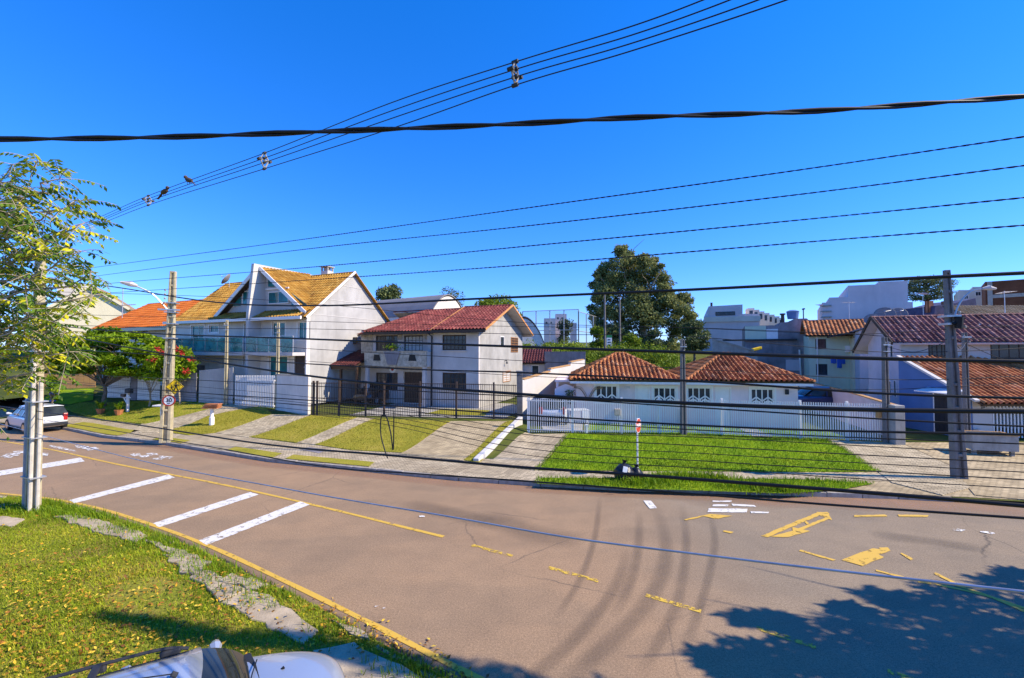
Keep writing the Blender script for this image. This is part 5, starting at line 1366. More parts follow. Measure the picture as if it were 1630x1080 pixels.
# rooftop and facade clutter of the flats
boxpart('air_conditioner', M['white_metal'], E, 2.6, -.42, ez - 1.6, 3.4, -.004, ez - 1.05, .03)
for i_ in range(9):
    zz = H.f(1360, 588, -1.5)[1] + 1.0; boxpart('balcony_bar', M['trim'], E, x0 + .25 + i_ * .17, -1.56, zz, x0 + .28 + i_ * .17, -1.53, zz + .35)
for tx, ty, nm, lb in ((1306, 512, 'tv_antenna', 'thin television aerial on the left end of the clay roof of the green block'), (1352, 508, 'tv_antenna', 'thin television aerial on the right end of the clay roof of the green block'), (1470, 508, 'tv_antenna', 'thin television aerial above the pinkish roof of the corner house'), (1600, 506, 'tv_antenna', 'thin television aerial at the far right above the pinkish roof')):
    q = P(tx, ty, 42 if tx < 1400 else 27.5); e = thing(nm, lb, 'antenna', q, R(tx % 90), 'rooftop aerials')
    m = MB(); m.tube([(0, 0, -.6), (0, 0, 1.7)], .022, 5); m.build('mast', M['galv'], e); m = MB(); m.tube([(-.6, 0, 1.6), (.6, 0, 1.6)], .014, 4)
    for k_ in range(7): m.tube([(-.55 + k_ * .18, -.3 + .02 * k_, 1.6), (-.55 + k_ * .18, .3 - .02 * k_, 1.6)], .009, 4)
    m.build('aerial', M['galv'], e)
q = P(1262, 508, 47); e = thing('water_tank', 'round blue water tank on top of the weathered workshop', 'water tank', q)
m = MB(); m.tube([(0, 0, 0), (0, 0, .75), (0, 0, .8)], [.5, .6, .6], 16); m.build('tank', M['blue_wall'], e); m = MB(); m.tube([(0, 0, .801), (0, 0, .95)], [.64, .3], 16); m.build('lid', M['blue_wall'], e)
# lavender neighbour wall / building
a = P(1368, 560, 34.0)
H = House('lavender_house', 'pale lavender blank-walled house between the green block and the corner house', 'house', a.x, a.y, 33, .4)
E = H.e; A = H.f(1368, 527); B = H.f(1425, 511)
m = MB(); m.prism([(0, 0, 0), (B[0], 0, 0), (B[0], 0, B[1]), (0, 0, A[1])], (0, 6, 0)); m.build('walls', M['lavender'], E)
m = MB(); m.prism([(-.2, -.2, A[1] + .0), (B[0] + .1, -.2, B[1]), (B[0] + .1, -.2, B[1] + .12), (-.2, -.2, A[1] + .12)], (0, 6.3, 0)); m.build('roof', M['grey_sheet'], E)
q = H.rect(1392, 585, 1400, 612); window(E, (q[0], 0, q[1]), X1, nF, q[2] - q[0], q[3] - q[1], M['white_wood'], M['glass_dark'], 1, 1, rec=-.04)
m = MB(); m.prism([(.2, -1.5, 0), (1.9, -1.5, 0), (1.9, -1.5, 2.0), (.7, -1.5, 2.6)], (0, 1.4, 0)); m.build('outhouse', M['grey_plaster'], E)

# ================================================================== BACKGROUND BUILDINGS ON THE HILL
def block(name, label, cat, Y, outline, dep, m_, wins=(), g=4.0, wm=None, sub=2):
    a = P(outline[0][0], outline[0][1], Y); H = House(name, label, cat, a.x, a.y, math.degrees(math.atan2(a.x, a.y)) * .92, g)
    pts = [H.f(*q) for q in outline]; x0, x1 = pts[0][0], pts[-1][0]
    m = MB(); m.prism([(x0, 0, -2)] + [(p[0], 0, p[1]) for p in pts] + [(x1, 0, -2)], (0, dep, 0)); m.build('walls', m_, H.e)
    for q in wins:
        r_ = H.rect(*q); window(H.e, (r_[0], 0, r_[1]), X1, nF, r_[2] - r_[0], r_[3] - r_[1], wm or M['white_wood'], M['glass_dark'], sub, 1, rec=-.06, fr=.08)
    return H
h = block('stepped_wall_building', 'tall blank lavender-grey building with stepped outline on the hill at right', 'building', 60, [(1309, 482), (1320, 482), (1320, 474), (1350, 473), (1350, 455), (1398, 453), (1398, 449), (1445, 447), (1445, 481), (1453, 481)], 14, M['far_white'])
q = h.f(1317, 497); 
for i in range(3): z_ = h.f(1315, 488 + 9 * i)[1]; boxpart('ledge', M['concrete'], h.e, -.3, -.25, z_, 1.0, -.004, z_ + .18)
h = block('brick_building', 'unfinished bare red brick building on the hill at far right', 'building', 64, [(1568, 449), (1640, 444), (1700, 442)], 12, M['brick'])
boxpart('concrete_column', M['concrete'], h.e, .2, -.12, -2, .7, -.004, h.f(1572, 449)[1]); z_ = h.f(1600, 474)[1]; boxpart('floor_beam', M['concrete'], h.e, .7, -.1, z_, 9, -.004, z_ + .5)
h = block('tan_building', 'tan flat-roofed building left of the bare brick building', 'building', 70, [(1526, 462), (1548, 462), (1548, 457), (1570, 457)], 10, M['far_cream'], [(1534, 470, 1542, 477), (1552, 464, 1562, 472)])
a = P(1490, 500, 46); H = House('tarp_roof_building', 'dark weathered slanted roof block behind the tall right-hand pole', 'building', a.x, a.y, 0, 3)
q = [H.f(*v) for v in ((1487, 505), (1556, 503), (1553, 475), (1520, 483), (1489, 487))]
m = MB(); m.prism([(v[0], 0, v[1]) for v in q], (0, 5, 0)); m.build('roof_block', M['tarp'], H.e); boxpart('walls', M['lavender'], H.e, q[0][0] - 2.8, .3, -2, q[1][0] + .3, 5.5, q[0][1] - .02)
for x_ in (.2, 1.1): v = H.f(1485 + x_ * 30, 482, -.1); boxpart('chimney_pot', M['brick'], H.e, v[0] - .25, .5, v[1] - 1.0, v[0] + .25, 1.0, v[1] + .25)
a = P(1556, 505, 40); H = House('tan_roof_house', 'house with faded tan tiled roof above the pinkish roof at far right', 'house', a.x, a.y, 0, 3)
ez = H.f(1560, 507)[1]; XR = H.f(1700, 507)[0]; boxpart('walls', M['lavender'], H.e, 0, .3, -3, XR, 6, ez); rz_ = H.f(1600, 487, 3)[1]
slope(H.e, [(-.2, -.2, ez - .1), (XR, -.2, ez - .1), (XR, 3, rz_), (-.2, 3, rz_)], M['tile_far'], .3, .4, .06)
# grey stepped apartments
h = block('grey_apartments', 'pale grey flat-roofed apartments with stepped boxes, right of the big tree', 'apartment block', 72, [(1122, 504), (1128, 504), (1128, 488), (1182, 485), (1182, 500), (1209, 500)], 24, M['far_white'], g=6)
q = h.rect(1139, 496, 1170, 503); window(h.e, (q[0], 0, q[1]), X1, nF, q[2] - q[0], q[3] - q[1], M['trim'], M['glass_dark'], 4, 1, rec=-.06, fr=.08)
z_ = h.f(1150, 505)[1]; boxpart('parapet_band', M['far_cream'], h.e, -.15, -.2, z_ - .8, h.f(1209, 500)[0] + .1, -.004, z_ + .05)
v = h.f(1133, 484); m = MB(); m.tube([(v[0], 1, v[1] - 2), (v[0], 1, v[1] + .3)], .18, 8); m.build('flue', M['trim'], h.e)
for i in range(7):
    px_ = 1190 + i * 8.0; pyt = 491 + i * 2.6; Yb = 74 + i * 4.5
    a0 = P(px_, pyt, Yb); wd_ = 9.5 / F * Yb; lx0, ly0 = h.L(a0.x, a0.y); zt_ = a0.z - h.g
    boxpart('roof_box', M['far_cream'], h.e, lx0, ly0, -2, lx0 + wd_, ly0 + 3.2, zt_)
    boxpart('window', M['glass_dark'], h.e, lx0 + .25, ly0 - .06, zt_ - 1.5, lx0 + .75, ly0 - .004, zt_ - .45)
# weathered workshop walls
h = block('weathered_workshop', 'stained grey concrete workshop wall with chimney behind the right bungalow roof', 'building', 46, [(1186, 540), (1186, 519), (1240, 518), (1241, 514), (1262, 512), (1264, 508), (1284, 507), (1292, 514)], 8, M['old_wall'], g=1.0)
v0 = h.rect(1220, 524, 1238, 540); boxpart('white_shutter', M['white_metal'], h.e, v0[0], -.08, v0[1], v0[2], -.004, v0[3])
v0 = h.rect(1186, 519, 1219, 541); boxpart('green_panel', M['pale_green'], h.e, v0[0], -.05, v0[1], v0[2], -.004, v0[3])
z_ = h.f(1220, 541)[1]; boxpart('ledge', M['trim'], h.e, h.f(1150, 541)[0], -.3, z_ - .12, h.f(1268, 541)[0], -.004, z_ + .05)
v0 = h.rect(1251, 573, 1273, 590); boxpart('pale_patch', M['far_white'], h.e, v0[0], -.04, v0[1], v0[2], -.004, v0[3])
v = h.f(1246, 516, 1); m = MB(); m.tube([(v[0], 1, v[1] - 1), (v[0], 1, v[1] + .95)], .16, 8); m.tube([(v[0], 1, v[1] + .95), (v[0], 1, v[1] + 1.1)], .26, 8); m.build('flue', M['trim'], h.e)
v = h.f(1279, 508, 1); m = MB(); m.tube([(v[0], 1, v[1] - .5), (v[0], 1, v[1] + 1.0)], .05, 6); m.tube([(v[0] - .05, 1, v[1] + 1.0), (v[0] + .02, .6, v[1] + 1.0)], .09, 6); m.build('lamp_mast', M['trim'], h.e)
v = h.f(1275, 560); m = MB(); m.tube([(v[0], -.12, -1), (v[0] - .15, -.12, v[1] + .2)], .08, 6); m.build('downpipe', M['white_metal'], h.e)
h = block('block_wall', 'unplastered block wall with sloping top behind the bungalow roofs', 'wall', 43, [(1134, 541), (1165, 548), (1200, 560), (1206, 566)], .3, M['old_wall2'], g=2.0)
v0 = [h.f(1134, 540), h.f(1200, 559)]; m = MB(); m.beam((v0[0][0], .15, v0[0][1] + .06), (v0[1][0], .15, v0[1][1] + .06), .5, .12); m.build('coping', M['concrete'], h.e)
q = P(1204, 558, 42.4); o = MB(); o.obox((-.45, -.2, -.12), (.9, 0, .22), (0, .4, 0), (0, 0, .28)); o = bev(o.build('yellow_tank', M['sign_yellow']), .06); o.location = q; tag(o, 'small yellow container lying on top of the block wall', 'container')
boxpart('stand', M['concrete'], None, 0, 0, 0, .1, .1, .1).parent = o
for ch in o.children: ch.location = (-.05, -.05, -.22)
# distant white tower blocks behind the court
for i, (x0, x1, t, Yd, lb) in enumerate(((866, 884, 507, 170, 'distant white block at the left behind the court fence'), (884, 902, 500, 180, 'distant tallest white block behind the court fence'), (908, 918, 514, 175, 'distant narrow white block right of the dark tree behind the court'))):
    h = block('distant_block', lb, 'apartment block', Yd, [(x0, t), (x1, t)], 12, M['far_white'], [(x0 + 2, t + 5, x0 + 6, t + 9), (x0 + 9, t + 5, x0 + 13, t + 9)] if x1 - x0 > 12 else [], g=10)
# court fence: posts, rails, nets
def court_fence(label, pts, npost, top, bot):
    """pts = [(px, Y)] endpoints"""
    a, b = P(pts[0][0], 540, pts[0][1]), P(pts[1][0], 540, pts[1][1]); base = hgt(a.x, a.y)
    e = thing('court_fence', label, 'fence', (a.x, a.y, base)); d = Vector((b.x - a.x, b.y - a.y, 0)); hz = P(pts[0][0], top, pts[0][1]).z - base
    for i in range(npost):
        mm = MB(); mm.tube([(0, 0, 0), (0, 0, hz)], .07, 6); o = mm.build('post', M['galv'], e); o.location = d * (i / (npost - 1))
    for z in (hz - .03, hz * .5):
        mm = MB(); mm.tube([Vector((0, 0, z)), d + Vector((0, 0, z))], .05, 5); mm.build('rail', M['galv'], e)
    mm = MB(); mm.add([(0, 0, .1), d + Z1 * .1, d + Z1 * (hz - .1), Z1 * (hz - .1)], [(0, 1, 2, 3)]); mm.build('net', M['net'], e)
    return e
court_fence('tall dark-netted court fence facing the street, left of the big tree', [(832, 58), (921, 55)], 5, 496, 555)
court_fence('court fence side with close brown posts receding right of the corner', [(921, 55), (1008, 92)], 12, 496, 555)
for px_, yt, Y_, lb in ((963, 467, 50, 'taller left floodlight post of two beside the court'), (987, 474, 53, 'shorter right floodlight post of two beside the court')):
    q = P(px_, 556, Y_); e = thing('floodlight_post', lb, 'post', (q.x, q.y, hgt(q.x, q.y))); hz = P(px_, yt, Y_).z - e.location.z
    m = MB(); m.tube([(0, 0, 0), (0, 0, hz)], [.14, .09], 8); m.build('shaft', M['pole_grey'], e); m = MB(); m.box(-.25, -.06, hz - .05, .25, .06, hz + .05); m.build('bracket', M['galv'], e)
q = P(970, 556, 48); e = thing('notice_board', 'tall narrow white notice board with green top beside the court posts', 'sign', (q.x, q.y, hgt(q.x, q.y)))
t0, t1 = P(970, 552, 48).z - e.location.z, P(970, 533, 48).z - e.location.z
m = MB(); m.box(-.3, 0, t0, .3, .06, t1 - .35); m.build('board', M['sign_white'], e); m = MB(); m.box(-.3, 0, t1 - .348, .3, .06, t1); m.build('board_top', mat('sign_green', (.03, .25, .08)), e)
for x in (-.22, .22): m = MB(); m.tube([(x, .1, 0), (x, .1, t1)], .03, 6); m.build('leg', M['galv'], e)
for k_ in range(3): m = MB(); m.box(-.18, -.01, t0 + .15 + .28 * k_, .12 + .05 * (k_ % 2), -.002, t0 + .25 + .28 * k_); m.build('print_line', M['trim'], e)
# ================================================================== POLES
def h_shaft(h, w0, w1, d0, d1, cells=True):
    """tapered double-T concrete pole with ladder-like recesses on its front and back"""
    m = MB(); n = max(4, int(h / .75))
    def sec(t): return w0 + (w1 - w0) * t, d0 + (d1 - d0) * t
    def quadbox(x0a, x1a, y0a, y1a, x0b, x1b, y0b, y1b, za, zb):
        vs = [(x0a, y0a, za), (x1a, y0a, za), (x1a, y1a, za), (x0a, y1a, za), (x0b, y0b, zb), (x1b, y0b, zb), (x1b, y1b, zb), (x0b, y1b, zb)]
        m.add(vs, [(3, 2, 1, 0), (4, 5, 6, 7), (0, 1, 5, 4), (1, 2, 6, 5), (2, 3, 7, 6), (3, 0, 4, 7)])
    wa, da = sec(0); wb, db = sec(1); fl = .3
    for s in (-1, 1):
        xa, xb = sorted((s * wa / 2, s * wa / 2 * (1 - 2 * fl))); xc, xd = sorted((s * wb / 2, s * wb / 2 * (1 - 2 * fl)))
        quadbox(xa, xb, -da / 2, da / 2, xc, xd, -db / 2, db / 2, 0, h)
    k = 1 - 2 * fl
    quadbox(-wa / 2 * k + .001, wa / 2 * k - .001, -da * .16, da * .16, -wb / 2 * k + .001, wb / 2 * k - .001, -db * .16, db * .16, 0, h)
    if cells:
        for i in range(n + 1):
            t = i / n; w_, d_ = sec(t); z = min(h - .1, t * h)
            m.box(-w_ / 2 * k + .001, -d_ * .46, z, w_ / 2 * k - .001, d_ * .46, z + .1)
    return m
def pole(label, base, h, m_, w0=.34, w1=.2, d0=.26, d1=.16, rz=0.0, name='utility_pole', cells=True, lean=(0, 0)):
    e = thing(name, label, 'pole', (base.x, base.y, base.z), rz); e.rotation_euler = (lean[1], lean[0], rz)
    o = h_shaft(h, w0, w1, d0, d1, cells).build('shaft', m_, e); bev(o, .012, 1)
    return e
def gz(p): return Vector((p.x, p.y, hgt(p.x, p.y) - .02))
def insulators(e, pts, r=.05):
    for p in pts:
        m = MB(); m.tube([(p[0], p[1], p[2] - .06), (p[0], p[1], p[2])], [r * .6, r], 8); m.tube([(p[0], p[1], p[2]), (p[0], p[1], p[2] + .04)], [r * .9, r * .5], 8); m.build('insulator', M['concrete'], e)
# middle-left pole with street lamp
b = gz(T(264, 704)); topz = P(275, 432, b.y).z
POLE_ML = pole('tall ochre concrete pole with street lamp and traffic signs by the left driveway', b, topz - b.z, M['pole_yellow'], .46, .24, .34, .2, R(18), lean=(R(1.0), 0))
PM = b; hm = topz - b.z
hz = P(275, 495, b.y).z - b.z
m = MB(); m.tube(smooth_pts([(-.1, -.1, hz), (-.7, -.25, hz + .75), (-1.35, -.4, hz + 1.1)], 5), .035, 6); m.build('lamp_arm', M['galv'], POLE_ML)
m = MB(); m.tube([(-1.25, -.38, hz + 1.08), (-1.5, -.43, hz + 1.16), (-1.85, -.52, hz + 1.2)], [.06, .13, .05], 8); m.build('lamp_head', M['lt_grey'], POLE_ML)
m = MB(); m.beam((-.5, -.16, hm - 1.9), (.4, -.16, hm - 1.9), .05, .08); m.build('cross_arm', M['galv'], POLE_ML)
insulators(POLE_ML, [(-.22, -.2, hm - 1.15), (-.22, -.2, hm - .95), (-.22, -.2, hm - 1.35), (-.22, -.2, hm - 1.55)])
m = MB()
for z in (hz - .1, hz + .35, hm - 2.6, hm - 3.3): m.box(-.24, -.2, z, .24, .2, z + .05)
m.build('strap', M['galv'], POLE_ML)
# right pole
b = gz(T(1527, 763)); topz = P(1503, 430, b.y).z; PR = b
POLE_R = pole('tall leaning grey concrete pole on the right-hand pavement', b, topz - b.z, M['pole_grey'], .38, .17, .27, .13, R(-8), lean=(R(-1.6), 0))
hr = topz - b.z; z5 = P(1512, 512, b.y).z - b.z
m = MB(); m.box(-.22, -.2, z5 - .12, .22, .2, z5 - .05); m.box(-.22, -.2, z5 + .15, .22, .2, z5 + .22); m.build('strap', M['galv'], POLE_R)
m = MB(); m.tube([(.1, -.22, z5 - .25), (.12, -.24, z5 + .15)], [.10, .12], 8); m.tube([(-.08, -.22, z5 - .1), (.3, -.2, z5 + .1)], .05, 6); m.build('cable_terminal', M['black_rubber'], POLE_R)
insulators(POLE_R, [(.16, -.2, z5 + .3), (.16, -.2, z5 + .05), (.3, -.2, z5 - .2)])
m = MB(); m.tube(smooth_pts([(.1, .05, z5 - .3), (.35, .1, z5 + .5), (.75, .1, z5 + 1.0), (1.15, .05, z5 + 1.1)], 5), .025, 6); m.build('lamp_arm', M['galv'], POLE_R)
m = MB(); m.tube([(1.1, .05, z5 + 1.1), (1.3, .05, z5 + 1.12), (1.5, .05, z5 + 1.08)], [.04, .09, .04], 8); m.build('lamp_head', M['lt_grey'], POLE_R)
# near left pole, pipes strapped to it
b = G(52, 811, .09)
POLE_NL = pole('near concrete pole with strapped pipes half hidden by the leafy tree', b, 7.6, M['pole_yellow'], .30, .2, .26, .18, R(-25)); PN = b
m = MB(); m.tube([(-.21, -.1, 0), (-.21, -.1, 3.1)], .055, 8); m.build('pipe', M['cable_grey'], POLE_NL)
m = MB(); m.tube([(.19, -.12, 0), (.19, -.12, 5.2)], .05, 8); m.build('pipe', M['pvc'], POLE_NL)
m = MB(); m.tube([(.28, 0, 0), (.28, 0, 3.6)], .045, 8); m.build('pipe', M['pvc'], POLE_NL)
m = MB()
for z in (.9, 2.0, 3.0, 4.4): m.box(-.28, -.18, z, .34, .15, z + .03)
m.build('strap', M['galv'], POLE_NL)
m = MB(); m.beam((-.9, 0, 7.1), (.9, 0, 7.1), .09, .11); m.build('cross_arm', M['dark_wood'], POLE_NL); insulators(POLE_NL, [(-.8, 0, 7.22), (-.3, 0, 7.22), (.3, 0, 7.22), (.8, 0, 7.22)])
# slim poles
for px_, pb, pt, Yd, m_, lb, w_ in ((359, 645, 510, None, 'pole_yellow', 'slim pale concrete post before the left half of the terrace', .17), (441, 652, 514, None, 'pole_yellow', 'slim pale concrete post before the right half of the terrace', .17),
                                  (1088, 692, 541, None, 'pole_grey', 'slim grey concrete pole rising between the two bungalow roofs', .22), (1412, 706, 537, None, 'pole_grey', 'concrete pole with cable brackets at the right end of the white fence', .22)):
    b = gz(T(px_, pb)); h_ = P(px_, pt, b.y).z - b.z; e = pole(lb, b, h_, M[m_], w_ * 1.2, w_ * .8, w_, w_ * .7, R(5), cells=False)
    m = MB(); m.beam((-.16, -.1, h_ - .35), (.16, -.1, h_ - .35), .04, .05); m.beam((-.16, -.1, h_ - .65), (.16, -.1, h_ - .65), .04, .05); m.build('bracket', M['galv'], e)
    insulators(e, [(-.1, -.14, h_ - .25), (.1, -.14, h_ - .25), (.0, -.14, h_ - .55)], .035)
b = P(1538, 630, 19.6); e = pole('short grey service post standing behind the leaning right-hand pole', Vector((b.x, b.y, .3)), P(1538, 530, 19.6).z - .3, M['pole_grey'], .22, .16, .2, .14, 0, cells=False)
h_ = P(1538, 530, 19.6).z - .3; insulators(e, [(-.12, -.1, h_ - .15), (.12, -.1, h_ - .4), (.0, -.14, h_ - .7)], .04)
m = MB(); m.beam((-.2, -.1, h_ - .2), (.2, -.1, h_ - .2), .04, .05); m.build('bracket', M['galv'], e)

# ================================================================== SIGNS
nS = Vector((.30, -.954, 0)); uS = Vector((.954, .30, 0))
Ys = PM.y - .34
c = P(278, 616, Ys); e = thing('warning_sign', 'yellow diamond warning sign with black walking figures on the left pole', 'traffic sign', c - Z1 * .0)
s_ = .37; m = MB()
def disc(m, c, u, n, pts, t): 
    v = Vector(n).cross(Vector(u)); m.prism([Vector(c) + Vector(u) * p[0] + v * p[1] for p in pts], Vector(n) * t)
disc(m, (0, 0, 0), uS, nS, [(0, -s_), (s_, 0), (0, s_), (-s_, 0)], .015); m.build('plate', M['sign_yellow'], e)
m = MB(); k = .93
for i in range(4):
    P4 = [(0, -s_), (s_, 0), (0, s_), (-s_, 0)]; p, q = P4[i], P4[(i + 1) % 4]
    disc(m, nS * .016, uS, nS, [(p[0] * .95, p[1] * .95), (q[0] * .95, q[1] * .95), (q[0] * .88, q[1] * .88), (p[0] * .88, p[1] * .88)], .003)
m.build('border', M['sign_black'], e)
m = MB()
def figure(ox, oy, k):
    def dd(pts): disc(m, nS * .017, uS, nS, [(ox + p[0] * k, oy + p[1] * k) for p in pts], .003)
    dd([(.035 * math.cos(i * math.pi / 5), .14 + .035 * math.sin(i * math.pi / 5)) for i in range(10)])
    dd([(-.045, .09), (-.035, -.03), (.035, -.03), (.045, .09)]); dd([(-.035, -.03), (-.09, -.17), (-.055, -.17), (.0, -.05)]); dd([(.0, -.04), (.06, -.17), (.095, -.17), (.035, -.03)])
    dd([(.03, .09), (.12, .03), (.11, .01), (.02, .06)]); dd([(-.03, .09), (-.10, .01), (-.08, .0), (-.02, .06)])
figure(.06, .01, 1.2); figure(-.11, -.05, .8); m.build('pictogram', M['sign_black'], e)
c = P(269, 638, Ys); e = thing('speed_sign', 'round white speed limit 30 sign with red rim on the left pole', 'traffic sign', c)
def circ(r, n=28): return [(r * math.cos(2 * math.pi * i / n), r * math.sin(2 * math.pi * i / n)) for i in range(n)]
m = MB(); disc(m, (0, 0, 0), uS, nS, circ(.27), .012); m.build('rim', M['sign_red'], e); m = MB(); disc(m, nS * .0125, uS, nS, circ(.205), .004); m.build('plate', M['sign_white'], e)
text_mesh('numerals', '30', .25, M['sign_black'], e, face_mtx(nS * .02 + Z1 * .01, uS, nS))
text_mesh('unit', 'km/h', .06, M['sign_black'], e, face_mtx(nS * .02 - Z1 * .13, uS, nS))
# stop sign seen edgewise
b = gz(T(1015, 757)); e = thing('stop_sign', 'narrow red stop sign on a white post, turned away at the verge', 'traffic sign', b)
th = R(-36); n_ = Vector((math.cos(th), math.sin(th), 0)); u_ = Vector((-math.sin(th), math.cos(th), 0)); zt = P(1015, 664, b.y).z - b.z
m = MB(); m.tube([(0, 0, 0), (0, 0, zt - .05)], .03, 8); m.build('post', M['white_metal'], e)
oc = [(.27 * math.cos(R(22.5 + 45 * i)), .27 * math.sin(R(22.5 + 45 * i))) for i in range(8)]; c0 = Vector((0, 0, zt - .3)) + n_ * .035
m = MB(); disc(m, c0, u_, n_, oc, .012); m.build('plate', M['sign_white'], e); m = MB(); disc(m, c0 + n_ * .0125, u_, n_, [(p[0] * .93, p[1] * .93) for p in oc], .003); m.build('face', M['sign_red'], e)
text_mesh('lettering', 'PARE', .185, M['sign_white'], e, face_mtx(c0 + n_ * .018, u_, n_))
m = MB()
for k in range(9): m.tube([(0, 0, .15 + k * .17), (0, 0, .19 + k * .17)], .0315, 8)
m.build('post_band', M['galv'], e)

# ================================================================== SMALL THINGS ALONG THE STREET
def put(name, label, cat, px_, py_, rz=0): p = T(px_, py_); return thing(name, label, cat, (p.x, p.y, hgt(p.x, p.y) + .04), rz)
e = put('mailbox_stand', 'white timber letter box stand with dark box on the left lawn', 'mailbox', 203, 657, R(-20))
m = MB(); m.box(-.06, -.06, 0, .06, .06, 1.25); m.build('post', M['white_wood'], e); m = MB(); m.beam((-.5, 0, .95), (.25, 0, .95), .07, .08); m.beam((-.4, 0, .93), (-.05, 0, .55), .06, .07); m.build('arm', M['white_wood'], e)
bev(boxpart('box', M['trim'], e, -.15, -.14, 1.25, .35, .14, 1.55), .05); bev(boxpart('parcel_tray', M['brown_metal'], e, -.55, -.15, 1.0, -.2, .15, 1.2), .03)
e = put('bird_table', 'white pedestal with flat tray beside the pole with traffic signs', 'pedestal', 257, 664)
m = MB(); m.box(-.05, -.05, 0, .05, .05, .62); m.build('post', M['white_wood'], e); m = MB(); m.prism([(-.45, -.2, .62), (.35, -.25, .62), (.4, .2, .62), (-.4, .25, .62)], (0, 0, .09)); bev(m.build('tray', M['white_wood'], e), .02)
e = put('meter_pedestal', 'white post carrying a stack of rusty tiles beside the grey driveway', 'pedestal', 337, 678)
m = MB(); m.tube([(0, 0, 0), (0, 0, .45), (0, 0, .47), (0, 0, .95)], [.13, .13, .09, .09], 10); m.build('post', M['white_wood'], e)
for k in range(4): m = MB(); m.obox((-.5 + .06 * k, -.2, .95 + .07 * k), (.9 - .05 * k, .05 * (k % 2), 0), (0, .4, 0), (0, 0, .05)); m.build('tile', M['terracotta'], e)
e = put('white_marker', 'short white marker post on the lawn by the bungalow fence', 'post', 934, 692)
m = MB(); m.box(-.05, -.05, 0, .05, .05, .42); bev(m.build('post', M['white_wood'], e), .01)
m = MB(); m.box(-.065, -.065, .421, .065, .065, .45); m.build('cap', M['white_wood'], e)
# potted plants
def blades(name, n, h, spread, m_, parent, z0, w_=.03):
    V = []; Fc = []
    for i in range(n):
        a = random.random() * 6.28; L = h * random.uniform(.6, 1); d = Vector((math.cos(a), math.sin(a), 0)); s = Vector((-d.y, d.x, 0)) * w_
        c0 = Vector((0, 0, z0)) + d * .05; c1 = c0 + d * spread * .4 + Z1 * L * .6; c2 = c0 + d * spread + Z1 * L * random.uniform(.5, 1); k = len(V)
        V += [tuple(c0 - s * .5), tuple(c0 + s * .5), tuple(c1 + s), tuple(c1 - s), tuple(c2)]; Fc += [(k, k + 1, k + 2, k + 3), (k + 3, k + 2, k + 4, k + 4)]
    me = bpy.data.meshes.new(name); me.from_pydata(V, [], [f if f[2] != f[3] else f[:3] for f in Fc]); at = me.attributes.new('rnd', 'FLOAT', 'FACE'); at.data.foreach_set('value', [random.random() for _ in Fc])
    return link(name, me, m_, parent)
for px_, py_, lb in ((160, 660, 'terracotta pot with spiky plant on the pavement, nearer the parked car'), (189, 662, 'terracotta pot with spiky plant beside the white letter box stand')):
    e = put('potted_plant', lb, 'potted plant', px_, py_)
    m = MB(); m.tube([(0, 0, 0), (0, 0, .3), (0, 0, .34)], [.16, .24, .26], 10); m.build('pot', M['terracotta'], e); blades('leaves', 40, .75, .3, M['leaf_bright'], e, .3, .05)
e = put('blue_bin', 'small bright blue bin beside the ochre wall lawn', 'bin', 85, 640); m = MB(); m.tube([(0, 0, 0), (0, 0, .75)], [.2, .24], 12); m.build('body', M['blue_plastic'], e); m = MB(); m.tube([(0, 0, .752), (0, 0, .8)], [.26, .24], 12); m.build('lid', M['blue_plastic'], e)
# black bin bags on the verge
p = T(993, 766)
for i, (dx, dy, r_, lb) in enumerate(((0, 0, .33, 'larger tied black rubbish bag on the verge by the stop sign'), (.42, .06, .24, 'smaller black rubbish bag leaning on the larger one by the stop sign'))):
    e = thing('rubbish_bag', lb, 'rubbish bag', (p.x + dx, p.y + dy, hgt(p.x, p.y) + .02)); bm = bmesh.new(); bmesh.ops.create_icosphere(bm, subdivisions=3, radius=r_)
    for v in bm.verts:
        n1 = math.sin(v.co.x * 17 + i) * math.sin(v.co.y * 15) * math.sin(v.co.z * 19 + 1); v.co *= 1 + .16 * n1; v.co.z = max(v.co.z, -r_ * .72) + r_ * .72
    me = bpy.data.meshes.new('bag'); bm.to_mesh(me); bm.free(); link('bag', me, M['bin_bag'], e, smooth=True)
    m = MB(); m.tube([(0, 0, r_ * 1.6), (.02, 0, r_ * 1.8), (.04, .02, r_ * 2.05)], [.08, .04, .1], 8); m.build('knot', M['bin_bag'], e)
    if i == 0: m = MB(); m.prism([(-.12, -.33, .38), (.02, -.34, .33), (.06, -.30, .52), (-.08, -.29, .55)], (0, .02, 0)); m.build('paper', M['sign_white'], e)
# manhole
c = tp([(476, 716), (492, 713), (522, 717), (508, 723)]); o = struct(patch('manhole_cover', c, .03, M['old_wall']))
# drying rack behind the fence
p = Vector((3.55, 23.3, .45)); e = thing('drying_rack', 'folding clothes rack with pale towels behind the white fence', 'drying rack', p, R(10))
m = MB()
for x in (-.5, .5): m.tube([(x, -.3, 0), (x * .9, .3, .95)], .015, 5); m.tube([(x, .3, 0), (x * .9, -.3, .95)], .015, 5)
for k in range(6): m.tube([(-.55, -.4 + .16 * k, .95), (.55, -.4 + .16 * k, .95)], .01, 5)
m.build('frame', M['white_metal'], e)
for x, w_, y, mm_ in ((-.5, .5, -.4, M['lavender']), (.08, .4, -.4, M['lamp_glass']), (-.3, .5, .2, M['sign_white'])):
    m = MB(); m.prism([(x, y, .96), (x + w_, y, .96), (x + w_, y - .05, .45), (x, y - .04, .5)], (0, .012, 0)); m.build('towel', mm_, e)
# cable loops hanging by the brown fence
LA, LB = (PM.x, PM.y), (PR.x, PR.y)
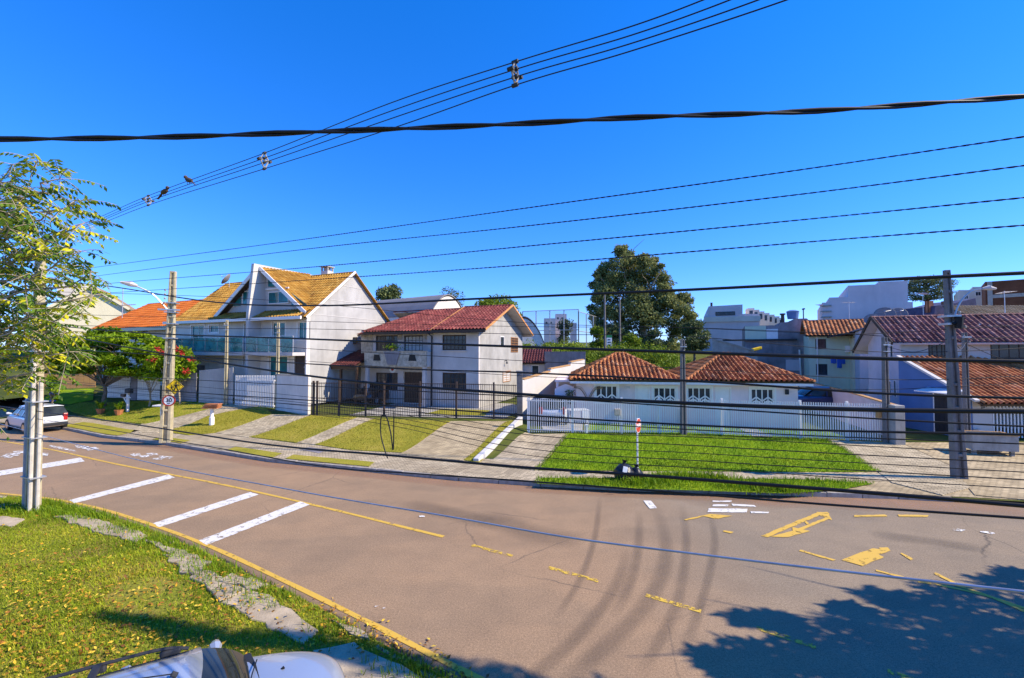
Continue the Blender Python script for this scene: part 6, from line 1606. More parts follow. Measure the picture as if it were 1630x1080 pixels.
# ================================================================== CARS
def car(name, label, loc, rz, paint_, L=4.0, wagon=True, rails=False, detail=False):
    e = thing(name, label, 'car', loc, rz); S = L / 4.0
    st = [(-2.02, .55, .50, .72), (-1.97, .74, .34, .86), (-1.75, .81, .26, .93), (-1.2, .84, .22, .93), (-.5, .85, .21, .93), (.3, .85, .21, .935), (.85, .845, .21, .95), (1.15, .835, .22, .915), (1.5, .805, .25, .86), (1.78, .745, .28, .78), (1.93, .66, .34, .70), (2.0, .50, .42, .62)]
    V = []; Fc = []; n = 14
    for x, hw, zb, zt in st:
        cr = .055 if x > .9 else .0
        half = [(0, zb), (hw * .8, zb), (hw * .97, zb + .08), (hw, zb + .25), (hw * 1.0, zt - .22), (hw * .965, zt - .06), (hw * .86, zt), (hw * .45, zt + cr * .8)]
        ring = [(x * S, -y, z) for y, z in half[1:]][::-1]; ring = [(x * S, y, z) for y, z in half] + [(x * S, 0, zt + cr)] + [(x * S, -y, z) for y, z in half[1:]][::-1]
        V += ring; n = len(ring)
    for i in range(len(st) - 1):
        for k in range(n): Fc.append((i * n + k, i * n + (k + 1) % n, (i + 1) * n + (k + 1) % n, (i + 1) * n + k))
    me = bpy.data.meshes.new('body'); me.from_pydata(V, [], [f[::-1] for f in Fc] + [tuple(range(n)), tuple((len(st) - 1) * n + k for k in range(n))[::-1]]); me.update()
    bm = bmesh.new(); bm.from_mesh(me); bmesh.ops.recalc_face_normals(bm, faces=list(bm.faces)); bm.to_mesh(me); bm.free()
    o = link('body', me, paint_, e, smooth=True); sd = o.modifiers.new('s', 'SUBSURF'); sd.levels = 2; sd.render_levels = 2
    # greenhouse
    zb, zr = .92, (1.28 if detail else 1.43); xb0, xb1 = (-1.9 if wagon else -1.55) * S, .98 * S; xr0, xr1 = (-1.62 if wagon else -1.05) * S, (.50 if detail else .2) * S
    hb, ht = .775, (.55 if detail else .60); ny = 6
    def rowp(x0, hw, z, bulge, x_in): return [(x0 + bulge * (1 - (2 * i / ny - 1) ** 2), -hw + 2 * hw * i / ny, z) for i in range(ny + 1)]
    m = MB(); lo = rowp(xb1, hb, zb, .10, 0); hi = rowp(xr1, ht, zr, .06, 0); NR = 6; V = []
    for r_ in range(NR + 1):
        t_ = r_ / NR
        for a_, b_ in zip(lo, hi): V.append(tuple(Vector(a_).lerp(Vector(b_), t_) + Vector((.05, 0, .035)) * math.sin(math.pi * t_)))
    m.add(V, [(r_ * (ny + 1) + i, r_ * (ny + 1) + i + 1, (r_ + 1) * (ny + 1) + i + 1, (r_ + 1) * (ny + 1) + i) for r_ in range(NR) for i in range(ny)])
    m.build('windscreen', M['car_glass'], e, smooth=True)
    m = MB(); lo2 = rowp(xb0, hb, zb + .02, -.06, 0); hi2 = rowp(xr0, ht, zr, -.05, 0); m.add(lo2 + hi2, [(i + 1, i, ny + 1 + i, ny + 2 + i) for i in range(ny)]); m.build('rear_window', M['car_glass'], e, smooth=True)
    for s in (-1, 1):
        m = MB(); a, b, c_, d_ = Vector((xb0 + .1, s * hb, zb)), Vector((xb1 - .1, s * hb, zb)), Vector((xr1 - .02, s * ht, zr)), Vector((xr0 + .05, s * ht, zr))
        q = [a, b, c_, d_]; m.add(q if s < 0 else q[::-1], [(0, 1, 2, 3)]); sw = m.build('side_window', M['car_glass'], e)
        PC = paint_
        for (p0_, p1_, w_) in ((Vector((xb1 - .03, s * hb, zb)), Vector((xr1 + .02, s * ht, zr)), .07), (Vector((xb0 + .04, s * hb, zb)), Vector((xr0, s * ht, zr)), .12)): m.beam(p0_, p1_, w_, .05, up=(0, s, 0))
        for f in (.38, .72) if wagon else (.5,):
            p0_ = a.lerp(b, f); p1_ = d_.lerp(c_, f + .03); m = MB(); m.beam(p0_ + Vector((0, s * .01, 0)), p1_ + Vector((0, s * .01, 0)), .02, .07, up=(1, 0, 0)); m.build('pillar', PC, e)
    m = MB(); nx = 8; V = []
    for i in range(nx + 1):
        f = i / nx; x = xr0 - .08 + (xr1 + .08 - (xr0 - .08)) * f
        for j in range(9):
            g_ = j / 8 * 2 - 1; V.append((x + (.06 * (1 - g_ * g_) * (1 if f > .5 else -1) * abs(2 * f - 1)), g_ * (ht + .03), zr - .015 + .075 * (1 - g_ ** 4) * (1 - .55 * (2 * f - 1) ** 4)))
    m.add(V, [(i * 9 + j, (i + 1) * 9 + j, (i + 1) * 9 + j + 1, i * 9 + j + 1) for i in range(nx) for j in range(8)]); rf = m.build('roof', paint_, e, smooth=True); so = rf.modifiers.new('s', 'SOLIDIFY'); so.thickness = .03; so.offset = -1
    if rails:
        for s in (-1, 1):
            m = MB(); m.tube(smooth_pts([(xr1 - .02, s * (ht - .02), zr + .035), (xr1 - .22, s * (ht - .03), zr + .10), (xr1 - .6, s * (ht - .03), zr + .115), (xr0 + .4, s * (ht - .03), zr + .11), (xr0 + .05, s * (ht - .02), zr + .03)], 5), .016, 8); m.build('roof_rail', M['trim'], e)
            m = MB(); m.box(xr1 - .26, s * (ht - .03) - .025, zr + .02, xr1 - .08, s * (ht - .03) + .025, zr + .085); bev(m.build('rail_foot', M['trim'], e), .02); m = MB(); m.box(xr1 - .76, s * (ht - .03) - .03, zr + .04, xr1 - .66, s * (ht - .03) + .03, zr + .11); bev(m.build('rail_foot', M['trim'], e), .02)
        m = MB(); m.box(xr1 - .76, -ht + .04, zr + .105, xr1 - .69, ht - .04, zr + .135); bev(m.build('cross_bar', M['trim'], e), .012)
    if detail:
        m = MB(); m.tube([(xr1 - .06, .08, zr + .055), (xr1 - .10, .08, zr + .085)], .025, 8); m.tube([(xr1 - .09, .08, zr + .08), (xr1 - .85, .16, zr + .18)], .006, 5); m.build('aerial', M['trim'], e)
        m = MB(); c0_ = [Vector(p) + Vector((-.01, 0, .012)) for p in lo]; c1_ = [Vector(p) + Vector((.055, 0, .016 + .02 * (1 - (p[1] / hb) ** 2))) for p in lo]
        m.add(c0_ + c1_, [(i, i + 1, ny + 2 + i, ny + 1 + i) for i in range(ny)]); m.build('cowl', M['trim'], e, smooth=True)
        for y0, y1 in ((.55, .02), (-.05, -.58)): m = MB(); m.tube([(xb1 + .12, y0, zb + .05), (xb1 + .08, (y0 + y1) / 2, zb + .085), (xb1 + .04, y1, zb + .075)], .007, 5); m.build('wiper', M['black_rubber'], e)
        for y0 in (.32, -.32): m = MB(); m.tube([(1.32 * S, y0, .905), (1.36 * S, y0, .935)], .016, 6); m.build('washer_jet', M['black_rubber'], e)
    for s in (-1, 1):
        m = MB(); m.tube([(xb1 - .28, s * .80, .98), (xb1 - .30, s * .95, 1.02), (xb1 - .30, s * 1.02, 1.02)], [.03, .07, .045], 8); m.build('mirror', paint_, e)
        m = MB(); m.tube([(1.74 * S, s * .56, .60), (1.90 * S, s * .54, .57)], [.13, .10], 10); m.build('headlight', M['lamp_glass'], e)
        m = MB(); m.box(-2.01 * S, s * .62 - .09, .62, -1.9 * S, s * .62 + .09, 1.0 if wagon else .82); bev(m.build('tail_light', M['red_plastic'], e), .02)
        for x in (-1.25 * S, 1.28 * S):
            m = MB(); m.tube([(x, s * .64, .31), (x, s * .845, .31)], .31, 18); wh = m.build('wheel', M['black_rubber'], e)
            m = MB(); m.tube([(x, s * .80, .31), (x, s * .852, .31)], .20, 12); m.build('rim', M['chrome'], wh)
    m = MB(); m.box(-2.06 * S, -.72, .36, -1.98 * S, .72, .54); bev(m.build('rear_bumper', M['trim'], e), .03); m = MB(); m.box(-2.05 * S, -.24, .62, -2.0 * S, .24, .74); m.build('number_plate', M['sign_white'], e)
    m = MB(); m.box(1.9 * S, -.6, .34, 2.03 * S, .6, .48); bev(m.build('front_bumper', M['trim'], e), .03)
    return e
hd = math.atan2(.50, .86); uc = Vector((math.cos(hd), math.sin(hd), 0)); vc = Vector((-uc.y, uc.x, 0))
nose = Vector((-1.80, 4.93, 0)); cc = nose - uc * 2.0
car('parked_car', 'silver blue estate car with black roof rails in the bottom foreground', (cc.x, cc.y, .085), hd, M['car_silver'], 4.0, True, True, True)
p = G(72, 686, 0); car('parked_car', 'white hatchback parked at the far left kerb behind the near pole', (p.x - .9, p.y + .35, 0), R(-27) + math.pi, M['car_white'], 3.9, True)
p = P(882, 660, 24.6); car('parked_car', 'pale hatchback parked tail-out under the bungalow carport behind bars', (p.x, p.y + .9, .47), R(84), M['car_white'], 3.8, True)
p = P(1288, 630, 27.5); car('parked_car', 'dark blue car parked in the shaded drive right of the bungalow', (p.x + .6, p.y + .3, .8), R(170), M['car_blue'], 4.0, False)
p = HR.o; q = H_world(HR, -9.0 + .6, 0.0, 0); car('parked_car', 'black car standing in the dark carport of the red roofed house', (q[0] + .3, q[1] + .2, .80), R(70) + math.pi, M['car_black'], 3.8, False)
# ================================================================== OVERHEAD WIRES
BA, BB = (PN.x, PN.y), (PN.x + 8.5, PN.y - 5.33)
LINE = {'A': ((PM.x, PM.y), (PR.x, PR.y)), 'B': (BA, BB), 'C': ((-8, 4.6), (8, 4.4)), 'D': ((-20, 14.5), (12, 7.0))}
def wire(label, line, px, r, m_=None, twist=0, group=None, name='overhead_wire', strands=2, sides=5):
    A, B = LINE[line]; pts = smooth_pts([PL(x, y, A, B) for x, y in px], 10)
    b = pts[0].copy(); loc = [p - b for p in pts]; m = MB()
    if twist:
        d = [0]
        for i in range(1, len(loc)): d.append(d[-1] + (loc[i] - loc[i - 1]).length)
        dense = []; step = twist / 7; tot = d[-1]; k = 0; s = 0
        while s < tot:
            while d[k + 1] < s: k += 1
            dense.append((loc[k].lerp(loc[k + 1], (s - d[k]) / (d[k + 1] - d[k])), s)); s += step
        for j in range(strands):
            q = []
            for p, s in dense: th = 2 * math.pi * (s / twist + j / strands); q.append(p + Vector((0, math.cos(th) * r * .95, math.sin(th) * r * .95)))
            m.tube(q, r, sides)
    else: m.tube(loc, r, sides)
    o = m.build(name, m_ or M['cable'], None, loc=b, smooth=True); tag(o, label, 'wire', group or 'overhead wires'); return o
wire('thick black twisted cable sweeping across the whole sky, nearest of all', 'C', [(-80, 222), (0, 222), (250, 219), (540, 209), (815, 198), (1020, 187), (1300, 177), (1630, 154), (1720, 147)], .0165, twist=1.9)
# spaced conductors
SP = [[(60, 372), (130, 357), (236, 312), (421, 244), (620, 165), (820, 99), (1000, 44), (1130, -4), (1260, -60)],
      [(60, 380), (130, 361), (236, 317), (421, 252), (620, 178), (820, 111), (1000, 58), (1160, 1), (1300, -60)],
      [(60, 384), (130, 364), (236, 321), (421, 259), (620, 190), (820, 123), (1000, 71), (1205, 1), (1350, -60)],
      [(60, 388), (130, 368), (236, 327), (421, 269), (620, 206), (820, 136), (1000, 83), (1250, 1), (1400, -60)]]
for s_, lb in zip(SP, ('topmost of four spaced conductors rising to the top right', 'second from top of four spaced conductors rising to the top right', 'third from top of four spaced conductors rising to the top right', 'lowest of four spaced conductors rising to the top right')):
    wire(lb, 'B', s_, .0052)
for i, (px_, lb) in enumerate(((820, 'largest wire spacer, high at upper centre'), (421, 'middle wire spacer left of centre on the spaced conductors'), (236, 'smallest wire spacer near the leafy tree on the spaced conductors'))):
    pp = [PL(px_, float(np.interp(px_, [q[0] for q in s_], [q[1] for q in s_])), *LINE['B']) for s_ in SP]
    e = thing('wire_spacer', lb, 'wire spacer', pp[-1], 0, 'wire spacers'); b = pp[-1]; t = (Vector((*LINE['B'][1], 0)) - Vector((*LINE['B'][0], 0))).normalized(); n_ = Vector((-t.y, t.x, 0)); loc = [p - b for p in pp]
    ctr = (loc[1] + loc[2]) / 2; m = MB(); r_ = .010
    for a_, b_ in ((loc[0], ctr + n_ * .06), (ctr + n_ * .06, loc[3]), (loc[0], ctr - n_ * .06), (ctr - n_ * .06, loc[3])): m.tube([a_, b_], r_, 6)
    m.tube([ctr + n_ * .075, ctr - n_ * .075], r_, 6); m.build('frame', M['concrete'] if i else M['grey_sheet'], e)
    for l_ in loc + [ctr + n_ * .075, ctr - n_ * .075]:
        m = MB(); m.tube([l_ - t * .03, l_ + t * .03], .018, 8); m.build('clamp', M['trim'], e)
# birds on the conductors
for px_, si, lb in ((262, 2, 'small brown bird perched on a lower conductor near the left spacer'), (300, 1, 'small dark bird perched on an upper conductor left of centre')):
    py_ = float(np.interp(px_, [q[0] for q in SP[si]], [q[1] for q in SP[si]])); c = PL(px_, py_, *LINE['B'])
    bm = bmesh.new(); bmesh.ops.create_uvsphere(bm, u_segments=12, v_segments=8, radius=.05); 
    for v in bm.verts: v.co = Vector((v.co.x * 1.5 + (0 if v.co.x > 0 else v.co.x * .5), v.co.y * .8, v.co.z * .85 + v.co.x * .5))
    r2 = bmesh.ops.create_uvsphere(bm, u_segments=10, v_segments=7, radius=.03)
    for v in r2['verts']: v.co += Vector((.075, 0, .06))
    tl = [bm.verts.new(q) for q in ((-.09, -.02, -.05), (-.09, .02, -.05), (-.19, .018, -.12), (-.19, -.018, -.12), (-.09, 0, -.03), (-.19, 0, -.11))]; bm.faces.new(tl[0:4]); bm.faces.new((tl[0], tl[3], tl[5], tl[4])); bm.faces.new((tl[1], tl[4], tl[5], tl[2]))
    bk = [bm.verts.new(q) for q in ((.10, -.008, .06), (.10, .008, .06), (.10, 0, .07), (.13, 0, .055))]; bm.faces.new((bk[0], bk[1], bk[3])); bm.faces.new((bk[1], bk[2], bk[3])); bm.faces.new((bk[2], bk[0], bk[3]))
    for lx_ in (-.012, .016):
        r3 = bmesh.ops.create_cone(bm, cap_ends=True, segments=5, radius1=.004, radius2=.004, depth=.04)
        for v in r3['verts']: v.co += Vector((lx_, lx_ * .6, -.055))
    me = bpy.data.meshes.new('bird'); bm.to_mesh(me); bm.free(); o = link('bird', me, mat('bird_feather', (.09, .06, .04), .8, .4, 30), None, smooth=True); o.location = c + Vector((0, 0, .082)); o.rotation_euler = (0, 0, R(-20) if si == 2 else R(160)); tag(o, lb, 'bird', 'birds on the conductors')
for l_, pp in (('topmost', [(-40, 452), (60, 439), (121, 430), (412, 391), (820, 334), (1230, 277), (1630, 218), (1720, 204)]), ('second', [(-40, 464), (60, 452), (151, 440), (453, 401), (820, 362), (1230, 315), (1630, 264), (1720, 252)]),
               ('third', [(-40, 474), (60, 463), (191, 450), (503, 425), (820, 394), (1073, 370), (1350, 343), (1630, 315), (1720, 306)]), ('lowest', [(-40, 482), (60, 474), (262, 461), (568, 441), (850, 421), (1100, 401), (1330, 382), (1630, 359), (1720, 352)])):
    wire(l_ + ' of four thin twisted wires sloping up to the right across mid sky', 'B', pp, .0028, twist=.10, strands=2, sides=4)
wire('black cable dipping behind the roofs then rising to the upper right pole top', 'B', [(-40, 440), (60, 447), (165, 455), (330, 480), (500, 487), (760, 476), (1090, 462), (1400, 446), (1630, 435), (1720, 430)], .0105)
wire('thick black cable crossing the clay roofs at mid height', 'B', [(-40, 505), (166, 526), (493, 540), (820, 552), (1090, 561), (1360, 570), (1630, 576), (1720, 578)], .0115)
wire('thickest low cable crossing the bungalow windows', 'B', [(-40, 520), (100, 535), (241, 560), (503, 600), (820, 627), (1092, 642), (1363, 652), (1630, 655), (1720, 655)], .0135)
wire('cable over the bungalow fascia boards sloping down to the right', 'B', [(-40, 548), (166, 560), (553, 583), (820, 593), (1092, 606), (1393, 626), (1630, 634), (1720, 636)], .0075)
wire('thin cable just below the thickest low cable', 'B', [(-40, 590), (200, 600), (560, 618), (820, 631), (1092, 648), (1414, 668), (1630, 679), (1720, 683)], .005)
wire('dark cable across the middle of the white fence', 'B', [(-40, 600), (200, 618), (560, 642), (820, 660), (1011, 672), (1263, 684), (1630, 692), (1720, 694)], .007)
wire('thin cable across the white fence, closest below the dark one', 'B', [(-40, 612), (200, 626), (560, 650), (820, 668), (1212, 690), (1630, 707), (1720, 710)], .004)
for i, (y0, y1, y2, y3, lb) in enumerate(((640, 682, 698, 724, 'uppermost of five hair-thin wires over the green lawn'), (650, 690, 712, 738, 'second of five hair-thin wires over the green lawn'), (655, 702, 724, 752, 'third of five hair-thin wires over the green lawn'), (662, 712, 736, 764, 'fourth of five hair-thin wires over the green lawn'), (668, 722, 748, 778, 'lowest of five hair-thin wires over the green lawn'))):
    wire(lb, 'B', [(-40, y0 - 55), (250, y0 - 30), (560, y0), (820, y1), (1150, y2), (1630, y3), (1720, y3 + 3)], .0026 + .0006 * (i % 2), sides=4)
wire('thick black low cable running along the pavement and verge', 'B', [(-60, 640), (0, 647), (200, 674), (412, 706), (620, 725), (820, 743), (1000, 755), (1212, 771), (1430, 788), (1630, 805), (1720, 812)], .0125)
wire('black low cable following the kerb, below the thick one', 'B', [(-60, 655), (65, 668), (302, 706), (503, 741), (660, 754), (820, 765), (1011, 779), (1313, 803), (1630, 825), (1720, 832)], .0075)
wire('silvery grey cable sagging across the road in front', 'B', [(-60, 662), (0, 675), (201, 728), (453, 778), (700, 820), (900, 855), (1100, 881), (1300, 905), (1630, 942), (1720, 952)], .0080, m_=M['cable_grey'])
for i, (ys, lb, r_) in enumerate((((505, 508, 512, 520, 530, 541), 'fine wire from the left lamp pole across the terrace balconies', .010), ((522, 520, 524, 534, 556, 560), 'fine wire from the lamp pole across the upper windows of the red roofed house', .012),
                           ((540, 552, 566, 585, 600, 604), 'wire from the lamp pole across the carport and bungalow roofs', .012), ((556, 572, 590, 606, 618, 616), 'wire from the lamp pole passing low over the carport', .010),
                           ((470, 480, 505, 520, 530, 524), 'wire from the lamp pole above the terrace balcony rail', .010))):
    wire(lb, 'A', [(-200, ys[0] - 12), (268, ys[0]), (500, ys[1] + 4), (820, ys[2] + 8), (1090, ys[3] + 2), (1350, ys[4] + 2), (1515, ys[5]), (1760, ys[5] - 14)], r_, sides=4)
for i, (a_, b_, lb) in enumerate((((1412, 552), (1516, 540), 'service wire from fence pole to leaning pole'), ((1516, 538), (1538, 545), 'short jumper wire between leaning pole and service post'))):
    p, q = gz(T(1412, 706)), PR
    q0 = P(a_[0], a_[1], 19.8 if i == 0 else 15.3); q1 = P(b_[0], b_[1], 15.3 if i == 0 else 19.6); mm = MB(); mid_ = (q0 + q1) / 2 - Z1 * .35; mm.tube([v - q0 for v in smooth_pts([q0, mid_, q1], 8)], .012, 5); o = mm.build('service_wire', M['cable'], None, loc=q0); tag(o, lb, 'wire', 'service wires')
q0, q1 = P(1538, 548, 19.6), P(1720, 538, 17.5); mm = MB(); mm.tube([v - q0 for v in smooth_pts([q0, (q0 + q1) / 2 - Z1 * .9, q1], 8)], .014, 5); o = mm.build('service_wire', M['cable'], None, loc=q0); tag(o, 'drooping pale service wire running right from the service post', 'wire', 'service wires')
# cable loop hanging from the low cable near the brown fence
A, B = LINE['B']; pts = [PL(x, y, A, B) for x, y in ((627, 654), (626, 716), (622, 690), (615, 664), (607, 664), (606, 690), (611, 712), (617, 730))]; b0 = pts[0].copy(); m = MB(); m.tube([p - b0 for p in smooth_pts(pts, 6)], .0065, 6); o = m.build('cable_loop', M['cable'], None, loc=b0); tag(o, 'black loose cable loop hanging in front of the brown fence lawn', 'wire')
# ================================================================== VEGETATION
def leaf_quads(C, D, S, L, Wd):
    """C base points, D unit direction, S unit side, lengths L, widths Wd -> diamond leaves"""
    N = np.cross(D, S); up = N * (L * .06)[:, None]
    b = C; t = C + D * L[:, None]; a = C + D * (L * .45)[:, None] + S * (Wd * .5)[:, None] + up; c = C + D * (L * .45)[:, None] - S * (Wd * .5)[:, None] + up
    V = np.stack([b, a, t, c], 1).reshape(-1, 3); Fc = np.arange(len(C) * 4).reshape(-1, 4); return V, Fc
def unit(a): return a / np.maximum(1e-9, np.linalg.norm(a, axis=1))[:, None]
def rand_leaves(C, size, aspect=.5, droop=.2, flat=0.0, jit=.35):
    n = len(C); D = rng.normal(size=(n, 3)); D[:, 2] = D[:, 2] * (1 - flat) - droop; D = unit(D); S = unit(np.cross(D, rng.normal(size=(n, 3)) * np.array([1 - flat, 1 - flat, 1]) + np.array([0, 0, flat * 2])))
    L = size * (1 + jit * rng.normal(size=n)).clip(.4, 1.8); return leaf_quads(C, D, S, L, L * aspect)
def clump_pts(cs, rs, n, shell=.55):
    out = []
    for c, r in zip(cs, rs):
        d = unit(rng.normal(size=(n, 3))); k = rng.random(n) ** (1 / 3.) * (1 - shell) + shell * rng.random(n) ** .25
        out.append(np.asarray(c) + d * (k * 1.0)[:, None] * np.asarray(r))
    return np.concatenate(out)
def limb(m, a, b, r0, r1, wob=.12, n=6):
    a, b = Vector(a), Vector(b); L = (b - a).length; pts = []; rr = []
    for i in range(n + 1):
        t = i / n; p = a.lerp(b, t) + Vector((random.gauss(0, 1), random.gauss(0, 1), 0)) * wob * L * .25 * math.sin(math.pi * t) + Vector((0, 0, math.sin(math.pi * t) * L * .06)); pts.append(p); rr.append(r0 + (r1 - r0) * t)
    m.tube(pts, rr, 6); return pts
def tree(name, label, base, cs, rs, leaves, size, lm, bm_, trunk_r, fork, aspect=.5, limbs=10, droop=.2, flat=0.0, cat='tree', shell=.55, group=None):
    """cs clump centres and rs clump radii in metres relative to the base"""
    e = thing(name, label, cat, base, 0, group); m = MB(); cs = [Vector(c) for c in cs]
    ctr = sum(cs, Vector()) / len(cs); fk = Vector((ctr.x * .3, ctr.y * .3, fork))
    limb(m, (0, 0, -.1), fk, trunk_r, trunk_r * .7, .08); order = sorted(cs, key=lambda c: random.random())
    for c in order[:limbs]:
        pts = limb(m, fk - Vector((0, 0, .1)), c, trunk_r * .45, trunk_r * .10)
        for _ in range(2): q = pts[random.randint(2, 5)]; limb(m, q, q + Vector((random.gauss(0, 1), random.gauss(0, 1), random.random())) * (c - fk).length * .25, trunk_r * .16, trunk_r * .04, n=4)
    m.build('trunk', bm_, e, smooth=True)
    C = clump_pts([tuple(c) for c in cs], rs, leaves, shell); V, Fc = rand_leaves(C, size, aspect, droop, flat)
    # shade differs leaf by leaf and clump by clump
    rv = np.repeat(rng.normal(.5, .14, len(cs)), leaves) + rng.normal(0, .2, len(C)); fast('crown', V, Fc, lm, e, rnd=rv.clip(0, 1), kind='stuff')
    return e
# ---- big eucalyptus behind the court
Yt = 66.0; base = P(1025, 560, Yt); g0 = hgt(base.x, Yt); K = Yt / 690
def pxo(px, py, dy=0): q = P(px, py, Yt + dy); return (q.x - base.x, q.y - base.y, q.z - g0)
spots = [(1000, 400, 12), (985, 425, 16), (1012, 412, 13), (1030, 430, 17), (960, 446, 15), (985, 455, 20), (1015, 452, 22), (1048, 446, 15), (950, 470, 13), (975, 482, 20), (1010, 486, 24), (1045, 476, 19), (1068, 480, 14), (952, 505, 13), (985, 512, 21), (1022, 515, 24), (1060, 508, 20), (1085, 492, 14), (1092, 478, 11), (1000, 538, 18), (1040, 540, 20), (1078, 528, 17), (960, 460, 10), (1060, 462, 10), (1098, 505, 9), (970, 528, 13), (955, 440, 8), (1042, 418, 8), (990, 397, 7), (962, 490, 16), (958, 520, 14), (990, 535, 18), (1005, 470, 20), (1030, 500, 22), (1070, 545, 15), (975, 500, 18), (1000, 430, 16), (1055, 490, 18), (1090, 515, 12), (970, 445, 12)]
cs, rs = [], []
for x, y, r_ in spots:
    for k_ in range(5):
        cs.append(pxo(x + random.gauss(0, r_ * .55), y + random.gauss(0, r_ * .5), random.uniform(-3, 3.5))); q = r_ * K * random.uniform(.40, .90); rs.append((q * 1.15, q * 1.15, q * .72))
tree('eucalyptus_tree', 'very tall dark grey-green tree towering over the court and bungalows', (base.x, base.y, g0), cs, rs, 420, .36, M['leaf_euc'], M['bark_pale'], .42, 5.0, .42, 40, .35, shell=.25)
def quick_tree(name, label, px0, px1, py0, py1, Y, lm, n=9, leaves=260, size=.3, bark='bark', flat=0.0, gz_=None, cat='tree', group=None, dens=1.0, asp=.5):
    b = P((px0 + px1) / 2, py1, Y); g_ = hgt(b.x, Y) if gz_ is None else gz_; w = (px1 - px0) / F * Y; zt, zb = P(px0, py0, Y).z - g_, P(px0, py1, Y).z - g_; hh = zt - zb; cs, rs = [], []
    for i in range(n):
        f = random.random(); z = zb + hh * (.15 + .72 * f); sp = math.sin(math.pi * (.22 + .66 * f)) ; a = random.uniform(0, 6.28); rr = random.uniform(.1, .38) * w * sp
        cs.append((math.cos(a) * rr, math.sin(a) * rr * .8, z)); q = w * random.uniform(.16, .26); rs.append((q, q, min(q * .8, hh * .3)))
    return tree(name, label, (b.x, b.y, g_), cs, rs, int(leaves * dens), size, lm, M[bark], max(.06, w * .04), max(.3, zb * .8 + .1), asp, min(n, 8), .2, flat, cat, group=group)
quick_tree('dark_tree', 'dense dark tree at the lower right foot of the tallest tree', 1078, 1133, 508, 562, 58, M['leaf_dark'], 14, 500, .3)
quick_tree('dark_tree', 'dark rounded tree standing inside the court fence', 878, 916, 506, 560, 78, M['leaf_dark'], 12, 350, .3)
quick_tree('leafy_tree', 'bright green bushy tree right of the court fence corner', 936, 966, 518, 566, 51, M['leaf_shrub'], 12, 320, .24)
quick_tree('distant_tree', 'dark distant treetop just right of the white gable peak', 588, 648, 455, 492, 120, M['leaf_dark'], 16, 330, .6)
quick_tree('bare_tree', 'sparse twiggy tree rising behind the red roof', 690, 752, 458, 505, 66, M['leaf_dark'], 13, 130, .24)
quick_tree('leafy_tree', 'green tree crown behind the right end of the red roof', 745, 832, 474, 520, 56, M['leaf_shrub'], 18, 360, .28)
quick_tree('round_shrub', 'bright olive shrub right of the notice board', 982, 1022, 531, 572, 47, M['leaf_shrub'], 12, 380, .2, cat='shrub')
quick_tree('round_shrub', 'darker shrub under the tallest tree, right of the olive shrub', 1022, 1058, 520, 570, 52, M['leaf_dark'], 10, 330, .22, cat='shrub')
# slope of rough shrubs behind the bungalows
C = []
for _ in range(190):
    x = random.uniform(.5, 17); y = random.uniform(35, 47); r_ = random.uniform(.7, 1.6); n = 190; d = unit(rng.normal(size=(n, 3))) * (rng.random(n) ** .4)[:, None] * np.array([r_, r_, r_ * .7]); d[:, 2] = np.abs(d[:, 2]) * 1.2; C.append(d + np.array([x, y, hgt(x, y)]))
C = np.concatenate(C); V, Fc = rand_leaves(C, .2, .5, .1); o = fast('scrub', V, Fc, M['leaf_shrub'], None, rnd=(np.repeat(rng.normal(.42, .24, 190), 190) + rng.normal(0, .15, len(C))).clip(0, 1)); tag(o, 'rough green scrub covering the slope behind the bungalow roofs', 'scrub', kind='stuff')
# araucaria: tiers of tufted branches
Ya = 80; b = P(1476, 520, Ya); ga = hgt(b.x, Ya); e = thing('araucaria_tree', 'dark umbrella-shaped pine between the stepped building and the leaning pole', 'tree', (b.x, b.y, ga)); m = MB(); zt = P(1476, 447, Ya).z - ga
m.tube([(0, 0, 0), (.1, 0, zt * .6), (0, 0, zt)], [.45, .3, .12], 8); Cs, Rs = [], []
for tier, (f, rr) in enumerate(((.995, 2.2), (.95, 3.2), (.9, 3.6), (.85, 3.2), (.79, 3.6), (.74, 2.6))):
    for k_ in range(9):
        a = 6.28 * k_ / 9 + tier * .4 + random.uniform(-.2, .2); L = rr * random.uniform(.75, 1.15); tip = Vector((math.cos(a) * L, math.sin(a) * L, zt * f + L * .10)); limb(m, (0, 0, zt * f - .5), tip, .09, .03, n=4)
        Cs.append(tuple(tip)); Rs.append((.8, .8, .42)); Cs.append(tuple(Vector((0, 0, zt * f - .2)).lerp(tip, .65))); Rs.append((.6, .6, .3))
m.build('trunk', M['bark_dark'], e, smooth=True); C = clump_pts(Cs, Rs, 110); V, Fc = rand_leaves(C, .26, .35, -.2); fast('crown', V, Fc, M['leaf_dark'], e, rnd=rng.random(len(C)), kind='stuff')
# ---- spreading bright tree in the left front garden
b = T(165, 648); g_ = hgt(b.x, b.y); Y_ = b.y
cs, rs = [], []
for i in range(60):
    x = random.uniform(78, 262); f = 1 - abs((x - 168) / 110) ** 2; y = random.uniform(532 + (1 - f) * 38, 600 - (1 - f) * 4) if random.random() < .75 else random.uniform(520, 560) + (1 - f) * 40
    q = P(x, y, Y_ + random.uniform(-1.8, 2.2)); cs.append((q.x - b.x, q.y - b.y, q.z - g_)); r_ = random.uniform(.5, .8); rs.append((r_ * 1.3, r_ * 1.2, r_ * .38))
tree('shade_tree', 'low spreading bright green tree with flat layered crown in the left garden', (b.x, b.y, g_), cs, rs, 620, .19, M['leaf_bright'], M['bark'], .14, 1.5, .6, 18, .05, .55)
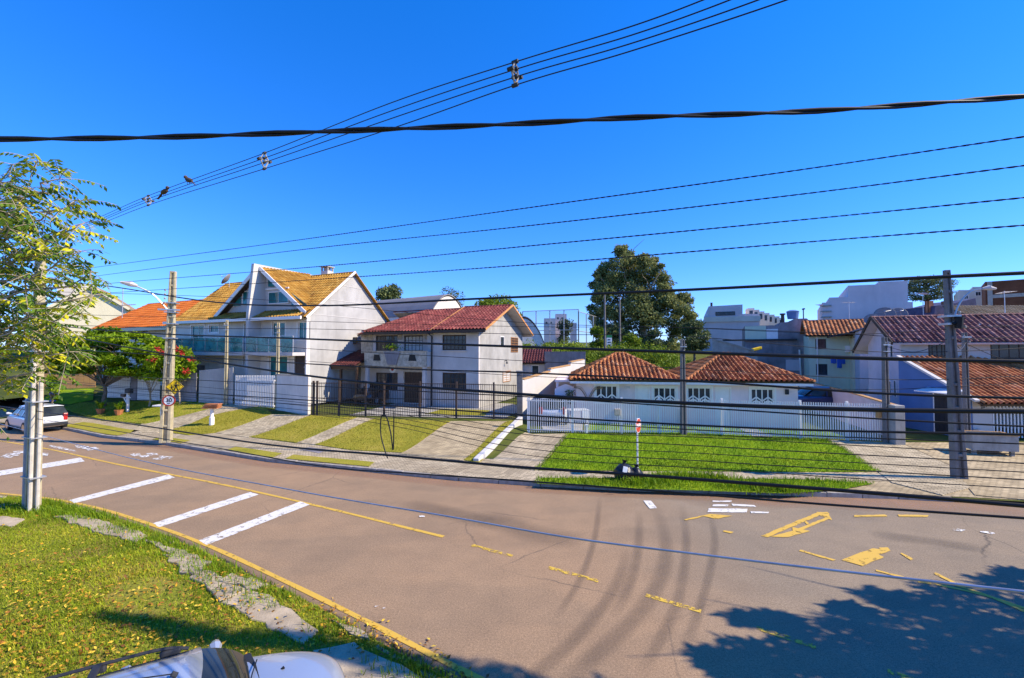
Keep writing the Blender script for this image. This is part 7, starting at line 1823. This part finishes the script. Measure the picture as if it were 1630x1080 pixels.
# second small trunk tree by the gate
b = T(238, 648); g_ = hgt(b.x, b.y); cs, rs = [], []
for i in range(14):
    q = P(random.uniform(218, 262), random.uniform(578, 606), b.y + random.uniform(-.8, .8)); cs.append((q.x - b.x, q.y - b.y, q.z - g_)); rs.append((.5, .5, .28))
tree('young_tree', 'slim young tree with pale trunk between the two white garage gates', (b.x, b.y, g_), cs, rs, 160, .15, M['leaf_bright'], M['bark_pale'], .07, 1.0, .55, 8, .1, .4)
# flowering shrub tree (red bracts)
b = T(288, 644); g_ = hgt(b.x, b.y); cs, rs = [], []
for i in range(24):
    q = P(random.uniform(236, 308), random.uniform(552, 600), b.y + random.uniform(-.9, .9)); cs.append((q.x - b.x, q.y - b.y, q.z - g_)); rs.append((.5, .5, .4))
e = tree('flowering_tree', 'small tree with clusters of red flowers behind the lamp pole', (b.x, b.y, g_), cs, rs, 170, .19, M['leaf_bright'], M['bark_pale'], .07, 1.1, .55, 10)
for fx_, fy_ in ((243, 572), (250, 556), (258, 562), (283, 557), (290, 562), (305, 572), (296, 592)):
    c = P(fx_, fy_, b.y - 1.1) - Vector((b.x, b.y, g_)); D = unit(rng.normal(size=(26, 3)) * np.array([1, 1, .5])); S = unit(np.cross(D, rng.normal(size=(26, 3)))); L = np.full(26, .22); V, Fc = leaf_quads(np.tile(np.array(c), (26, 1)) + rng.normal(size=(26, 3)) * .07, D, S, L, L * .45); fast('flower_cluster', V, Fc, M['petal_red'], e, rnd=rng.random(26))
for px_, py_, h_, lb in ((118, 636, 1.0, 'low yellow-green bush in front of the ochre wall'),):
    quick_tree('low_bush', lb, 66, 96, 596, 640, 28.5, M['leaf_bright'], 9, 200, .14, cat='shrub')
# ---- near tree at the left edge: twigs carrying paired drooping leaflets
b = Vector((-11.6, 8.9, .08)); e = thing('near_tree', 'leafy yellow-green tree with paired leaflets hanging in from the left edge', 'tree', b); m = MB()
tr = smooth_pts([(0, 0, -.1), (.1, 0, 1.4), (-.05, .05, 2.6), (.1, 0, 4.0), (.15, -.05, 5.4), (.3, 0, 6.8)], 4); m.tube(tr, [.20 - .15 * i / (len(tr) - 1) for i in range(len(tr))], 8)
Cs, Ds, Ss, Ls, rv = [], [], [], [], []
def spray(p, d, L):
    d = d.normalized(); side = d.cross(Z1).normalized(); n = max(5, int(L / .065)); pts = []
    for i in range(n + 1): t = i / n; pts.append(p + d * L * t - Z1 * (L * .30 * t * t))
    m.tube(pts[::2] + ([pts[-1]] if n % 2 else []), .006, 4, caps=False); yel = max(0, min(1, random.gauss(.5, .26)))
    for i in range(2, n + 1):
        for s in (-1, 1):
            if random.random() < .14: continue
            dr = (side * s * .75 + d * .35 - Z1 * random.uniform(.35, 1.0)).normalized(); Cs.append(tuple(pts[i])); Ds.append(tuple(dr)); Ss.append(tuple((d - dr * d.dot(dr) + Vector((random.gauss(0, .2),) * 3)).normalized())); Ls.append(random.uniform(.09, .16)); rv.append(min(1, max(0, yel + random.gauss(0, .17))))
tips = []
ends = [(20, 262, 8.6), (60, 258, 8.8), (95, 285, 8.4), (120, 320, 8.6), (135, 355, 8.3), (40, 330, 8.0), (85, 370, 8.9), (130, 400, 8.2), (20, 400, 8.4), (70, 430, 8.0), (145, 432, 8.5), (30, 480, 8.6), (90, 470, 8.8), (125, 500, 8.2), (20, 540, 8.3), (150, 470, 8.0), (110, 560, 8.2), (10, 320, 9.2), (10, 440, 9.3), (50, 300, 9.4), (100, 335, 9.2), (-20, 500, 8.8), (-30, 600, 8.8), (-30, 380, 8.8), (0, 290, 8.2), (60, 395, 9.4), (45, 505, 7.8), (-40, 290, 8.8), (75, 510, 9.2), (100, 430, 9.3), (15, 365, 7.8), (105, 530, 8.8)]
for x, y, Yq in ends:
    tip = P(x, y, Yq) - b; k_ = min(len(tr) - 2, max(5, int((tip.z - 1.2 - random.uniform(0, .6)) / 6.9 * len(tr)))); pts = limb(m, tr[k_], tip, .035, .010, .2, n=8)
    for q in pts[3:]:
        for _ in range(3 if q is not pts[-1] else 5):
            d = Vector((random.gauss(.5, .8), random.gauss(-.1, .8), random.gauss(.05, .4))); spray(q, d, random.uniform(.35, .75))
m.build('trunk', M['bark_pale'], e, smooth=True)
V, Fc = leaf_quads(np.array(Cs), np.array(Ds), unit(np.array(Ss)), np.array(Ls), np.array(Ls) * .42); fast('leaflets', V, Fc, M['leaf_near'], e, rnd=rv, kind='stuff')
# ---- tree outside the frame at right whose shade falls on the road
b = Vector((14.6, 5.6, .1)); cs, rs = [], []
sh = [(1135, 1050, .45), (1180, 1040, .6), (1190, 985, .4), (1240, 990, .5), (1250, 1045, .7), (1300, 1020, .8), (1290, 1075, .8), (1360, 1000, .8), (1370, 1050, .9), (1400, 950, .5), (1430, 1010, 1.0), (1440, 960, .7), (1500, 1050, 1.0), (1500, 990, 1.0), (1520, 945, .8), (1560, 960, 1.0), (1580, 1010, 1.0), (1600, 930, .6), (1620, 915, .5), (1650, 960, 1.1), (1660, 1020, 1.1), (1480, 965, .8), (1360, 975, .5), (1560, 1070, .9), (1420, 1075, .8), (1700, 990, 1.2), (1330, 1048, .7), (1220, 1062, .6), (1160, 1062, .5), (1540, 1020, 1.0), (1460, 1040, .9), (1640, 1060, 1.0)]
cot = 1 / math.tan(R(SUN_EL))
for x, y, r_ in sh:
    gp_ = G(x, y, 0); h_ = max(random.uniform(4.2, 6.2), (1.30 * gp_.y + 1.1 - gp_.x) / cot)
    q = gp_ + Vector((math.cos(R(SUN_AZ)) * cot, math.sin(R(SUN_AZ)) * cot, 1)) * h_; cs.append(q - b); rs.append((r_ * .62, r_ * .62, r_ * .42))
tree('garden_tree', 'broad tree standing just outside the right edge, known by its shadow on the road', b, cs, rs, 300, .17, M['leaf_shrub'], M['bark'], .18, 2.6, .5, 14)

# ---- tall slim cypress outside the frame whose long shadow crosses the near lawn and the parked car
b = Vector((9.9, 4.3, .1)); cs, rs = [], []
for i in range(34):
    z = 1.2 + 12.6 * i / 33; r_ = .50 * (1 - (i / 33) ** 1.5) + .10; a_ = random.uniform(0, 6.28); cs.append((math.cos(a_) * r_ * .4, math.sin(a_) * r_ * .4 + .95 * (i / 33) ** 1.3, z)); rs.append((r_ * .75, r_ * .75, .6))
tree('cypress_tree', 'tall slim cypress just outside the right edge, seen only as a long shadow', b, cs, rs, 240, .16, M['leaf_dark'], M['bark'], .14, 8.0, .4, 6, -.4)

# ================================================================== GRASS
def in_poly(pts, poly):
    poly = np.asarray(poly); x, y = pts[:, 0], pts[:, 1]; c = np.zeros(len(pts), bool); j = len(poly) - 1
    for i in range(len(poly)):
        xi, yi, xj, yj = *poly[i], *poly[j]; cond = ((yi > y) != (yj > y)) & (x < (xj - xi) * (y - yi) / ((yj - yi) + 1e-12) + xi); c ^= cond; j = i
    return c
def scatter(poly, n):
    poly = np.asarray(poly, float); lo, hi = poly.min(0), poly.max(0); out = []; tot = 0
    while tot < n:
        p = lo + rng.random((n * 2, 2)) * (hi - lo); p = p[in_poly(p, poly)]; out.append(p); tot += len(p)
        if len(p) == 0: break
    return np.concatenate(out)[:n]
def area(poly): return abs(sum(poly[i][0] * poly[(i + 1) % len(poly)][1] - poly[(i + 1) % len(poly)][0] * poly[i][1] for i in range(len(poly)))) / 2
def blade_mesh(name, pts, zs, h, w, m_, label, base_rv=None, parent=None):
    n = len(pts); a = rng.random(n) * 6.283; L = h * (1 + .4 * rng.normal(size=n)).clip(.35, 2); lean = rng.random(n) * .8 + .1
    s = np.stack([np.cos(a), np.sin(a), np.zeros(n)], 1); d = np.stack([-np.sin(a + .7), np.cos(a + .7), np.zeros(n)], 1); B = np.column_stack([pts, zs])
    mid = B + d * (L * lean * .35)[:, None] + np.array([0, 0, 1]) * (L * .6)[:, None]; tip = B + d * (L * lean)[:, None] + np.array([0, 0, 1]) * (L * (1 - .35 * lean))[:, None]
    V = np.stack([B - s * w / 2, B + s * w / 2, mid + s * w * .35, tip, mid - s * w * .35], 1).reshape(-1, 3); k = np.arange(n) * 5
    Fc = np.stack([k, k + 1, k + 2, k + 3, k + 4], 1); rv = rng.normal(.5, .22, n) if base_rv is None else base_rv + rng.normal(0, .18, n)
    o = fast(name, V, Fc, m_, parent, rnd=np.clip(rv, 0, 1)); tag(o, label, 'grass', kind='stuff'); return o
def lowfreq(p): return .5 + .12 * np.sin(p[:, 0] * 4.1 + p[:, 1] * 2.3) * np.sin(p[:, 1] * 5.2 - p[:, 0] * 1.7) + .25 * np.sin(p[:, 0] * 1.3 + np.sin(p[:, 1] * .9) * 2) * np.sin(p[:, 1] * 1.1 + 1.3 * np.sin(p[:, 0] * .7))
# near lawn
vis = [(-17, 14.5)] + [q for q in near_edge if -17 < q[0] < 1.2] + [(1.2, 4.2), (-1, 3.2), (-8, 3.0), (-17, 11)]
pts = scatter(vis, 150000); keep = np.ones(len(pts), bool)
for s_ in SLABS: keep &= ~in_poly(pts, s_)
bare = (np.sin(pts[:, 0] * .9 + 1.2) * np.sin(pts[:, 1] * 1.4 + pts[:, 0] * .5) > .72) & (rng.random(len(pts)) < .8); keep &= ~bare
d2 = np.hypot(pts[:, 0], pts[:, 1]); keep &= rng.random(len(pts)) < np.clip(12.5 / d2, .4, 1); pts = pts[keep]
blade_mesh('grass', pts, np.array([near_h(x, y) - .005 for x, y in pts]), .055, .011, M['grass_near'], 'short green and yellow grass of the near lawn at lower left', lowfreq(pts))
# ragged taller tufts along the path and pole foot
tuft = []
for x, y, n in ((70, 805, 900), (20, 806, 600), (130, 818, 800), (170, 822, 800), (210, 842, 700), (260, 862, 600), (295, 882, 500), (10, 815, 500), (330, 900, 300), (100, 812, 700), (345, 915, 300), (560, 1010, 250), (680, 1068, 300), (720, 1085, 300), (400, 935, 260), (440, 952, 260)):
    c = G(x, y, .1); tuft.append(np.array([c.x, c.y]) + rng.normal(size=(n, 2)) * np.array([.45, .22]))
tuft = np.concatenate(tuft); tuft = tuft[in_poly(tuft, near_land)]; blade_mesh('tall_grass', tuft, np.full(len(tuft), .08), .15, .014, M['grass_lush'], 'taller grass tufts along the broken footpath and pole foot')
# fallen leaves
lp = np.concatenate([scatter(vis, 450), np.array([-7.2, 7.0]) + rng.normal(size=(2600, 2)) * np.array([2.2, 1.1]), np.array([-5.5, 5.6]) + rng.normal(size=(550, 2)) * np.array([1.6, .8]), np.array([-9.5, 8.6]) + rng.normal(size=(350, 2)) * np.array([1.8, 1.0])]); lp = lp[in_poly(lp, near_land)]
gl = np.array([xy(G(x, y, 0)) for x, y in [(500 + 30 * k, 975 + 15 * k) for k in range(9)]]); gl = np.repeat(gl, 45, 0); gl = gl + rng.normal(size=gl.shape) * .17; nl0 = len(lp); lp = np.concatenate([lp, gl])
n = len(lp); zl = np.full(n, .125); zl[nl0:] = np.where(in_poly(gl, near_land), .11, .012); C = np.column_stack([lp, zl + rng.random(n) * .02]); D = rng.normal(size=(n, 3)); D[:, 2] *= .25; D = unit(D); S = unit(np.cross(np.tile([0, 0, 1.], (n, 1)) + rng.normal(size=(n, 3)) * .35, D)); L = .04 + .05 * rng.random(n); V, Fc = leaf_quads(C, D, S, L, L * .5); o = fast('fallen_leaves', V, Fc, M['fallen'], rnd=rng.random(n)); tag(o, 'scattered yellow and orange fallen leaves on the near lawn', 'fallen leaves', kind='stuff')
# far lawns
def far_grass(poly, dens, h, m_, label, w=.02, off=.05):
    c_ = np.mean(np.asarray(poly), 0); poly = [tuple(c_ + (np.asarray(q) - c_) * 1.025) for q in poly]
    p = scatter(poly, int(area(poly) * dens)); blade_mesh('grass', p, np.array([hgt(x, y) + off - .01 for x, y in p]), h, w, m_, label, lowfreq(p))
far_grass(LAWN_LUSH, 420, .085, M['grass_lush'], 'thick bright green grass of the lawn before the bungalows')
far_grass(VERGE, 460, .11, M['grass_lush'], 'ragged green grass of the verge along the far kerb')
vp = []
for x, y, n in ((1070, 764, 700), (1100, 765, 700), (1130, 766, 500), (1200, 778, 400), (1240, 782, 400), (1010, 772, 300), (1040, 768, 300)):
    c = T(x, y); vp.append(np.array([c.x, c.y]) + rng.normal(size=(n, 2)) * np.array([.45, .16]))
vp = np.concatenate(vp); blade_mesh('weeds', vp, np.array([hgt(x, y) for x, y in vp]), .24, .03, M['grass_lush'], 'clumps of taller weeds on the verge right of the stop sign')
for i, (q, lb) in enumerate(zip(LAWNS_DRY, ('green lawn with the letter box at far left', 'sloping lawn strip right of the grey driveway', 'yellowish lawn strip between driveway and narrow path', 'yellowish lawn left of the tan driveway', 'thin grass strip beside the sloping white wall'))):
    far_grass(q, 260, .06, M['grass_dry'] if i else M['grass_lush'], 'short mown grass of the ' + lb, .018)
for q, lb in ((FRONT_GARDEN, 'left'), (FRONT_GARDEN2, 'right')): far_grass(q, 160, .07, M['grass_lush'], 'grass behind the white fence of the %s bungalow' % lb, .02, .02)
# lawn mound at far left
q = tp([(60, 640), (92, 622), (150, 620), (148, 638), (110, 645)]); struct(patch('lawn_mound', q, .05, M['lawn_lush']))
